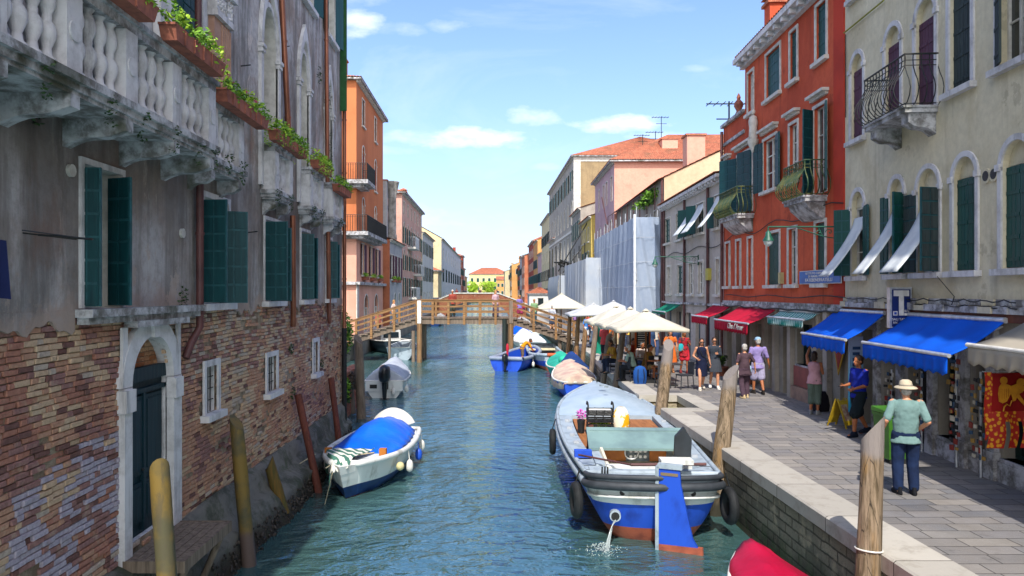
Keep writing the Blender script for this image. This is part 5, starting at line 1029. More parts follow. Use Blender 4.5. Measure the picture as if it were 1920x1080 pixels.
fars = [('cream_gabled_house', 'cream house with roof terrace room and red roof at the skyline', 128.5, 150, 18, 'creamf', 2.2), ('slim_yellow_house', 'slim yellow house just right of the cream gabled one', 118, 128, 13, 'yell', 1.2), ('pink_small_house', 'dull pink house with greenery on its front', 150.5, 163, 12.5, 'mauve', 1.4), ('ochre_chimney_house', 'orange-brown house with a broad roof in the right distance', 163.5, 180, 16, 'ochre', 1.8),
        ('brick_tall_house', 'tall brick-coloured house with red roof terrace in the distance', 181, 205, 17, 'brickh', 3), ('salmon_far_house', 'salmon house beyond the brick-coloured one', 205.5, 225, 14.6, 'salmon', 2), ('grey_far_house', 'greyish narrow house in the far right row', 225.5, 243, 15.5, 'stonef', 2), ('red_row_house', 'dark red row house near the far bend', 243.5, 262, 13.4, 'brickh', 2), ('yellow_row_house', 'sunlit yellow house at the far bend on the right', 262.5, 290, 14, 'ochre', 2), ('pale_row_house', 'pale end house of the right-hand row', 290.5, 316, 12.6, 'creamf', 2)]
xx = {262.5: 6.5, 290.5: 4.5}
for nm, lb, y0, y1, z, m, rs in fars:
    x = xx.get(y0, 9.7 if y0 < 200 else 8.6); n = max(2, int((y1-y0)/4))
    house(nm, lb, (x, y0), (x, y1), z, 12, m, [(a, a+2, n, 1.2, False, R.choice(('open', 'closed', 'none'))) for a in [3.2+3.3*k for k in range(int((z-3.5)/3.3))]], R.choice(('gable', 'gable', 'hip')), rs, group=RB, corn=1, sh=R.choice(('gshut', 'dshut', 'bshut')), side=(0, [(1.4, 2.6, z-3.2, z-1.4, False)]), chim=((3, -3, z, z+rs+1.2, .9, m, 'flat'),))
# small white kiosk house with red roof beside the far quay
house('white_kiosk', 'small white quay house with red hip roof and blue window beyond the bridge', (5.4, 112), (5.4, 118), 4.3, 3.3, 'whitef', [], 'hip', .95, 'whitef', over=.25, side=(0, [(1.3, 2.1, 2.2, 3.6, False)]), corn=False)
# antennas on the roofs
def antenna(label, x, y, z, h):
    o = empty('antenna', (x, y, z), 0, label, 'antenna', 'television antennas on the right-hand roofs'); MB().tube([(0, 0, 0), (0, 0, h)], .035, 5).build('mast', 'iron', o)
    m = MB().tube([(-.9, 0, h-.1), (.7, 0, h-.1)], .025, 4).tube([(-.5, 0, h-.7), (.5, 0, h-.7)], .025, 4)
    for i in range(6): m.tube([(-.8+i*.28, -.35, h-.1), (-.8+i*.28, .35, h-.1)], .02, 4)
    m.build('aerial', 'iron', o)
P3 = lambda x, y, Y: ((x-925)*Y/1400, Y, EYE+(548-y)*Y/1400)
for lb, x, y0, y1, Y in (('tallest antenna on the clay roofs', 1240, 218, 285, 70), ('thin antenna left of the tallest one', 1229, 246, 290, 68), ('slender antenna standing alone mid roof', 1205, 252, 300, 75), ('small double antenna at the left end of the tan roof', 1164, 270, 300, 100), ('antenna on the low parapet of the red house', 1367, 190, 240, 29.5)):
    a = P3(x, y1, Y); b = P3(x, y0, Y); antenna(lb, a[0], a[1], a[2], b[2]-a[2])
# ---------------------------------------------------------------- sheeted scaffolding
SHEET = fabric('pale_blue_sheeting', '#a2aec0', '#8e9cb2', sc=.5, tl=.15); SHEET2 = fabric('white_grey_sheeting', '#a6b0be', '#b8bcc0', sc=.4, tl=.15)
def scaffold():
    r = empty('scaffold_tower', (8.05, 42.4, 0), 0, 'tall scaffolding wrapped in pale blue sheeting beside the grey house', 'scaffolding')
    mb = MB(); h = 8.75
    def wave(p, n, s): return Vector(p)+Vector(n)*(.07*sin(s*3.1)+.05*sin(s*7.3))
    mb.grid(lambda i, j: wave((.0+.25*i, .05+19*i, 2.2+(h-2.2-.0*i)*j), (-1, 0, 0), i*19*1.0+j*1.2), 90, 14)
    mb.grid(lambda i, j: wave((.0+1.42*i, 0, 2.0+(h-2.0)*j-.0*i), (0, -1, 0), i*3+j*2.6), 16, 20); o = mb.build('sheeting', SHEET, r)
    for z in (3.4, 4.8, 6.2, 7.6): MB().tube([(-.06, .1+k, z+.02*sin(k*2)) for k in range(19)], .011, 4).tube([(.0+.14*k, -.09, z) for k in range(10)], .011, 4).build('tie_rope', 'alu', r)
    s = MB().box(-.1, .02, -.1, .02, 1.35, h+.15); s.build('corner_strip', mat('bright_white_tape', '#d8dce2', rough=.5, bump=0), r)
    t = MB()
    for i in range(11): t.tube([(.1+.02*i, .1+i*1.9, 1.33), (.1+.02*i, .1+i*1.9, h+.6)], .03, 6); t.tube([(1.3, .1+i*1.9, 1.33), (1.3, .1+i*1.9, h+.4)], .03, 6)
    for z in (3.2, 5.2, 7.2, 8.7): t.tube([(.1, 0, z), (.35, 19, z)], .03, 6).tube([(1.3, 0, z), (1.3, 19, z)], .03, 6)
    t.build('poles', 'alu', r)
    # low platform of sheets standing out over the quay
    r2 = empty('sheeted_hoarding', (7.2, 57, 0), 0, 'lower projecting scaffold wrapped in whitish grey sheets above the umbrellas', 'scaffolding')
    m = MB(); m.grid(lambda i, j: wave((-.2+.0*i, -.5+17*i, 2.9+4.1*j-.0*j*i), (-1, 0, 0), i*16), 60, 10); m.grid(lambda i, j: wave((-.2+3.0*i, -.5, 2.9+4.2*j), (0, -1, 0), i*5+j*2), 14, 10); m.build('sheeting', SHEET2, r2)
    t = MB(); [t.tube([(x, y, 1.33), (x, y, 7.3)], .035, 6) for x in (-.1, 2.6) for y in (-.4, 5, 10, 16)]; [t.tube([(-.1, -.4, z), (-.1, 16.4, z)], .03, 6) for z in (3, 5, 7)]; t.build('poles', 'alu', r2)
    r3 = empty('debris_chute_platform', (6.9, 76, 0), 0, 'open work platform with planks, poles and a sagging sheet farther along the quay', 'scaffolding')
    m = MB(); m.grid(lambda i, j: (-.2+.5*sin(pi*j)*-.3, 14*i, 3.2+3.0*j), 24, 8); m.grid(lambda i, j: (-.2+2.5*i, 0, 3.3+2.9*j+.3*sin(pi*i)*-(1-j)), 10, 6); m.build('sheeting', SHEET2, r3)
    t = MB(); [t.tube([(x, y, 1.33), (x, y, 9.5)], .05, 6) for x in (-.1, 2.4) for y in (0, 5, 10, 14)]; t.tube([(-.1, 0, 7.2), (2.5, 0, 7.2)], .05, 6).tube([(-.3, 0, 6.6), (3, 1, 12)], .06, 6).tube([(.2, 0, 6.5), (2.2, 1, 9)], .06, 6); [t.cbox((U(.2, 2.2), U(0, 5), U(6.5, 7.6)), (.1, 2.5, .15), U(-1, 1), U(-.4, .4)) for _ in range(14)]; t.build('poles', 'iron', r3)
scaffold()
def roof_terrace_plant():
    shrub('terrace_greenery', 'olive green plants spilling over the terrace above the scaffolding', (9.4, 46, 9.6), (.5, 3.4, .55), 900, .12, ('leaf', 'leafd'), trunk=False, lumps=14)
roof_terrace_plant()
def terrace_rail():
    t = MB(); [t.tube([(9.3, 43+i*2.2, 9.2), (9.3, 43+i*2.2, 10.6)], .03, 5) for i in range(9)]; t.tube([(9.3, 43, 10.6), (9.3, 60.6, 10.6)], .03, 5).tube([(9.3, 60, 9.2), (9.3, 64, 12.6)], .05, 5); tag(t.build('terrace_railing', 'bpipe'), 'rusty terrace railing above the sheeted scaffolding', 'railing')
terrace_rail()
# ---------------------------------------------------------------- timber bridge
def bridge():
    r = empty('footbridge', (0, 48, 0), 0, 'timber footbridge with stepped ramps and golden brown railings across the canal', 'bridge')
    W_ = 2.6; P = [(-9.3, 1.45), (-4.9, 2.82), (1.15, 2.82), (5.45, 1.38)]
    def zt(x):
        for (a, za), (b, zb) in zip(P, P[1:]):
            if a <= x <= b: return za+(zb-za)*(x-a)/(b-a)
        return P[-1][1]
    mb = MB()
    for y in (.02, W_-.2):
        for (a, za), (b, zb) in zip(P, P[1:]): mb.prism([(a, y, za-.38), (b, y, zb-.38), (b, y, zb-.06), (a, y, za-.06)], (0, .18, 0))
    mb.build('beam', 'gwood', r)
    d = MB(); n = 24
    for i in range(n): x = P[1][0]+i*(P[2][0]-P[1][0])/n; d.box(x, x+.24, -.05, W_+.05, 2.79, 2.85)
    for (a, za), (b, zb) in ((P[0], P[1]), (P[2], P[3])):
        k = 11
        for i in range(k): x0 = a+(b-a)*i/k; x1 = a+(b-a)*(i+1)/k; z = max(zt(x0), zt(x1))-.02; d.box(x0-.03, x1+.03, -.08, W_+.08, z-.07, z)
    d.build('deck', 'gwood', r)
    for y in (-.06, W_+.06):
        for (a, za), (b, zb) in zip(P, P[1:]):
            rl = MB()
            for h, t in ((1.08, .06), (.74, .045), (.38, .045)): rl.prism([(a, y-.035, za+h-t), (b, y-.035, zb+h-t), (b, y-.035, zb+h+t), (a, y-.035, za+h+t)], (0, .07, 0))
            rl.prism([(a, y-.07, za+1.15), (b, y-.07, zb+1.15), (b, y-.07, zb+1.19), (a, y-.07, za+1.19)], (0, .14, 0)); rl.build('rail', 'rail', r)
            k = 3 if (b-a) < 5 else 6
            for i in range(k+1):
                if i == 0 and a != P[0][0]: continue
                x = a+(b-a)*i/k; z = zt(x); MB().box(x-.075, x+.075, y-.1, y+.08, z-.42, z+1.1).build('post', 'rail', r)
    for x, y, rr, m in ((-4.72, -.32, .17, 'wood'), (-5.15, .1, .12, 'gwood'), (-6.7, .2, .09, 'gwood'), (-4.72, W_+.2, .18, 'gwood'), (1.12, -.3, .17, 'wood'), (.72, -.1, .15, 'dwood'), (1.1, W_+.2, .18, 'gwood'), (4.3, .3, .12, 'gwood')):
        MB().tube([(x, y, -1.5), (x, y, 2.75 if abs(x) < 5 else 2.0)], rr, 12).build('pile', m, r)
    for x in (-4.72, 1.12): MB().box(x-.12, x+.12, -.5, -.36, 2.5, 3.95).build('king_post', 'wframe' if x < 0 else 'gwood', r)
    MB().tube([(2.0, .1, 2.35), (4.9, .1, 1.1)], .03, 6).tube([(4.6, .1, 1.2), (4.6, .1, .4)], .03, 6).build('brace', 'iron', r)
M_['dwood'] = wood('dark_wet_wood', '#2a3430', '#1a211f')
bridge()
def far_bridge():
    r = empty('brick_bridge', (0, 120, 0), 0, 'old brick and stone humpback bridge farther up the canal', 'bridge')
    xs = [-9.6+i*15.6/40 for i in range(41)]; top = lambda x: 4.25-max(0, (-6.4-x))*.42-max(0, x-.8)*.38; arch = lambda x: .1+3.0*sqrt(max(0, 1-((x+2.6)/5.2)**2)) if abs(x+2.6) < 5.2 else -1
    for nm, y, t, m in (('parapet_wall', 0, .4, 'brick2'), ('parapet_wall', 4, .4, 'brick2')):
        mb = MB()
        for a, b in zip(xs, xs[1:]): mb.prism([(a, y, arch(a)), (b, y, arch(b)), (b, y, top(b)), (a, y, top(a))], (0, t, 0))
        mb.build(nm, m, r); c = MB()
        for a, b in zip(xs, xs[1:]): c.prism([(a, y-.1, top(a)), (b, y-.1, top(b)), (b, y-.1, top(b)+.18), (a, y-.1, top(a)+.18)], (0, t+.2, 0))
        c.build('coping', 'wstone', r)
    mb = MB()
    for a, b in zip(xs, xs[1:]): mb.prism([(a, .4, top(a)-1.0), (b, .4, top(b)-1.0), (b, .4, top(b)-.9), (a, .4, top(a)-.9)], (0, 3.6, 0)); mb.prism([(a, .4, arch(a)), (b, .4, arch(b)), (b, .4, arch(b)+.05), (a, .4, arch(a)+.05)], (0, 3.6, 0)) if arch(a) > 0 or arch(b) > 0 else None
    mb.build('vault', 'brick2', r)
far_bridge()
# ---------------------------------------------------------------- boats
def sect(t, L, B, ws, wb, z0, sheer_s, sheer_b, fl=1.):
    """half beam and sheer at fraction t (0 stern .. 1 bow)"""
    if t < .45: w = ws+(1-ws)*sin(pi/2*min(1, t/.45))
    else: q = (t-.45)/.55; w = 1-(1-wb)*q**fl
    return B/2*w, z0+sheer_s*(1-t)**3+sheer_b*t**2.4
def hull(r, L, B, z0, ws=.8, wb=.04, fl=2.2, ss=.1, sb=.3, draft=.35, mats=('wframe', 'mblue', 'wframe'), bands=(.35, .75), floor=.3, rail='wframe', rr=.04, n=26, rake=.35, cock=(.06, .94), thick=.06, floorm='gwood', raked_stern=.0):
    NS = 9
    def st(t, off=0):
        hb, zs = sect(t, L, B, ws, wb, z0, ss, sb, fl); hb = max(.02, hb-off); y = t*L; out = []
        for k in range(NS):
            q = k/(NS-1); f = sin(q*pi/2)**.62 if t < .85 else sin(q*pi/2)**(.62+(t-.85)*3.2)
            z = -draft+(zs+draft)*q**1.25; out.append((hb*(.04+.96*f)*(1-.12*(1-q)), y-rake*(1-q)*max(0, (t-.5)*2)**2+raked_stern*(1-q)*max(0, 1-t*3), z))
        return out
    S_ = [st(i/n) for i in range(n+1)]; mb = MB()
    for i in range(n):
        for k in range(NS-1):
            z = (k+.5)/(NS-1); mb.k = 0 if z > bands[1] else (1 if z > bands[0] else 2)
            for s in (-1, 1):
                a, b, c, d = S_[i][k], S_[i+1][k], S_[i+1][k+1], S_[i][k+1]; mb.add([(s*p[0], p[1], p[2]) for p in (a, b, c, d)], [(0, 1, 2, 3)], True)
    for e in (0, n):
        for k in range(NS-1):
            z = (k+.5)/(NS-1); mb.k = 0 if z > bands[1] else (1 if z > bands[0] else 2); a, d = S_[e][k], S_[e][k+1]; mb.add([(-a[0], a[1], a[2]), (a[0], a[1], a[2]), (d[0], d[1], d[2]), (-d[0], d[1], d[2])], [(0, 1, 2, 3)], False)
    for i in range(n): mb.k = 2; a, b = S_[i][0], S_[i+1][0]; mb.add([(-a[0], a[1], a[2]), (a[0], a[1], a[2]), (b[0], b[1], b[2]), (-b[0], b[1], b[2])], [(0, 1, 2, 3)])
    ho = mb.build('hull', list(mats), r, weld=True)
    # inside: sides and floor
    m = MB(); I = [(max(.02, S_[i][-1][0]-thick), S_[i][-1][1], S_[i][-1][2]) for i in range(1, n)]
    for s in (-1, 1):
        for a, b in zip(I, I[1:]): m.add([(s*a[0], a[1], a[2]), (s*b[0], b[1], b[2]), (s*b[0]*.86, b[1], floor), (s*a[0]*.86, a[1], floor)], [(0, 1, 2, 3)], True)
        for i in range(1, n-1):
            a, b = I[i-1], I[i]; p, q = S_[i][-1], S_[i+1][-1]; m.add([(s*a[0], a[1], a[2]), (s*b[0], b[1], b[2]), (s*q[0], q[1], q[2]), (s*p[0], p[1], p[2])], [(0, 1, 2, 3)])
    m.mt(1)
    for a, b in zip(I, I[1:]): m.add([(-a[0]*.86, a[1], floor), (a[0]*.86, a[1], floor), (b[0]*.86, b[1], floor), (-b[0]*.86, b[1], floor)], [(0, 1, 2, 3)])
    for e in (0, -1): a = I[e]; m.mt(0).add([(-a[0], a[1], a[2]), (a[0], a[1], a[2]), (a[0]*.86, a[1], floor), (-a[0]*.86, a[1], floor)], [(0, 1, 2, 3)])
    m.build('inside', [mats[0], floorm], r)
    g = MB(); pts = [S_[i][-1] for i in range(n+1)]
    loop = [(p[0]+.01, p[1], p[2]+.01) for p in pts]+[(-p[0]-.01, p[1], p[2]+.01) for p in pts[::-1]]; loop.append(loop[0]); g.tube(loop, rr, 8, True, False); g.build('gunwale', rail, r)
    return S_
def at_t(S_, y):
    for a, b in zip(S_, S_[1:]):
        if a[-1][1] <= y <= b[-1][1]: t = (y-a[-1][1])/max(1e-6, b[-1][1]-a[-1][1]); return a[-1][0]*(1-t)+b[-1][0]*t, a[-1][2]*(1-t)+b[-1][2]*t
    e = S_[0] if y < S_[0][-1][1] else S_[-1]; return e[-1][0], e[-1][2]
def cover(r, S_, y0, y1, ridge, m, over=.06, drop=.12, hump=None, name='cover', sag=.03, n=26, fold=.02, pw=1.):
    mb = MB()
    def f(i, j):
        y = y0+(y1-y0)*i; hb, z = at_t(S_, y); hb += over; x = -1+2*j; e = abs(x); h = (hump(i) if hump else 1)*ridge
        zz = z+.05+h*(1-e**1.7)**pw-sag*sin(i*13)*(1-e)-sag*.5*abs(sin(i*9+x*6)); 
        if e > .9: zz -= drop*(e-.9)/.1
        return (hb*x+fold*sin(i*40)*e, y, zz)
    mb.grid(f, n, 16)
    for e_, yy in ((0, y0), (1, y1)): mb.grid(lambda a, b: (lambda p: (p[0]*(1-.02*b), p[1]+(.02*sin(a*19)+(-.05 if e_ == 0 else .05))*b, p[2]+(at_t(S_, yy)[1]-.06-p[2])*b))(f(e_, a)), 16, 4)
    o = mb.build(name, m, r); o.modifiers.new('t', 'SOLIDIFY').thickness = .012; return o
def fender(r, x, y, z, m='wframe', rad=.09, h=.3):
    MB().lathe([(.02, 0), (rad*.8, .03), (rad, .1), (rad, h-.1), (rad*.7, h-.03), (.02, h)], 10, (x, y, z)).tube([(x, y, z+h), (x*.97, y, z+h+.25)], .012, 5).build('fender', m, r)
def outboard(r, x, y, z, s=1, m='outboard_black', tilt=0):
    M_.setdefault('outboard_black', mat('outboard_black', '#14171b', '#202429', 5, .3, .03))
    mb = MB(); mb.X = Matrix.Translation((x, y, z)) @ Matrix.Rotation(radians(tilt), 4, 'X') @ Matrix.Scale(s, 4)
    mb.loft([[(a*cos(2*pi*j/16)*(1 if abs(cos(2*pi*j/16)) < .8 else .93), -.12+b*sin(2*pi*j/16), z_) for j in range(16)] for a, b, z_ in ((.1, .14, .0), (.17, .25, .04), (.2, .29, .16), (.2, .3, .34), (.17, .27, .46), (.1, .18, .52), (.02, .05, .54))])
    mb.loft([[(a*cos(2*pi*j/10), -.1+b*sin(2*pi*j/10), z_) for j in range(10)] for a, b, z_ in ((.1, .16, .02), (.08, .13, -.2), (.06, .1, -.5), (.05, .12, -.75))]).box(-.14, .14, -.3, .12, -.56, -.53).box(-.1, .1, .02, .14, -.25, .05)
    return mb.build('outboard_motor', m, r)
GRY = mat('boat_grey_paint', '#9aa6b0', '#6f7a82', 3.5, .5, .15, 14, lo=.45, hi=.75); BLU = mat('boat_blue_paint', '#1c4ab8', '#142f86', 2.5, .5, .15, 12, st=(1, 1, .5), lo=.45, hi=.75); RST = mat('antifouling_red', '#9c5038', '#74382a', 4, .75, .25, 20); WHB = mat('boat_white_paint', '#cfd0cc', '#96958c', 3, .5, .12, 14, lo=.5, hi=.75, st=(1, 1, .5))
NVY = mat('boat_navy_paint', '#143266', '#0e2750', 2, .35, .05); RED_ = mat('waterline_red', '#6a1a1c', '#4c1416'); DKR = mat('dark_rubber_band', '#2c3036', '#3c4046', 4, .6, .1)
def cargo_boat():
    r = empty('cargo_boat', (2.93, 13.75, 0), -atan2(.55, 12), 'long grey and blue cargo barge with tall blue rudder moored at the quay', 'boat')
    L, B = 11.8, 2.95
    S_ = hull(r, L, B, .98, ws=.82, wb=.1, fl=3.0, ss=.16, sb=.35, draft=.4, mats=(GRY, BLU, RST), bands=(.5, .74), floor=.55, rail=GRY, rr=.05, n=34, rake=1.1, thick=.3, floorm='plank', raked_stern=.25)
    # rounded stern built out behind the first station
    hb0, zs = S_[0][-1][0], S_[0][-1][2]; m = MB(); N = 16
    col = [(S_[0][k][0], S_[0][k][2], S_[0][k][1]) for k in range(9)]
    for j in range(N):
        for k in range(8):
            z = (k+.5)/8; m.k = 0 if z > .9 else (3 if z > .74 else (1 if z > .52 else 2))
            def q(jj, kk): t = jj/N; w, zz, yy = col[kk]; a = pi*t; return (-w*cos(a), yy-(.62*(kk/8)**.5+.1)*sin(a)**.8, zz+.1*sin(a)*(kk/8)**3)
            m.add([q(j, k), q(j+1, k), q(j+1, k+1), q(j, k+1)], [(0, 1, 2, 3)], True)
    m.build('stern', [GRY, BLU, RST, WHB], r, weld=True)
    rimp = lambda o, zo: [(-(hb0+o)*cos(pi*t/N), col[8][2]-(.72+o)*sin(pi*t/N)**.8, zs+zo+.1*sin(pi*t/N)) for t in range(N+1)]
    b = MB().tube(rimp(.03, -.16), .075, 8).tube(rimp(.02, .0), .05, 8)
    b.build('rubbing_strake', DKR, r); side = MB()
    for s in (-1, 1): side.tube([(s*(p[-1][0]+.03), p[-1][1], p[-1][2]-.17) for p in S_[:-1]], .07, 8)
    side.build('rubbing_strake', GRY, r); b = MB()
    b.tube([(x, y, z-.36) for x, y, z in rimp(-.03, 0)], .03, 6); b.build('trim', WHB, r)
    # stern deck
    d = MB(); ring = rimp(-.06, .0); d.poly(ring[::-1]); d.box(-hb0+.08, hb0-.08, .0, .55, zs-.06, zs+.01); d.build('stern_deck', GRY, r)
    for x in (-.93, -.88, -.83): MB().tube([(x, -.1, zs), (x, -.1, zs+.14)], .015, 6).build('pin', 'iron', r)
    # side decks along the hold
    for s in (-1, 1):
        sd = MB()
        for i in range(2, 26): a, c = S_[i], S_[i+1]; sd.add([(s*(a[-1][0]-.02), a[-1][1], a[-1][2]+.012), (s*(c[-1][0]-.02), c[-1][1], c[-1][2]+.012), (s*(c[-1][0]-.36), c[-1][1], c[-1][2]+.02), (s*(a[-1][0]-.36), a[-1][1], a[-1][2]+.02)], [(0, 1, 2, 3)]); sd.add([(s*(a[-1][0]-.36), a[-1][1], a[-1][2]+.02), (s*(c[-1][0]-.36), c[-1][1], c[-1][2]+.02), (s*(c[-1][0]-.38), c[-1][1], .55), (s*(a[-1][0]-.38), a[-1][1], .55)], [(0, 1, 2, 3)])
        sd.build('side_deck', GRY, r)
    # planked hold floor raised
    fl = MB(); [fl.box(-1.06, 1.06, 2.5+i*.3, 2.5+i*.3+.285, .97, 1.01) for i in range(14)]; fl.build('hold_floor', 'plank', r)
    # curved foredeck
    fd = MB()
    def g(i, j): y = 6.7+(L-.1-6.7)*i; hb, z = at_t(S_, y); x = -1+2*j; return (hb*x*.985, y, z+.02+.4*(1-x*x)*(1-i*.7)*min(1, .04+i*3.2))
    fd.grid(g, 18, 14); hb, z = at_t(S_, 6.7); fd.add([g(0, j/14) for j in range(15)]+[(hb*.98, 6.7, .7), (-hb*.98, 6.7, .7)], [tuple(range(17))]); fo = fd.build('foredeck', mat('pale_blue_grey_deck', '#a3b1bd', '#8fa0ae', 1.5, .4, .05), r)
    MB().tube([(0, 11.0, 1.5), (0, 11.0, 1.72)], .02, 6).tube([(-.06, 11.0, 1.6), (.06, 11.0, 1.6)], .015, 5).build('mooring_post', 'iron', r); MB().box(-.1, .1, 9.0, 9.15, 1.62, 1.66).box(-.06, .06, 8.0, 8.06, 1.7, 1.76).build('deck_fitting', GRY, r)
    # engine box / helm cockpit
    h = MB(); z1 = 1.28
    h.box(-.98, -.8, .55, 2.3, .8, z1-.1).box(.8, .98, .55, 2.3, .8, z1-.1).box(-.98, .98, 2.28, 2.4, .75, 1.2); h.mt(1).box(-.8, .8, .35, .5, .8, 1.2); h.build('cockpit', [GRY, WHB], r)
    i_ = MB()
    for s in (-1, 1): i_.prism([(s*.8, .5, 1.02), (s*.8, 2.2, 1.02), (s*.74, 2.2, 1.27), (s*.74, .55, 1.2)], (s*.05, 0, 0))
    i_.box(-.8, .8, .5, 2.28, .8, .86); i_.build('cockpit_lining', mat('cream_lining', '#ddd5c0', '#c8bfa8', 2, .5), r)
    lid = MB().prism([(-1.02, 1.75, 1.24), (-1.02, 2.5, 1.54), (-1.02, 2.52, 1.5), (-1.02, 1.75, 1.19)], (2.04, 0, 0)); lid.box(-.96, .96, 2.35, 2.42, 1.1, 1.5); lid.build('engine_lid', mat('grey_green_paint', '#76908e', '#62787a', 1.5, .4, .05), r)
    ow = mat('orange_varnished_wood', '#b4691c', '#985412', 4, .4); MB().box(-.75, -.2, 2.18, 2.22, .88, 1.16).build('locker_door', ow, r); MB().box(.3, .65, 2.18, 2.22, .88, 1.16).build('locker_door', ow, r)
    q = MB(); [q.tube([(x, 2.14, z), (x, 2.2, z)], .035, 10) for x in (-.1, .0, .1, .2) for z in (.98, 1.1)]; q.tube([(-.12+.14*cos(t*.52), 1.9, 1.12+.14*sin(t*.52)) for t in range(13)], .018, 6); q.build('dials_and_wheel', 'alu', r)
    MB().tube([(-.4, .0, 1.28+.02), (1.0, .1, 1.3)], .03, 8).tube([(-1.3, .8, 1.3), (-.4, .0, 1.3)], .02, 6).build('tiller', 'bpipe', r)
    # rudder blade
    ru = MB(); prof = [(-.0, 1.42), (.5, 1.4), (.52, 1.15), (.8, .25), (1.02, -.0), (1.05, -.3), (-.0, -.35)]
    ru.X = Matrix.Translation((.0, -.72, 0)) @ Matrix.Rotation(radians(-22), 4, 'Z')
    ru.prism([(x*.72, -.035, z) for x, z in prof], (0, .07, 0)); ru.mt(1).prism([(0, -.045, -.36), (.77, -.045, -.31), (.74, -.045, .12), (0, -.045, .1)], (0, .09, 0)).mt(2).box(-.06, -.0, -.06, .06, -.3, 1.45).mt(3).box(.03, .33, -.045, .045, 1.3, 1.35).mt(2).box(-.02, .4, -.06, .06, 1.42, 1.5); ru.build('rudder', [BLU, RST, GRY, mat('rudder_wood', '#7c6a50')], r)
    ho = MB().loft([[(.52+.11*cos(t*.524)*(1-f*.5), .12+.05*f, 1.5+.5*f+.2*sin(t*.524)*(1-f)*.0) for t in range(12)] for f in (0, 1)]); MB().prism([(.42, .1, 1.35), (.72, .1, 1.35), (.74, .1, 1.75), (.6, .1, 1.98), (.44, .1, 1.8)], (0, .12, 0)).build('exhaust_hood', mat('charcoal_hood', '#2a3036', '#1f2428', 4, .6), r); MB().box(.12, .7, -.25, .05, 1.36, 1.44).build('helm_seat', WHB, r)
    # exhaust pipe with cooling water
    MB().tube([(-.72, -.32, .5), (-.74, -.52, .5)], .1, 14).build('exhaust_pipe', GRY, r); MB().tube([(-.74, -.525, .5), (-.74, -.53, .5)], .075, 14).build('pipe_mouth', 'black', r)
    for x in (-.62, .62): MB().tube([(x, -.5, .93), (x, -.56, .93)], .05, 10).build('port_fitting', 'iron', r)
    MB().tube([(-.95, 2.62, .8), (-.95, 2.62, 1.5)], .045, 8).tube([(-.95, 2.62, 1.5), (-.85, 2.62, 1.52)], .06, 8).build('rusty_bollard', mat('rust', '#5c2f20', '#3f2018', 12, .8, .3), r)
    for y, s in ((.2, -1), (6.0, -1), (-.05, 1)):
        hb, z = at_t(S_, max(y, .2)); t = MB(); x = s*(hb+.16); R1, r1 = .22, .085
        ang = 0 if y > 1 else s*.15
        def P_(a, b): u_ = (R1+r1*cos(b)); return (x+r1*sin(b)*cos(ang)-u_*cos(a)*sin(ang)*s, y+u_*cos(a), z-.55+u_*sin(a)*1.15)
        t.grid(lambda i, j: P_(i*2*pi, j*2*pi), 24, 10); t.tube([(x, y, z-.2), (x*.95, y, z+.05)], .015, 5); t.build('tyre_fender', 'black', r)
    m = MB(); [m.box(s*(hb_-.22)-.06, s*(hb_-.22)+.06, y, y+.05, z_+.02, z_+.08) for s in (-1, 1) for y in (1.5, 3, 3.9, 4.8, 5.8) for hb_, z_ in (at_t(S_, y),)]; m.build('cleat', 'alu', r)
    MB().box(-1.35, -1.0, 1.25, 1.45, 1.14, 1.28).build('blue_roll', BLU, r)
    return r, S_
CB, _S = cargo_boat()
def on_boat(x, y, z): return CB.matrix_basis @ Vector((x, y, z))
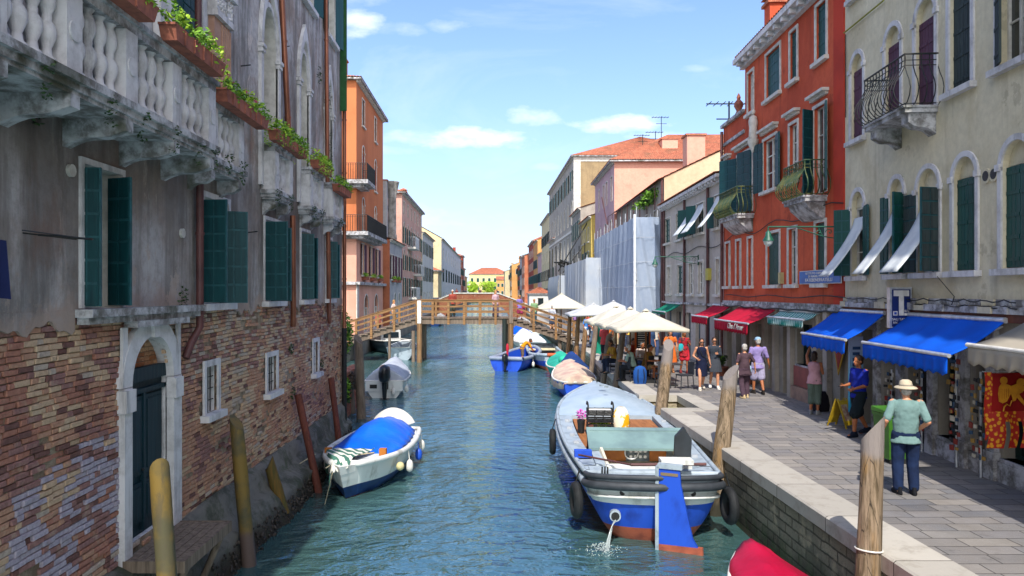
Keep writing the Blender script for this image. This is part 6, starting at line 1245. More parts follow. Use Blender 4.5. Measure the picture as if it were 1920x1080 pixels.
def boat_goods():
    p = on_boat(-.55, 4.3, 1.02); r = empty('folding_crates', p, CB.rotation_euler.z, 'stack of black slatted folding crates with greens standing in the barge', 'crates'); mb = MB()
    for k in range(4):
        z = k*.17
        for a in (-.3, .3): mb.box(a-.012, a+.012, -.2, .2, z, z+.13)
        for a in (-.2, .2): [mb.box(-.3, .3, a-.01, a+.01, z+q, z+q+.025) for q in (0, .05, .1)]; [mb.box(x-.012, x+.012, a-.012, a+.012, z, z+.13) for x in (-.3, -.1, .1, .3)]
        mb.box(-.3, .3, -.2, .2, z, z+.012)
    for s in (-.3, .3): mb.tube([(s, -.2, .6), (s, -.22, .74), (s, -.1, .8), (s, .1, .8), (s, .2, .72)], .02, 6)
    mb.build('frame', mat('black_plastic', '#16181a', '#222', 5, .45, .05) if False else 'black', r); g = MB(); g.leaves((0, 0, .27), (.26, .17, .05), 220, .04); g.build('greens', 'leaf2', r); MB().box(-.27, .27, -.18, .18, .52, .62).build('white_box', 'wframe', r)
    p = on_boat(.05, 5.0, 1.02); r = empty('shopping_bag', p, 0, 'yellow and white plastic shopping bag behind the black crates in the barge', 'bag'); mb = MB()
    mb.loft([[(.2*cos(2*pi*j/12)*f*(1+.1*sin(j*5+z*9)), .13*sin(2*pi*j/12)*f*(1+.15*sin(j*3)), z) for j in range(12)] for f, z in ((.9, 0), (1.05, .15), (1, .35), (.8, .5), (.5, .58))]); mb.build('bag', mat('yellow_plastic', '#d6a415', '#e8e2cc', 3.2, .4, .1, lo=.5, hi=.55), r)
    p = on_boat(.15, 4.3, 1.03); r = empty('tarpaulin_bundle', p, .1, 'crumpled dark grey tarpaulin lying on the barge floor', 'tarpaulin'); mb = MB(); mb.grid(lambda i, j: (-.1+1.0*i, -.2+.42*j, .02+.1*sin(pi*j)*(1-.4*i)*(1+.5*sin(i*11+j*5))), 14, 8); mb.build('cloth', fabric('dark_tarp', '#3b4248', '#2c3236'), r)
    p = on_boat(-.98, 4.6, 1.02); r = empty('potted_flowers', p, 0, 'small bunch of magenta flowers in a dark pot at the edge of the barge hold', 'flowers'); MB().lathe([(.07, 0), (.1, .3), (.1, .32)], 10).build('pot', 'black', r); m = MB(); m.leaves((0, 0, .45), (.13, .13, .13), 130, .035); m.build('blossom', mat('magenta_petals', '#b52a9a', '#d860c0'), r)
    # the jet of cooling water and its splash
    a = CB.matrix_basis @ Vector((-.74, -.53, .5)); mb = MB()
    wm = NT('jet_water'); wm.b.inputs['Transmission Weight'].default_value = .6; wm.done((.75, .82, .82), .15, None, 0, .5)
    for k in range(5): mb.tube([(a.x-.02*k*t-.18*t, a.y-.05*k*.3-.32*t, a.z-.06-.5*t*t+.02*sin(k*3)) for t in [i/8 for i in range(9)]], [.006+.001*i for i in range(9)], 5)
    for _ in range(300):
        rr = abs(R.gauss(0, .2)); an = U(0, 2*pi); s = U(.004, .012); mb.ell((a.x-.26+rr*cos(an), a.y-.36+rr*sin(an)*.8, U(0, .16)*max(0, 1-rr*2)+.005), (s, s, s*.8), 5, 3)
    tag(mb.build('water_jet', wm.m), 'thin jet of cooling water splashing from the barge exhaust into the canal', 'water jet')
boat_goods()
def tarp_boat():
    # bow towards the camera: local +y is the bow, so the boat is turned round
    r = empty('motorboat', (-2.85, 21.1, 0), pi-.07, 'white and navy motorboat under a bright blue tarpaulin with striped cloth on its bow', 'boat')
    S_ = hull(r, 5.0, 1.9, .62, ws=.8, wb=.3, fl=2.4, ss=0, sb=.16, draft=.3, mats=(WHB, NVY, RED_), bands=(.42, .66), floor=.3, rail=WHB, rr=.07, rake=.55, thick=.2)
    # pointed stem piece
    m = MB(); e = S_[-1]
    for k in range(8):
        m.k = 0 if (k+.5)/8 > .6 else (1 if k > 2 else 2); a, b = e[k], e[k+1]; ka = .42*(k/8)**.6+.05; kb = .42*((k+1)/8)**.6+.05
        for s in (-1, 1): m.add([(s*a[0], a[1], a[2]), (s*b[0], b[1], b[2]), (0, b[1]+kb, b[2]+.03), (0, a[1]+ka, a[2])], [(0, 1, 2, 3)], True)
    m.mt(0).poly([(-e[8][0], e[8][1], e[8][2]), (0, e[8][1]+.47, e[8][2]+.03), (e[8][0], e[8][1], e[8][2])]); m.build('bow', [WHB, NVY, RED_], r)
    cover(r, S_, .4, 3.75, .5, fabric('blue_tarpaulin', '#0558cf', '#0a6ce0', .4, 1.5), over=-.1, drop=.0, hump=lambda i: (.55+.45*sin(pi*min(1, i*.95+.15)))*(1-i**4), name='tarpaulin')
    c = MB(); c.grid(lambda i, j: ((-.62+1.24*i)*(1-.35*j), -.15+.62*j, .78+.42*sin(pi*i)**.7*(1-j*.35)), 14, 8); c.build('windscreen_cover', fabric('white_cover', '#d8d4cc', '#c0bcb4'), r)
    n = NT('green_white_stripes'); tc = n.N.new('ShaderNodeTexCoord'); X, Y, Z = [None]*3; sp = n.N.new('ShaderNodeSeparateXYZ'); n.L.new(tc.outputs['Object'], sp.inputs[0]); s = n.M('SINE', n.M('MULTIPLY', n.M('ADD', n.M('ADD', sp.outputs[0], n.M('MULTIPLY', sp.outputs[1], .75)), n.M('MULTIPLY', n.noise(3, 2), .12)), 2*pi/.24)); sm_ = n.done(n.mix(n.step(s, -.1, .1), lin('#3d6a5c'), lin('#d4d2c8')), .85, n.bump(n.noise(5, 3), .4, .03))
    dk = MB(); dk.grid(lambda i, j: ((-1+2*j)*at_t(S_, 3.7+1.28*i)[0]*.98, 3.7+1.28*i, at_t(S_, 3.7+1.28*i)[1]+.03), 8, 6); dk.build('bow_deck', WHB, r)
    m = MB()
    def st(i, j):
        y = 3.75+1.35*j; hb, z = at_t(S_, min(y, 5)); x = (-.45+1.6*i)*hb; z0 = z+.17-.03*abs(sin(i*14+j*5)); over = max(0, abs(x)/hb-.97)/.18; fr_ = max(0, j-.86)/.14
        return (max(-hb*1.02, min(hb*1.06, x)), y+.25*fr_*(1-abs(x)/hb*.6), z0-.42*min(1, over)-.3*fr_*(.5+.5*i)-.03*sin(i*31)*fr_)
    m.grid(st, 26, 20); o = m.build('striped_cloth', sm_, r); o.modifiers.new('t', 'SOLIDIFY').thickness = .015
    MB().cbox((.68, 3.95, .82), (.14, .12, .16)).build('chock', mat('orange_wood', '#b06a24'), r); MB().cbox((-.6, 3.95, .82), (.16, .14, .16)).build('chock', mat('orange_wood', '#b06a24'), r)
    for y in (.5, 1.6, 2.9): fender(r, -at_t(S_, y)[0]-.09, y, .12, 'wframe' if y != 1.6 else 'mblue')
    MB().ell((-at_t(S_, 3.6)[0]-.1, 3.6, .42), (.1, .13, .1), 10, 7).build('buoy', mat('yellowish_buoy', '#c9bd8c'), r)
    t = MB(); t.tube([(.9, 4.2, .8), (1.25, 4.5, .6), (1.45, 4.7, .75)], .012, 5).tube([(.2, 5.2, .7), (.3, 5.3, .2), (.35, 5.4, -.1)], .008, 4).tube([(-.5, 4.4, .9), (.1, 4.7, .86), (.4, 5.1, .7)], .014, 5); t.build('rope', 'rope', r)
tarp_boat()
def small_boat(label, x, y, rz, L, B, z0, mats, cov=None, covm=None, motor=None, group=None, floorm='gwood', **k):
    r = empty('moored_boat' if not group else 'boat', (x, y, 0), rz, label, 'boat', group)
    S_ = hull(r, L, B, z0, mats=mats, draft=.25, **k)
    if cov: cover(r, S_, cov[0]*L, cov[1]*L, cov[2], covm, drop=cov[3] if len(cov) > 3 else .15, fold=.03, sag=.05)
    if motor is not None: outboard(r, motor, -.16, z0+.1, 1.35)
    return r, S_
M_['teal'] = mat('teal_paint', '#1f8a80', '#17706a', 3, .5)
r, S_ = small_boat('white motorboat under a grey cover with a big black outboard, by the palace corner', -4.62, 31.6, .03, 5.2, 1.75, .62, (WHB, WHB, 'dstone'), (.04, .9, .5, .1), fabric('grey_boat_cover', '#a7acb4', '#90959e'), .05, ws=.92, wb=.15, bands=(.2, .5), rake=.5)
MB().box(-.78, .78, -.05, .25, .3, .72).build('transom', WHB, r); MB().box(-.6, -.3, -.07, -.05, .42, .58).build('grab_rail', 'iron', r); fender(r, .92, .3, .2); fender(r, .4, -.15, .15)
r, S_ = small_boat('small grey open dinghy moored under the left ramp of the bridge', -6.15, 49.2, .02, 3.8, 1.95, .72, (GRY, GRY, 'dstone'), ws=.9, wb=.2, bands=(.2, .4), rail=WHB, rake=.4)
r, S_ = small_boat('dark hulled boat with a white cabin roof behind the grey dinghy', -6.9, 54.5, .5, 7.5, 2.5, .85, ('boatdark', 'boatdark', 'boatdark'), ws=.85, wb=.1, bands=(.2, .4), rake=.6) if M_.setdefault('boatdark', mat('dark_slate_paint', '#2c3a44', '#222e36', 2, .4)) else None
MB().loft([[(x*.85*f, y, z) for x, y, z in ((-1, 2, 0), (1, 2, 0), (1, 5, 0), (-1, 5, 0))] for f, z in ((1, .7),)]+[], False, False) if False else None
c = MB(); c.loft([[(-.8*f, 1.6, z), (.8*f, 1.6, z), (.8*f, 4.8, z), (-.8*f, 4.8, z)] for f, z in ((1, .8), (.95, 1.6), (.8, 1.72))], False); c.build('cabin', WHB, r); MB().box(-.6, .6, 1.55, 1.6, 1.1, 1.5).build('window', 'glass', r)
def work_boat():
    r = empty('work_boat', (.72, 42.3, 0), -.28, 'open blue workboat with grey side tubes and a standing worker', 'boat')
    S_ = hull(r, 6.6, 2.05, .62, ws=.92, wb=.1, fl=3, sb=.35, mats=(BLU, BLU, BLU), bands=(.2, .4), floor=.18, rail=mat('grey_tube', '#8f97a6', '#7c8494', 3, .6), rr=.11, rake=.7, thick=.12, floorm=GRY)
    outboard(r, .0, -.12, .55, .9); MB().tube([(.05, .1, .7), (.05, .12, 1.5)], .06, 8).ell((.05, .12, 1.3), (.09, .09, .28)).build('red_buoy', mat('red_buoy_paint', '#b81630', '#8f1026'), r)
    MB().box(-.7, -.2, .3, .8, .2, .55).box(.25, .75, .3, .8, .2, .5).build('engine_well', WHB, r); m = MB(); [m.cbox((U(-.5, .5), U(1.2, 5), .3), (U(.2, .4), U(.2, .5), U(.1, .3)), U(0, 3)) for _ in range(9)]; m.build('gear', mat('boat_gear', '#5a6a60', '#8a7a58', 9), r); fender(r, 1.12, 2.0, .1)
work_boat()
r, S_ = small_boat('open blue boat with varnished orange inside beside the workboat', 3.3, 42.6, .03, 6.8, 2.0, .7, (GRY, BLU, RST), ws=.35, wb=.9, fl=2, ss=.2, bands=(.5, .78), rail=GRY, rr=.09, floorm=mat('varnished_orange', '#8f5420', '#6a3a18', 3, .5)); MB().box(-.85, .85, 5.4, 6.3, .75, .85).build('bench', mat('cream_bench', '#cfc6a4'), r)
r, S_ = small_boat('teal boat with a green cover and orange roll under the mooring poles', 3.75, 37.7, 0, 4.6, 1.8, .55, ('teal', 'teal', WHB), (.1, .95, .35, .1), fabric('teal_cover', '#2a9c86', '#1f7f70'), ws=.6, wb=.4)
MB().ell((-.1, .8, 1.0), (.3, .35, .25)).build('green_bundle', mat('mint_bundle', '#1fa07c', '#2cb890'), r); MB().tube([(-.75, 3.8, 1.0), (.85, 3.9, 1.0)], .1, 8).build('orange_roll', mat('orange_roll', '#c2542a', '#8a4a34', 2), r)
r, S_ = small_boat('boat with a domed navy canvas cover between the teal and the beige boats', 4.02, 35.4, 0, 3.2, 1.55, .5, (NVY, NVY, NVY), (.0, 1, .62, .05), fabric('navy_cover', '#1c3c78', '#16305f'), ws=.9, wb=.6)
r, S_ = small_boat('boat under a wrinkled beige tarpaulin with pink streaks', 3.55, 31.3, -.03, 5.0, 1.9, .6, (BLU, BLU, RST), (.0, 1, .33, .34), fabric('beige_boat_cover', '#bfb09a', '#b08e84', sc=2), ws=.6, wb=.6)
r, S_ = small_boat('boat under a white cover printed with pink and blue figures, beyond the bridge ramp', 2.9, 55, .1, 5.5, 2.2, .7, (WHB, 'dstone', 'dstone'), (.0, .95, .6, .1), mat('patterned_cover', '#d0d0d4', '#b05c78', 2.2, .8, .2, lo=.6, hi=.7), ws=.9, wb=.3)
r, S_ = small_boat('small dark blue boat with a bright blue cover beyond the bridge pillar', 2.6, 64, .05, 6, 2.1, .7, (NVY, NVY, NVY), (.3, .95, .5, .1), BLUE, ws=.8, wb=.2)
for lb, x, y, m, cv in (('distant navy boat against the left bank behind the bridge pillar', -7.7, 98, NVY, None), ('distant white boat moored beyond the dark blue one', 3.9, 74, WHB, 'wframe'), ('distant blue boat near the right quay before the brick bridge', 3.9, 84, BLU, None), ('distant small grey boat moored near the brick bridge on the right', 3.7, 93, GRY, 'dstone'), ('distant dark boat with grey cover near the brick bridge, left bank', -8, 108, 'boatdark', 'dstone')):
    r, S_ = small_boat(lb, x, y, 0, 5.5, 1.9, .7, (m, m, m), (.1, .9, .4) if cv else None, M_[cv] if cv else None, ws=.8, wb=.2, group='small boats moored beyond the bridge')
# red covered boat at the lower right
r, S_ = small_boat('boat under a crimson tarpaulin at the bottom edge beside the quay', 3.5, 5.5, .0, 4.7, 1.35, .6, (WHB, RED_, RED_), (.0, 1, .2, .3), fabric('crimson_tarpaulin', '#b00534', '#8e0429', .5, 1.), ws=.9, wb=.25, fl=3)
# ---------------------------------------------------------------- mooring poles
def pole(label, b, t, r0, m, cut=True, name='mooring_pole', group=None, band=None):
    b, t = Vector(b), Vector(t); o = empty(name, b, 0, label, 'mooring pole', group); d = t-b; n = 14; up = d.normalized(); rings = []
    a1 = up.cross(Vector((0, 1, 0))).normalized(); a2 = up.cross(a1); k = 12; ph = U(0, 6)
    for i in range(k+1):
        q = i/k; rr = r0*(1-.1*q)*(1+.04*sin(q*9+ph)); c = d*q
        if i == k and cut: rings.append([c+(a1*cos(2*pi*j/n)+a2*sin(2*pi*j/n))*rr*.97+up*(r0*1.1*cos(2*pi*j/n+ph)) for j in range(n)])
        else: rings.append([c+(a1*cos(2*pi*j/n)+a2*sin(2*pi*j/n))*rr*(1+.05*sin(j*3+q*7+ph)) for j in range(n)])
    mb = MB().loft(rings); mb.build('shaft', m, o)
    if band: c = d*band; MB().tube([c+(a1*cos(2*pi*j/16)+a2*sin(2*pi*j/16))*(r0*1.03) for j in range(17)], .012, 5).build('rope_ring', 'wframe', o)
    return o
YP = mat('yellow_green_paint', '#8a7a22', '#5e5418', 2.5, .6, .2, 20); n = NT('yellow_pole'); X, Y, Z = n.xyz(); c = n.mix(n.step(n.noise(2.5, 5), .4, .65), lin('#725c28'), lin('#4c4832')); c = n.mix(n.M('SUBTRACT', 1, n.step(n.M('ADD', Z, n.M('MULTIPLY', n.noise(5, 4), .2)), .55, .75)), c, lin('#5a4a44')); c = n.mix(n.M('MULTIPLY', n.step(n.noise(6, 8, .75, n.map((1, 1, .25))), .52, .62), .6), c, lin('#4a4232')); YP = n.done(c, .7, n.bump(n.noise(15, 5, .6, n.map((1, 1, .1))), .4, .01))
n = NT('quay_pole'); X, Y, Z = n.xyz(); f = n.noise(1.6, 6, .65, n.map((13, 13, .8)), .4); c = n.mix(n.step(f, .35, .68), lin('#8f7c66'), lin('#50432f')); c = n.mix(n.M('MULTIPLY', n.step(n.noise(3, 4, .6, n.map((1, 1, .25))), .5, .65), .55), c, lin('#94703e')); c = n.mix(n.step(n.vor(11, n.map((1, 1, .05)), 'DISTANCE_TO_EDGE'), .0, .025), lin('#2e261c'), c); c = n.mix(n.step(n.M('ADD', Z, n.M('MULTIPLY', n.noise(4, 5), .35)), 2.55, 2.75), c, lin('#7d7571')); c = n.mix(n.M('SUBTRACT', 1, n.step(n.M('ADD', Z, n.M('MULTIPLY', n.noise(4, 4), .3)), .3, .8)), c, lin('#2e2a1e')); QP_ = n.done(c, .85, n.bump(f, .9, .03))
pole('yellow painted pole in front of the water door', (-3.02, 7.3, -1), (-3.33, 7.45, 2.72), .105, YP); 
pole('olive and yellow painted pole between the water door and the red leaning poles', (-3.9, 12.2, -1), (-4.25, 12.35, 2.33), .12, YP)
pole('thin rust-brown pole leaning against the palace wall beside the striped boat bow', (-3.75, 16.6, -.6), (-4.5, 17.2, 2.12), .09, wood('rust_brown_wood', '#6e3a2e', '#4a2820'), False); pole('thin rust-brown leaning pole nearest the palace corner', (-4.2, 19.8, -.3), (-4.62, 20.4, 2.1), .09, wood('rust_brown_wood', '#6e3a2e', '#4a2820'), False) if False else pole('second thin rust-brown pole, leaning nearer the palace corner', (-4.02, 20.1, -.6), (-4.5, 20.7, 2.1), .09, M_.setdefault('rbw', bpy.data.materials['rust_brown_wood']), False)
pole('short mossy stump leaning on the stone footing', (-4.1, 14.6, .15), (-4.35, 14.5, 1.15), .12, wood('mossy_wood', '#7a5a28', '#3c4424'))
pole('grey weathered pole standing before the garden corner by the outboard boat', (-4.62, 26.4, -1), (-4.85, 26.8, 2.8), .17, 'gwood', name='mooring_pole'); pole('short grey stump beside the garden corner', (-5.15, 27.6, -1), (-5.4, 27.8, 1.4), .16, 'gwood')
pole('thick weathered oak pole with grey top nearest the camera on the right quay', (4.38, 8.9, -1.5), (4.7, 9.25, 2.8), .15, QP_, band=.66)
pole('thick dark weathered pole leaning over the coping at the barge stern', (4.3, 14.9, -1), (4.93, 15.5, 2.82), .17, QP_); pole('tall pale brown pole leaning by the landing steps near the barge bow', (4.28, 20.2, -1), (4.93, 21, 3.0), .17, QP_)
G = 'slender mooring poles along the right quay'
for i, (bx, by, tx, tz, m, lb) in enumerate(((4.15, 27.0, 4.75, 2.95, 'gwood', 'slender pole just left of the cafe tables, nearest of the row'), (4.2, 30.2, 4.75, 2.8, 'gwood', 'slender pole in the row, second from the cafe'), (4.42, 35.2, 4.9, 2.9, 'gwood', 'pale slender pole in the row before the teal net'), (4.4, 38.2, 4.75, 2.5, 'wood', 'shorter pole beside the pale one in the row'), (4.55, 42.2, 4.85, 3.0, 'wood', 'brown slender pole close to the bridge ramp'), (4.25, 43.5, 4.5, 3.0, 'wood', 'brown slender pole nearest the bridge ramp'))):
    pole(lb, (bx, by, -1), (tx, by+.4, tz), .13, m, group=G)
# ---------------------------------------------------------------- garden corner beyond the palace
tag(MB().box(-9.4, -5.25, 22.75, 29.5, -1, 1.5).box(-5.6, -5.2, 22.75, 29.6, 1.5, 1.62).build('garden_wall', 'brick2'), 'low old wall of the small garden just past the palace corner', 'wall')
shrub('ivy_bush', 'tall ivy and climbing leaves hanging at the palace corner above the water', (-5.35, 25.5, 1.4), (.5, 1.2, 1.4), 2600, .07, ('leaf', 'leafd'), lumps=16); shrub('hanging_creeper', 'green creeper hanging down the garden wall to the water', (-5.15, 26.2, .3), (.18, .8, .7), 800, .06, ('leafd', 'leaf'), trunk=False)
shrub('dry_twigs', 'grey dry twig bundle at the foot of the garden corner', (-5.2, 27.4, .9), (.35, .5, .35), 500, .07, ('gwood', 'dstone'), trunk=False)
# ---------------------------------------------------------------- umbrellas
UMB = fabric('cream_umbrella_cloth', '#dcd6c6', '#d0cab8', tl=.3); UMW = fabric('white_umbrella_cloth', '#cfd0d2', '#c0c2c6', tl=.3)
def umbrella(label, x, y, s, ze, zt, m, post=True, sy=None, rz=0):
    r = empty('cafe_umbrella', (x, y, QUAY), rz, label, 'umbrella', 'square cafe umbrellas on the right quay'); z0, z1 = ze-QUAY, zt-QUAY; sy = sy or s; mb = MB()
    C_ = [(-s, -sy), (s, -sy), (s, sy), (-s, sy)]
    for (ax_, ay), (bx_, by) in zip(C_, C_[1:]+C_[:1]):
        def f(i, j): px_, py_ = ax_+(bx_-ax_)*i, ay+(by-ay)*i; q = j; return (px_*q, py_*q, z1+(z0-z1)*q**.92-.06*sin(pi*i)*sin(pi*q)+(.05*sin(pi*i) if q > .99 else 0))
        mb.grid(f, 10, 10); mb.grid(lambda i, j: (ax_+(bx_-ax_)*i, ay+(by-ay)*i, z0+.05*sin(pi*i)-.13*j), 10, 1)
    mb.lathe([(.14, z1-.03), (.08, z1+.0), (.04, z1+.03), (.01, z1+.05)], 10); o = mb.build('canopy', m, r); o.modifiers.new('t', 'SOLIDIFY').thickness = .008
    MB().tube([(0, 0, 0), (0, 0, z1)], .035, 8).build('pole', wood('umbrella_pole_wood', '#7a5230', '#5c3c22'), r); a = MB(); [a.tube([(0, 0, z1-.12), (cx*.97, cy*.97, z0+.0)], .012, 5) for cx, cy in C_]; a.build('rib', 'alu', r); MB().box(-.3, .3, -.3, .3, 0, .07).build('base', 'black', r)
umbrella('cream umbrella nearest the camera over the cafe tables', 5.35, 26.2, 1.22, 3.24, 3.86, UMB)
umbrella('cream umbrella second in the row of three, behind the nearest', 5.3, 28.9, 1.22, 3.24, 3.88, UMB); umbrella('cream umbrella third in the row of three', 5.2, 31.6, 1.22, 3.24, 3.9, UMB)
umbrella('white umbrella between the cream row and the bridge', 5.7, 42.5, 1.5, 3.25, 3.85, UMW); umbrella('wide cream umbrella just beyond the bridge ramp', 5.3, 58, 1.9, 3.3, 4.4, UMB)
umbrella('far pale umbrella mostly hidden behind the white one', 7.4, 46, 1.4, 3.3, 3.95, UMW)
# ---------------------------------------------------------------- cafe furniture and quay things
def chair(label, x, y, rz):
    r = empty('cafe_chair', (x, y, QUAY), rz, label, 'chair', 'dark cafe chairs')
    bk = M_.setdefault('rattan', mat('dark_rattan', '#22242a', '#30333a', 30, .6, .3, 60)); MB().box(-.21, .21, -.2, .22, .43, .47).build('seat', bk, r); MB().box(-.21, .21, -.24, -.21, .47, .88).build('backrest', bk, r)
    for sx in (-.19, .19):
        for sy in (-.2, .2): MB().tube([(sx, sy, .44), (sx*1.12, sy*1.15, 0)], .016, 6).build('leg', bk, r)
    return r
def table(label, x, y):
    r = empty('cafe_table', (x, y, QUAY), 0, label, 'table', 'square cafe tables'); MB().box(-.36, .36, -.36, .36, .71, .74).build('tabletop', mat('dark_tabletop', '#2a2c30', '#3a3c40', 4, .4), r); MB().tube([(0, 0, 0), (0, 0, .71)], .03, 8).build('column', 'iron', r); MB().box(-.25, .25, -.25, .25, 0, .03).build('foot', 'iron', r)
    g = MB(); [g.lathe([(.03, 0), (.035, .1), (.03, .12)], 8, (U(-.25, .25), U(-.25, .25), .74)) for _ in range(3)]; g.build('glasses', 'wframe', r)
chair('dark cafe chair standing alone at the front of the terrace, right of the tall pole', 6.25, 24.4, pi*.5+.2); chair('dark cafe chair with back to the camera by the tall pole', 5.6, 24.7, 0)
chair('dark cafe chair under the near umbrella, behind the yellow-clad woman', 4.75, 29.2, 1.2); chair('dark cafe chair at the table behind the tall pole', 5.9, 26.6, 2.2); chair('dark cafe chair occupied by the grey-green shirted guest', 4.95, 26.4, -pi/2+.3); chair('dark cafe chair occupied by the guest in tan shorts', 5.45, 26.8, .6); chair('dark cafe chair far back under the second umbrella', 5.6, 30.4, 2.8)
table('table at the front of the terrace next to the lone chair', 5.95, 25.3); table('table between the seated guests under the nearest umbrella', 5.3, 27.6); table('table under the second umbrella', 5.0, 30.2)
def menu_board():
    r = empty('menu_board', (6.0, 30, QUAY), 0, 'orange framed menu board standing under the umbrellas', 'menu board'); MB().box(-.32, .32, -.02, .02, .1, 1.75).build('frame', mat('orange_frame', '#c25a1c', '#a84c16'), r); MB().box(-.25, .25, -.035, -.021, .5, 1.65).build('panel', mat('blackboard', '#18222c'), r); m = MB(); [m.box(-.2, U(.05, .2), -.04, -.036, 1.5-i*.09, 1.53-i*.09) for i in range(10)]; m.build('menu_lines', 'wframe', r); MB().tube([(-.28, 0, .1), (-.3, .3, 0)], .02, 5).tube([(.28, 0, .1), (.3, .3, 0)], .02, 5).build('leg', 'wood', r)
menu_board()
def backpack(label, x, y, m, s=1):
    r = empty('backpack', (x, y, QUAY), 0, label, 'bag'); MB().loft([[(.2*s*f*cos(2*pi*j/12), .13*s*f*sin(2*pi*j/12), z*s) for j in range(12)] for f, z in ((.9, 0), (1.05, .15), (1, .38), (.7, .5), (.2, .54))]).build('body', m, r); MB().tube([(-.08*s, -.12*s, .45*s), (-.1*s, -.19*s, .25*s), (-.08*s, -.13*s, .06*s)], .015, 5).tube([(.08*s, -.12*s, .45*s), (.1*s, -.19*s, .25*s), (.08*s, -.13*s, .06*s)], .015, 5).build('strap', 'black', r)
backpack('blue backpack on the quay beside the seated guests', 5.05, 25.7, fabric('blue_nylon', '#1d4f96', '#163f7c'), 1.15)
for i in range(1):
    r = empty('draped_net', (4.95, 36.5, QUAY), 0, 'teal green net draped over a stand on the quay', 'net'); m = MB(); m.grid(lambda a, b: (-.05+1.2*a*b, .3*sin(a*5), 1.75-1.7*b+.1*sin(a*9)*b), 14, 14); m.build('net', fabric('teal_net', '#1f8a72', '#177060'), r); MB().tube([(0, 0, 0), (0, 0, 1.8)], .03, 6).build('stand', 'gwood', r)
def quay_things():
    r = empty('wheelie_bin', (7.42, 13.9, QUAY), .1, 'bright green plastic refuse bin behind the hatted man', 'bin'); g = mat('bin_green', '#3c7020', '#2f5a1a', 4, .5, .05)
    r.scale = (.85, .85, .95)
    MB().loft([[(x*.26*f, y*.28*f, z) for x, y in ((-1, -1), (1, -1), (1, 1), (-1, 1))] for f, z in ((.82, .08), (1, .9), (1.06, .9), (1.06, .96))], False).build('body', g, r); MB().prism([(-.29, -.31, .97), (-.29, .3, .97), (-.29, .3, 1.06), (-.29, -.2, 1.02)], (.58, 0, 0)).build('lid', g, r); [MB().tube([(x, .25, .1), (x+.05, .25, .1)], .1, 14).build('wheel', 'black', r) for x in (-.27, .22)]; MB().box(-.2, .2, -.24, -.2, 0, .09).build('foot', 'black', r)
    r = empty('a_frame_sign', (8.15, 17.5, QUAY), .5, 'yellow A-frame board standing on the paving by the shops', 'sign'); y = mat('yellow_board', '#b89a20', '#9c8020', 6, .5); r.scale = (.8, .8, .85)
    for s in (-1, 1):
        m = MB(); [m.prism([(x, s*.02, .78), (x, s*.3, 0), (x+.05, s*.3, 0), (x+.05, s*.02, .78)], (0, s*.025, 0)) for x in (-.21, .16)]; m.prism([(-.21, s*.03, .72), (.21, s*.03, .72), (.21, s*.28, .08), (-.21, s*.28, .08)], (0, s*.015, 0)); m.build('panel', y, r)
    MB().prism([(-.13, -.06, .62), (.13, -.06, .62), (.13, -.22, .2), (-.13, -.22, .2)], (0, -.03, 0)).build('notice', mat('notice_paper', '#b9a88c', '#8c5a58', 9), r)
    f = Fr((7.0, -7.4), (8.95, 19)); c = f.P(f.u(1604), .5, 0); r = empty('shop_banner', (8.42, 17.35, 2.0), .15, 'tall light blue and white lettered board hanging at the shop front', 'sign')
    n = NT('banner_blue'); X, Y, Z = n.xyz(); m_ = n.done(n.mix(n.step(Z, 2.2, 3.4), lin('#2f9cc4'), lin('#9aa6c4')), .5); MB().box(-.17, .17, -.03, .03, -.3, 1.45).build('board', m_, r); T = Matrix.Translation((0, -.035, .62)) @ Matrix.Rotation(pi/2, 4, 'X') @ Matrix.Rotation(pi/2, 4, 'Z'); text('BAR  SOUVENIR', .2, mat('dark_letter', '#20406e'), r, T, .002) if False else None; m = MB(); [m.box(-.1, .1*U(.3, 1), -.04, -.031, -.15+i*.13, -.15+i*.13+.07) for i in range(11)]; m.build('letters', mat('dark_letter', '#20406e'), r)
    # winged lion flag: gold on red with tails
    r = empty('lion_flag', (7.74, 11.2, 3.27), radians(4), 'red and gold winged lion flag with fringed tails hanging under the cream awning', 'flag')
    red = fabric('flag_red', '#8c1210', '#7a0e10'); n = NT('flag_gold_border'); v = n.vor(16, None, 'F1'); gold = n.done(n.mix(n.step(v, .32, .5), lin('#c98a1a'), lin('#9a1c10')), .7, n.bump(n.noise(6), .3, .02)); gl = mat('flag_gold', '#c2851c', '#a86c18', 6, .6)
    r.scale = (.68, .68, .68)
    def F(x, z): return (x, .03*sin(x*9)+.02*sin(z*6), z)
    m = MB(); m.grid(lambda i, j: F(-.42+.92*i, 0-.95*j), 16, 14); m.build('field', red, r); m = MB(); m.grid(lambda i, j: (lambda p: (p[0], p[1]-.008, p[2]))(F(-.56+.16*i, .02-1.0*j-.5*j*j*(1 if i < .5 else .8))), 4, 16)
    for a, b in ((-.5, -.14), (-.02, .2), (.28, .5)): m.grid(lambda i, j: (lambda p: (p[0], p[1]-.008, p[2]))(F(a+(b-a)*i+.05*sin(j*3)-.02, -.88-.78*j)), 5, 14)
    m.grid(lambda i, j: (lambda p: (p[0], p[1]-.012, p[2]))(F(-.42+.92*i, -.85-.22*j)), 10, 4); o = m.build('border', gold, r)
    l = MB()
    def blob(pts, k=0): l.prism([(x, -.045-k*.003, z) for x, z in pts], (0, -.012, 0))
    circ = lambda cx, cz, a, b: [(cx+a*cos(t*.524), cz+b*sin(t*.524)) for t in range(12)]
    blob(circ(-.17, -.16, .085, .085)); blob([(-.2, -.2), (-.05, -.26), (.03, -.3), (.02, -.42), (-.04, -.5), (-.1, -.62), (-.2, -.66), (-.28, -.62), (-.3, -.45), (-.28, -.3)], 1)
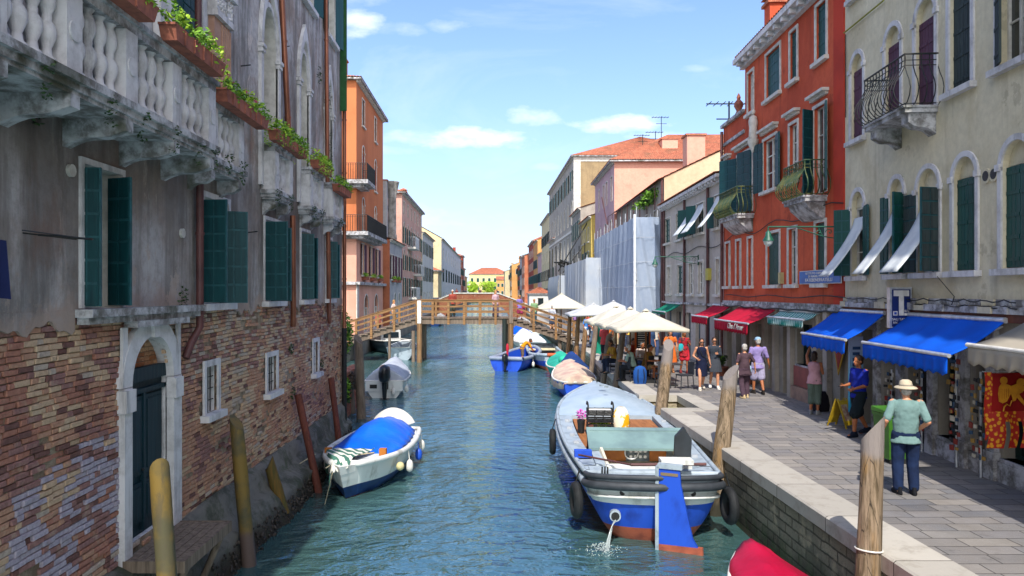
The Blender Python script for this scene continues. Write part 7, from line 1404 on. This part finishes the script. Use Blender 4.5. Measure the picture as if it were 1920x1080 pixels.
    blob([(.0, -.28), (.2, -.2), (.3, -.3), (.26, -.42), (.16, -.46), (.1, -.6), (.04, -.62), (0, -.45)], 2); blob(circ(.22, -.2, .1, .09), 3); blob([(.1, -.5), (.2, -.62), (.3, -.72), (.33, -.68), (.25, -.56), (.16, -.44)], 4); blob([(.25, -.3), (.38, -.36), (.42, -.44), (.38, -.46), (.3, -.4), (.22, -.38)], 5)
    l.tube([(.02, -.05, -.6), (-.03, -.05, -.72), (-.1, -.05, -.68), (-.16, -.05, -.74), (-.18, -.05, -.84)], .016, 6); [l.mt(1).box(-.27+i*.05, -.265+i*.05, -.062, -.055, -.6+.02*i, -.34) for i in range(5)]; l.build('lion', [gl, red], r); MB().tube([(-.6, .02, .03), (.75, .02, .03)], .012, 6).build('rod', 'alu', r)
    # things hung at the shops: red-yellow pennant, racks of cards and magnets
    c = FC.P(FC.u(1583), .1, 3.35); r = empty('pennant', c, FC.a, 'red pennant with yellow edge hung at the shop front', 'flag'); MB().prism([(-.5, 0, 0), (.5, 0, 0), (.1, 0, -1.0)], (0, .02, 0)).build('cloth', mat('pennant_yellow', '#b08a1c'), r); MB().prism([(-.42, .02, -.02), (.4, .02, -.02), (.08, .02, -.85)], (0, .01, 0)).build('emblem', mat('pennant_red', '#a02a14', '#7a1c10', 6), r)
    for i, (xp, h0, lb) in enumerate(((1690, 1.2, 'wire rack of cards by the shop door behind the blue-shirted man'), (1815, 2.1, 'tall rack of white and black postcards at the souvenir shop window'), (1748, 1.9, 'rack of trinkets and bags behind the hatted man'), (1862, 1.5, 'narrow strip rack of souvenirs near the right-hand shop window'))):
        c = FC.P(FC.u(xp), .2, QUAY+.3); r = empty('souvenir_rack', c, FC.a, lb, 'display rack', 'souvenir racks at the shop front'); MB().tube([(0, 0, -.3), (0, 0, h0)], .02, 6).build('stand', 'alu', r); m = MB()
        for j in range(int(h0/.13)):
            for k in (-1, 0, 1): m.mt(R.randrange(5)); m.cbox((k*.12+U(-.03, .03), .05+U(-.04, .04), .05+j*.13), (U(.05, .1), .02, U(.05, .1)), U(-.5, .5), 0, U(-.15, .15))
        m.build('cards', [bpy.data.materials['goods_a'], bpy.data.materials['goods_b'], bpy.data.materials['goods_c'], bpy.data.materials['goods_e'], M_['black']], r)
    for x, y, s, lb in ((8.95, 25.6, .3, 'flowering shrub in a terracotta pot by the shop pillar'), (8.9, 28.2, .28, 'leafy plant hanging beside the shop door under the red awning')):
        r = shrub('potted_plant', lb, (x-.25, y, QUAY+.35), (s, s, s*.9), 400, .06, ('leafd', 'leaf'), group='potted plants at the shops'); MB().lathe([(.15, -.35), (.22, -.05), (.24, -.05), (.24, 0), (.18, 0)], 12).build('pot', 'terra', r)
    r = empty('dark_bag', FC.P(FC.u(1562), .3, QUAY), .3, 'dark cloth bag lying against the shop wall', 'bag'); MB().loft([[(.22*f*cos(2*pi*j/12)*(1+.1*sin(j*4)), .15*f*sin(2*pi*j/12), z) for j in range(12)] for f, z in ((1, 0), (1.1, .15), (.9, .4), (.5, .52))]).build('body', fabric('dark_cloth', '#25222a', '#1b1920'), r)
quay_things()
# ---------------------------------------------------------------- people
SKIN = mat('skin_light', '#c48c6c', '#b27a5c', 8, .5, .05); SKINT = mat('skin_tanned', '#a3643f', '#8e5434', 8, .5, .05)
HAIRD = mat('dark_hair', '#2a1c14', '#3a281c', 20, .5, .3, 60, st=(1, 1, .2)); HAIRG = mat('grey_hair', '#b4b0aa', '#8c8882', 20, .6, .3, 60); HAIRB = mat('blond_hair', '#8e6636', '#a67c48', 20, .5, .3, 60, st=(1, 1, .2))
def cloth(c, c2=None):
    n = 'cloth_'+c.strip('#')
    return M_.setdefault(n, fabric(n, c, c2, .9, 5))
def joints(h, lean=0., step=0., sit=False, arms=None, head=(0, 0), hipw=.09, shw=.18, bend=0., stoop=0.):
    s = h/1.75; J = {}
    if not sit:
        J['pel'] = (0, 0, .95); J['ch'] = (0, .01-lean*.35-bend*.32, 1.30-bend*.12); J['nk'] = (0, .02-lean*.5-bend*.55, 1.47-bend*.26); J['hd'] = (head[0]*.03, -.01-lean*.6-bend*.72-stoop*.05, 1.62-bend*.36-stoop*.02)
        for q, sg in (('L', -1), ('R', 1)):
            f = step*sg; J['hip'+q] = (sg*hipw, 0, .91); J['kn'+q] = (sg*(hipw+.005), -.03-f*.16-abs(f)*.02, .5); J['an'+q] = (sg*(hipw+.01), .03-f*.3+(.06 if f < 0 else 0), .085+(.05*abs(step) if f < 0 else 0)); a = J['an'+q]; J['to'+q] = (sg*(hipw+.035), a[1]-.16, .035)
    else:
        J['pel'] = (0, 0, .52); J['ch'] = (0, -.02-lean*.3, .88); J['nk'] = (0, -.03-lean*.42, 1.05); J['hd'] = (0, -.07-lean*.55, 1.19)
        for q, sg in (('L', -1), ('R', 1)): J['hip'+q] = (sg*hipw, -.02, .5); J['kn'+q] = (sg*(hipw+.03), -.42, .5); J['an'+q] = (sg*(hipw+.02), -.4+step*sg*.12, .085); a = J['an'+q]; J['to'+q] = (a[0]+sg*.02, a[1]-.16, .035)
    nk = J['nk']
    for q, sg in (('L', -1), ('R', 1)):
        J['sh'+q] = (sg*shw, nk[1], nk[2]-.055); e, w = (arms or {}).get(q, ((sg*.05, .03, -.29), (sg*.05, -.06, -.54)))
        J['el'+q] = tuple(J['sh'+q][i]+e[i] for i in range(3)); J['wr'+q] = tuple(J['sh'+q][i]+w[i] for i in range(3))
    return {k: Vector(v)*s for k, v in J.items()}, s
def torso(mb, J, s, inf=0., lo=-.08, hi=1., fem=False, hem=0., flare=0., belly=0.):
    pel, ch, nk = J['pel'], J['ch'], J['nk']; x = (J['shR']-J['shL']).normalized(); L1 = (ch-pel).length; L2 = (nk-ch).length
    wst = .125 if fem else .15; hp = .175 if fem else .165; cw = .155 if fem else .178
    prof = [(-.09, hp*.8, .1), (-.03, hp, .12), (.05, hp*.99, .12+belly*.5), (.16, wst+.012+belly*.4, .105+belly), (.24, wst+belly*.2, .1+belly*.7), (.32, cw*.96, .112), (.40, cw, .115), (.455, cw*.97, .098), (.49, .13, .08), (.52, .07, .062)]
    if hem: prof = [(-hem, hp+.01+flare, .125+flare)]+prof[1:]
    k = (L1+L2)/s/.52; rings = []
    for z, w, d in prof:
        z *= k*1. if z > 0 else 1; zz = z*s; d0 = (ch-pel).normalized()
        c = pel+d0*zz if zz < L1 else ch+(nk-ch).normalized()*(zz-L1); c = c if zz >= 0 or hem == 0 else pel+Vector((0, 0, zz)); y = x.cross((ch-pel).normalized() if zz > 0 else Vector((0, 0, 1))).normalized()
        rings.append([c+x*(w*s+inf)*cos(2*pi*j/20)+y*(d*s+inf)*sin(2*pi*j/20) for j in range(20)])
    mb.loft(rings)
def person(label, x, y, z, rz, h, J=None, s=1, top=None, bottom=None, skin=SKIN, hair=None, hat=None, shoes=None, fem=False, det=1, extra=None, group=None, grip=.5, belly=0., parent_empty=None):
    r = empty('person', (x, y, z), rz, label, 'person', group); vx = .014 if det == 1 else (.011 if det == 2 else .024)
    mb = MB(); torso(mb, J, s, fem=fem, belly=belly); F = .9 if fem else 1.
    c = mb.cap_
    c(J['nk']-Vector((0, 0, .03*s)), J['hd']-Vector((0, 0, .05*s)), .056*s*F, .052*s*F)
    hd = J['hd']; hv = (hd-J['nk']).normalized(); mb.ell(hd+Vector((0, .008, .035))*s, (.076*s, .096*s, .1*s), 14, 10); mb.ell(hd+Vector((0, -.028, -.045))*s, (.055*s, .062*s, .07*s), 12, 8)
    if det: mb.ell(hd+Vector((0, -.1, -.012))*s, (.014*s, .022*s, .026*s), 8, 6); [mb.ell(hd+Vector((g*.077, .012, -.005))*s, (.012*s, .02*s, .032*s), 8, 6) for g in (-1, 1)]
    fm = MB()
    for q, sg in (('L', -1), ('R', 1)):
        sh, el, wr = J['sh'+q], J['el'+q], J['wr'+q]; c(sh, el, .056*s*F, .042*s*F); c(el, wr, .043*s*F, .028*s*F); mb.ell(sh, (.066*s*F, .06*s*F, .062*s*F))
        hip, kn, an, to = J['hip'+q], J['kn'+q], J['an'+q], J['to'+q]; c(hip, kn, .088*s, .056*s); c(kn, kn.lerp(an, .35), .055*s, .056*s); c(kn.lerp(an, .3), an, .057*s, .036*s); c(an-Vector((0, 0, .03*s)), to, .04*s, .03*s); mb.ell(an+Vector((0, .035, -.045))*s, (.035*s, .045*s, .038*s))
        d = (wr-el).normalized(); side = d.cross(Vector((0, 1, 0)) if abs(d.y) < .8 else Vector((0, 0, 1))).normalized(); nrm = side.cross(d).normalized(); side = nrm.cross(d).normalized()
        # palm: flat, thumb side towards the front of the body
        fwd = Vector((0, -1, 0)) if abs(d.y) < .7 else Vector((0, 0, 1)); fwd = (fwd-d*fwd.dot(d)).normalized(); pn = d.cross(fwd).normalized()*(-sg if True else 1)
        pc = wr+d*.045*s; Mx = Matrix((fwd, pn, d)).transposed(); mb.ell(pc, (.038*s, .017*s, .05*s), 10, 7, Mx)
        if det:
            for i, (o, ln) in enumerate(((.028, .07), (.01, .078), (-.009, .073), (-.027, .058))):
                b = pc+d*.032*s+fwd*o*s; cu = grip+.12*i; p1 = b+(d*cos(cu*.5)-pn*-sin(cu*.5)*-1)*ln*.45*s; p2 = p1+(d*cos(cu*1.3)+pn*-sin(cu*1.3))*ln*.32*s; p3 = p2+(d*cos(cu*2)+pn*-sin(cu*2))*ln*.28*s
                fm.tube([b, p1, p2, p3], [.0095*s, .009*s, .0082*s, .006*s], 6)
            b = wr+d*.022*s+fwd*.026*s; fm.tube([b, b+(d*.6+fwd*.75)*.035*s, b+(d*.6+fwd*.75)*.035*s+(d*.95+fwd*.2)*.03*s], [.012*s, .0105*s, .008*s], 6)
    o = mb.build('body', skin, r); remesh(o, vx, 3)
    if fm.v:
        t = fm.build('t', skin, r); bm = bmesh.new(); bm.from_mesh(o.data); bm.from_mesh(t.data); bm.to_mesh(o.data); bm.free(); bpy.data.objects.remove(t)
        for p in o.data.polygons: p.use_smooth = True
        f = MB(); [f.ell(hd+Vector((g*.028, -.084, .008))*s, (.012*s, .006*s, .006*s), 6, 4) for g in (-1, 1)]; f.build('eyes', 'black', r); MB().ell(hd+Vector((0, -.084, -.062))*s, (.022*s, .006*s, .007*s), 6, 4).build('mouth', mat('lips', '#8c4440'), r)
    if top:
        m = MB(); k = top.get('sl', .5); torso(m, J, s, .016*s, fem=fem, hem=top.get('hem', .1), flare=top.get('fl', .015), belly=belly)
        for q in 'LR':
            sh, el, wr = J['sh'+q], J['el'+q], J['wr'+q]; i = .018*s
            if k > 0: m.cap_(sh, sh.lerp(el, min(1, k*1.7)), .053*s*F+i*.6, .048*s*F+i*.9); m.ell(sh-Vector((0, 0, .01)), (.06*s*F+i*.6, .056*s*F+i*.6, .056*s*F+i*.6))
            if k > .6: m.cap_(el, el.lerp(wr, (k-.6)*2.4), .047*s*F+i, .034*s*F+i)
        o = m.build(top.get('n', 'shirt'), top['m'], r); remesh(o, max(.013, vx), 3)
        md = o.modifiers.new('d', 'DISPLACE'); tx = bpy.data.textures.get('fold') or bpy.data.textures.new('fold', 'CLOUDS'); tx.noise_scale = .09; md.texture = tx; md.strength = .024; md.mid_level = .5
        if k > 0 and det:
            cf = MB(); [cf.ell(J['nk']-Vector((0, -.005, .03*s)), (.075*s, .075*s, .022*s), 12, 6)]; cf.build('collar', top['m'], r)
    if bottom:
        k = bottom.get('len', 1); i = bottom.get('w', .018)*s; m = MB()
        if bottom.get('skirt'):
            z0 = J['pel'].z+.12*s; z1 = J['pel'].z-k*.88*s; n = 9; fl = bottom.get('fl', .06); kx = (J['knL']+J['knR'])/2
            m.loft([[((.15+.03*min(1, t*3)+fl*t+.012*sin(j*3))*s*cos(2*pi*j/24)+(0), (.115+.02*min(1, t*3)+fl*t)*s*sin(2*pi*j/24)+kx.y*t*.6, z0+(z1-z0)*t) for j in range(24)] for t in [a/n for a in range(n+1)]])
        else:
            torso(m, J, s, .012*s, fem=fem, hem=.08, flare=-.01, belly=belly*.6)
            # cut the upper part away by only using a short pelvis block
            m = MB(); p = J['pel']; m.ell(p+Vector((0, 0, .0)), (.18*s+i*.3, .128*s+i*.3+belly*.5*s, .125*s), 16, 9)
            for q in 'LR':
                hip, kn, an = J['hip'+q], J['kn'+q], J['an'+q]; e = hip.lerp(kn, min(1, k*2)); w = .066 if k > .5 else .082
                m.cap_(hip, e, .098*s+i*.5, w*s+i)
                if k > .5: m.cap_(kn, kn.lerp(an, (k-.5)*2-.05), .066*s+i, (.052 if k > .8 else .06)*s+i)
        o = m.build(bottom.get('n', 'skirt' if bottom.get('skirt') else ('trousers' if k > .7 else 'shorts')), bottom['m'], r); remesh(o, max(.013, vx), 2)
        md = o.modifiers.new('d', 'DISPLACE'); tx = bpy.data.textures.get('fold') or bpy.data.textures.new('fold', 'CLOUDS'); tx.noise_scale = .11; md.texture = tx; md.strength = .014; md.mid_level = .45
    if hair:
        m = MB(); st = hair[1]; m.ell(hd+Vector((0, .022, .052))*s, (.086*s, .1*s, .096*s), 14, 10); m.ell(hd+Vector((0, .05, .0))*s, (.078*s, .066*s, .085*s), 12, 8)
        if st == 'long': m.loft([[hd+Vector((w*cos(2*pi*j/12), .06+.03*sin(2*pi*j/12)+.0, z_))*s for j in range(12)] for z_, w in ((.05, .07), (-.06, .085), (-.16, .09), (-.26, .07), (-.3, .03))])
        if st == 'bob': m.ell(hd+Vector((0, .045, -.05))*s, (.095*s, .075*s, .09*s), 12, 8)
        m.build('hair', hair[0], r)
    if hat:
        m = MB()
        if hat[1] == 'brim': m.lathe([(.001, .125), (.05, .122), (.082, .1), (.092, .05), (.096, .03), (.15, .012), (.168, -.005), (.165, -.012), (.1, .015), (.08, .02)], 20, tuple(hd+Vector((0, .01, .04))*s), sy=1.12)
        else: m.lathe([(.001, .13), (.05, .125), (.084, .1), (.094, .05), (.094, .03), (.08, .03)], 16, tuple(hd+Vector((0, .01, .025))*s), sy=1.1).cbox(hd+Vector((0, -.12, .06))*s, (.14*s, .1*s, .012))
        ho = m.build('hat' if hat[1] == 'brim' else 'cap', hat[0], r)
        if len(hat) > 2: MB().lathe([(.0955, .028), (.0985, .03), (.0955, .055), (.092, .055)], 20, tuple(hd+Vector((0, .01, .04))*s), sy=1.12).build('hat_band', hat[2], ho)
    for q in 'LR':
        an, to = J['an'+q], J['to'+q]; m = MB(); d = (to-an); d.z = 0; d.normalize(); a = atan2(d.y, d.x)
        Mx = Matrix.Rotation(a, 3, 'Z'); b = an+Vector((0, 0, -an.z if not J.get('tilt') else 0)); zz = an.z-.085*s
        m.loft([[b+Mx @ (Vector((u*1.0, v, 0))*s)+Vector((0, 0, zz+z_*s)) for u, v in [(cx+(.14 if cos(t) > 0 else .15)*fx*cos(t), .054*fy*sin(t)*(1.08 if cos(t) > 0 else .85)) for t in [2*pi*j/16 for j in range(16)]]] for z_, fx, fy, cx in ((.0, 1.1, 1, .05), (.025, 1.15, 1.05, .05), (.055, .95, .92, .035), (.085, .62, .9, .0), (.12, .5, .85, -.01))])
        m.build('shoe', shoes or 'black', r)
    if extra: extra(r, J, s)
    return r
def bagx(m, sz=(.1, .05, .14), q='R', dz=-.2, n='bag'):
    def f(r, J, s):
        w = J['wr'+q]+Vector((0, 0, -.08)); MB().loft([[(w.x+sz[0]*k*cos(2*pi*j/12), w.y+sz[1]*k*sin(2*pi*j/12), w.z+dz*1.2+sz[2]*2*t) for j in range(12)] for t, k in ((0, .8), (.1, 1), (.8, .95), (1, .5))]).build(n, m, r); MB().tube([w+Vector((-.05, 0, dz*.15)), w+Vector((0, 0, .02)), w+Vector((.05, 0, dz*.15))], .006, 5).build('handle', m, r)
    return f
NAVY = cloth('#131a34'); 
J, s = joints(1.76, lean=-.05, arms={'R': ((.12, .1, -.27), (.17, -.06, -.5)), 'L': ((-.1, .06, -.28), (-.0, -.14, -.44))}, hipw=.1, stoop=.5, shw=.19)
def watch(r, J, s): MB().tube([J['wrR']+Vector((.03*cos(t), .03*sin(t), .02)) for t in [i*pi/6 for i in range(13)]], .007, 5).build('watch', 'black', r)
person('man in wide brimmed beige hat, grey-green shirt and navy trousers, seen from behind', 6.46, 11.7, QUAY, pi-.25, 1.76, J, s, dict(m=cloth('#6f8b89', '#5f7a78'), sl=.5, hem=.16, fl=.03), dict(m=cloth('#152647', '#101d38'), len=1, w=.026), SKIN, (HAIRG, 'short'), (cloth('#b8ab94'), 'brim', cloth('#8c8478')), cloth('#14161c'), det=2, extra=watch, belly=.03)
J, s = joints(1.76, step=.75, arms={'L': ((-.02, -.02, -.3), (.02, -.26, -.34)), 'R': ((.03, -.03, -.3), (-.0, -.28, -.36))}, shw=.19)
def phone(r, J, s): MB().cbox(J['wrL']+Vector((.05, -.1, .0)), (.07, .14, .012), .3).build('phone', 'black', r)
person('man in a royal blue polo and dark shorts walking left and looking at his phone', 8.02, 16.4, QUAY, -pi/2+.25, 1.76, J, s, dict(m=cloth('#0f2390', '#0c1c74'), sl=.5, hem=.12), dict(m=cloth('#101c22'), len=.5, w=.04), SKINT, (HAIRD, 'short'), None, cloth('#101828'), det=2, extra=phone)
J, s = joints(1.62, arms={'R': ((.06, -.12, .2), (.0, -.2, .44)), 'L': ((-.05, -.05, -.27), (.05, -.28, -.2))}, hipw=.08, shw=.165)
def rod(r, J, s): MB().tube([J['wrR']+Vector((0, -.06, .1)), J['wrL']+Vector((.05, -.08, -.35))], .012, 6).build('pole', 'wframe', r)
person('woman in pink sleeveless top and grey-green trousers raising a white rod', 8.3, 19.3, QUAY, -pi/2-2.2, 1.62, J, s, dict(m=cloth('#b98f98', '#a67c86'), sl=0, hem=.1), dict(m=cloth('#56655c'), len=.72, w=.03), SKINT, (HAIRD, 'bob'), None, cloth('#8c8c8c'), fem=True, extra=rod)
J, s = joints(1.6, step=-.25, hipw=.1, shw=.18, arms={'L': ((-.12, .05, -.25), (-.17, .02, -.5)), 'R': ((.08, .02, -.27), (.12, 0, -.5))})
person('grey haired woman in a brown-purple top and trousers walking away with a white bag', 7.5, 22.3, QUAY, pi+.1, 1.6, J, s, dict(m=cloth('#4c3a42', '#403038'), sl=.5, hem=.22, fl=.05), dict(m=cloth('#4a3844'), len=1, w=.028), SKIN, (HAIRG, 'short'), None, cloth('#c0a880'), fem=True, extra=bagx('wframe', q='R', dz=-.14), belly=.04)
J, s = joints(1.74, step=.4, shw=.2, arms={'L': ((-.08, .02, -.28), (-.14, 0, -.5)), 'R': ((.08, .02, -.28), (.1, -.02, -.53))})
def lil(r, J, s): bagx(mat('blue_white_bag', '#a8d0e0', '#e0e4e8', 4, .5, 0), q='R', dz=-.16)(r, J, s); MB().tube([J['shL']+Vector((0, -.0, .06)), J['ch']+Vector((-.05, .15, -.05)), J['pel']+Vector((-.2, .1, .0))], .014, 5).build('strap', 'black', r)
person('man in a lilac shirt, pale shorts and light cap walking away with a plastic bag', 8.22, 23.2, QUAY, pi, 1.74, J, s, dict(m=cloth('#8e80b4', '#7e70a2'), sl=.55, hem=.16, fl=.03), dict(m=cloth('#a29cb8'), len=.48, w=.045), SKINT, (HAIRG, 'short'), (cloth('#8fb0cc'), 'cap'), cloth('#2a2420'), extra=lil)
def sung(r, J, s): MB().cbox(J['hd']+Vector((0, -.09, .01))*s, (.15*s, .03, .035*s)).build('sunglasses', 'black', r)
J, s = joints(1.68, step=.5, hipw=.085, shw=.165, arms={'L': ((-.08, .03, -.27), (-.1, -.06, -.5)), 'R': ((.04, -.02, -.27), (-.08, -.2, -.22))})
person('woman in a dark grey jacket, short skirt and sunglasses walking towards the camera', 7.22, 24.4, QUAY, -.1, 1.68, J, s, dict(m=cloth('#343a44', '#2c313a'), sl=.95, hem=.14, n='jacket'), dict(m=cloth('#3a3e46'), len=.42, skirt=1, fl=.08), SKIN, (HAIRD, 'short'), None, cloth('#d8d4d0'), fem=True, extra=sung)
J, s = joints(1.66, step=-.7, hipw=.085, shw=.165, arms={'L': ((-.1, .05, -.26), (-.02, -.16, -.34)), 'R': ((.09, .05, -.28), (.13, 0, -.52))})
def navyx(r, J, s): sung(r, J, s); MB().tube([J['shL']+Vector((.05, -.1, .03)), J['ch']+Vector((0, -.15, -.12)), J['pel']+Vector((.18, -.08, .1))], .012, 5).build('strap', 'black', r)
person('woman in a sleeveless navy dress with sunglasses striding towards the camera', 6.72, 24.1, QUAY, -.05, 1.66, J, s, dict(m=NAVY, sl=0, hem=.12, n='dress_top'), dict(m=NAVY, len=.55, skirt=1, fl=.02), SKIN, (HAIRD, 'long'), None, cloth('#c8c0b4'), fem=True, extra=navyx)
J, s = joints(1.66, step=.3, shw=.165, arms={'R': ((.06, -.05, -.25), (-.05, -.16, -.14)), 'L': ((-.06, 0, -.27), (-.02, -.14, -.4))})
person('woman in a red and black top carrying a turquoise bag behind the navy dressed woman', 7.42, 29.0, QUAY, .1, 1.66, J, s, dict(m=mat('red_black_cloth', '#b01626', '#241a20', 9, .8, .2), sl=.3, hem=.25, fl=.03), dict(m=cloth('#c02838'), len=.38, w=.03), SKINT, (HAIRB, 'long'), None, cloth('#7a3030'), fem=True, extra=bagx(cloth('#2aa8b4'), q='L', dz=.0))
J, s = joints(1.68, arms={'L': ((-.1, -.06, -.24), (.1, -.2, .02)), 'R': ((.07, 0, -.27), (.1, -.1, -.48))})
person('woman in an orange dress standing behind the tall leaning pole, hand at her face', 6.95, 29.3, QUAY, -.2, 1.68, J, s, dict(m=cloth('#d06a28', '#b85a20'), sl=.3, hem=.15), dict(m=cloth('#d06a28'), len=.6, skirt=1, fl=.1), SKIN, (HAIRD, 'long'), None, cloth('#7a5030'), fem=True)
SA = {'L': ((-.05, -.08, -.26), (.02, -.3, -.26)), 'R': ((.05, -.08, -.26), (-.02, -.3, -.26))}
seated = ((5.45, 26.8, .9, '#7c5a22', '#8f7a58', .3, HAIRD, 'long', True, 'seated woman with dark hair in a mustard top and tan shorts, legs bare'), (4.95, 26.4, -pi/2-.4, '#8ea89c', '#22262c', 1, HAIRG, 'short', False, 'seated man in a pale grey-green shirt at the nearest table'), (4.75, 29.2, -1.2, '#a87c2c', '#1c2438', 1, HAIRD, 'bob', True, 'seated woman in a yellow-brown top on the dark chair by the quay edge'),
          (5.6, 30.4, .4, '#a43828', '#2a2c40', 1, HAIRD, 'short', False, 'seated man in a rusty red shirt under the second umbrella'), (5.6, 28.4, .2, '#b8a8a0', '#34405c', 1, HAIRG, 'short', False, 'seated grey haired guest in a pale shirt facing the camera'))
for x, y, rz, ct, cb_, ln, hm, hs, fe, lb in seated:
    J, s = joints(1.7, sit=True, arms=SA, lean=.25, shw=.165 if fe else .185); person(lb, x, y, QUAY, rz, 1.7, J, s, dict(m=cloth(ct), sl=.5, hem=.1), dict(m=cloth(cb_), len=ln), SKINT, (hm, hs), None, None, fem=fe, det=1, group=None)
J, s = joints(1.72, bend=.75, arms={'L': ((-.06, -.12, -.24), (-.02, -.26, -.42)), 'R': ((.06, -.12, -.24), (.02, -.26, -.42))})
person('bending worker in a yellow-orange shirt standing in the blue workboat', 1.75, 45.4, .2, -pi/2+3.3, 1.72, J, s, dict(m=cloth('#d08a10', '#bc7a0c'), sl=.5, hem=.1), dict(m=cloth('#6c5a4c'), len=.55), SKINT, (HAIRD, 'short'), None, None, det=1)
bz = 2.86
fl = [(-6.55, 49.2, 2.3, 1.2, '#c8b4ac', '#c28a14', True, 'woman in golden yellow trousers climbing the left ramp of the footbridge'), (-2.7, 49.4, bz, 0, '#8a3c30', '#3c4038', False, 'person in a dark red top standing in the middle of the footbridge'), (.15, 49.3, bz, .4, '#b898a0', '#584858', True, 'person in a pale pink top near the right post of the footbridge'),
      (1.75, 49.6, 2.65, .5, '#7a6cae', '#8c3050', True, 'person in violet at the top of the right ramp'), (-8.0, 52.0, 1.4, .8, '#a85a4c', '#1c2434', False, 'person in dusky red at the foot of the left ramp by the arches'), (2.7, 49.3, 2.4, 0, '#7c9a70', '#2a4a58', False, 'person in pale green coming down the right ramp'), (3.9, 49.6, 1.95, 3, '#b0b4c0', '#3c4458', False, 'person in pale grey on the lower right ramp'),
      (5.9, 31.4, QUAY, 1.2, '#d8d2c8', '#3a4258', False, 'person in a cream shirt under the third cream umbrella'), (6.7, 31.8, QUAY, .4, '#31486c', '#6c5c4c', True, 'person in denim blue right of the menu board'), (4.95, 33.2, QUAY, 2.4, '#c04848', '#2c2c34', True, 'person in tomato red at the quay edge by the poles'), (5.6, 37.4, QUAY, .6, '#2f6a66', '#34343c', False, 'person in dark teal next to the draped net'), (7.5, 41, QUAY, .2, '#d2b24a', '#3c3c44', True, 'person in mustard near the green awning'), (8.4, 44.5, QUAY, 0, '#6a4a78', '#2c2c34', False, 'person in plum beside the scaffolding'), (6.1, 45.5, QUAY, 1, '#e0dcd6', '#5c6c84', True, 'person in white by the farther white umbrella'), (7.8, 48.5, QUAY, 0, '#24384c', '#8c7c64', False, 'person in dark navy below the sheeting'), (4.6, 112, QUAY, 0, '#a02440', '#2c2c3c', False, 'person in crimson beside the white kiosk'), (8.3, 34, QUAY, 0, '#2a3c5c', '#8c8478', True, 'person in navy near the green awning'), (7.9, 36.5, QUAY, .5, '#c0b8ac', '#3c4a6c', False, 'person in off-white walking under the green awning'), (6.6, 38, QUAY, .2, '#6c90b4', '#2c3448', True, 'person in light blue behind the white umbrella'), (6.2, 40, QUAY, 3, '#c46a2a', '#34343c', False, 'person in orange by the white umbrella'),
      (7.2, 44, QUAY, 0, '#34507c', '#c0b090', False, 'person in blue beyond the white umbrella'), (5.9, 47.5, QUAY, 1, '#3f7cc4', '#c8c8cc', False, 'person in bright blue at the foot of the right ramp'), (6.6, 52, QUAY, 2, '#b84038', '#2c3040', True, 'person in red behind the ramp foot'), (8.2, 55, QUAY, 0, '#c8c4bc', '#5c5040', False, 'person in white under the hoarding'), (6.9, 63, QUAY, .3, '#8e6ca0', '#2c2c34', True, 'person in purple beyond the wide umbrella'),
      (5.2, 34.5, QUAY, 2, '#8fae9c', '#46404a', False, 'person in pale mint standing among the mooring poles'), (6.4, 33.5, QUAY, 0, '#b46a50', '#30343c', True, 'person in coral under the third umbrella'), (-4.6, 122, 3.35, 0, '#3c3c44', '#2c2c34', False, 'dark clothed person on the left of the brick bridge'), (-2.2, 122, 3.35, 0, '#5c4444', '#2c2c34', False, 'person in brown crossing the brick bridge'), (.6, 122, 3.3, 0, '#30384c', '#28282c', True, 'person in slate at the right end of the brick bridge'), (-6.0, 122, 3.35, 0, '#7a4040', '#28282c', True, 'person in maroon at the left end of the brick bridge')]
for i, (x, y, z, rz, ct, cb_, fe, lb) in enumerate(fl):
    h = U(1.62, 1.8); J, s = joints(h, step=U(-.5, .5), shw=.165 if fe else .185, arms=None if i % 3 else {'R': ((.06, -.03, -.27), (-.02, -.22, -.22)), 'L': ((-.07, .04, -.28), (-.08, 0, -.52))})
    person(lb, x, y, z, rz, h, J, s, dict(m=cloth(ct), sl=.5, hem=.14), dict(m=cloth(cb_), len=1 if i % 3 else .5, w=.03), SKINT if i % 2 else SKIN, (R.choice((HAIRD, HAIRD, HAIRB, HAIRG)), 'long' if fe else 'short'), None, None, fem=fe, det=0)
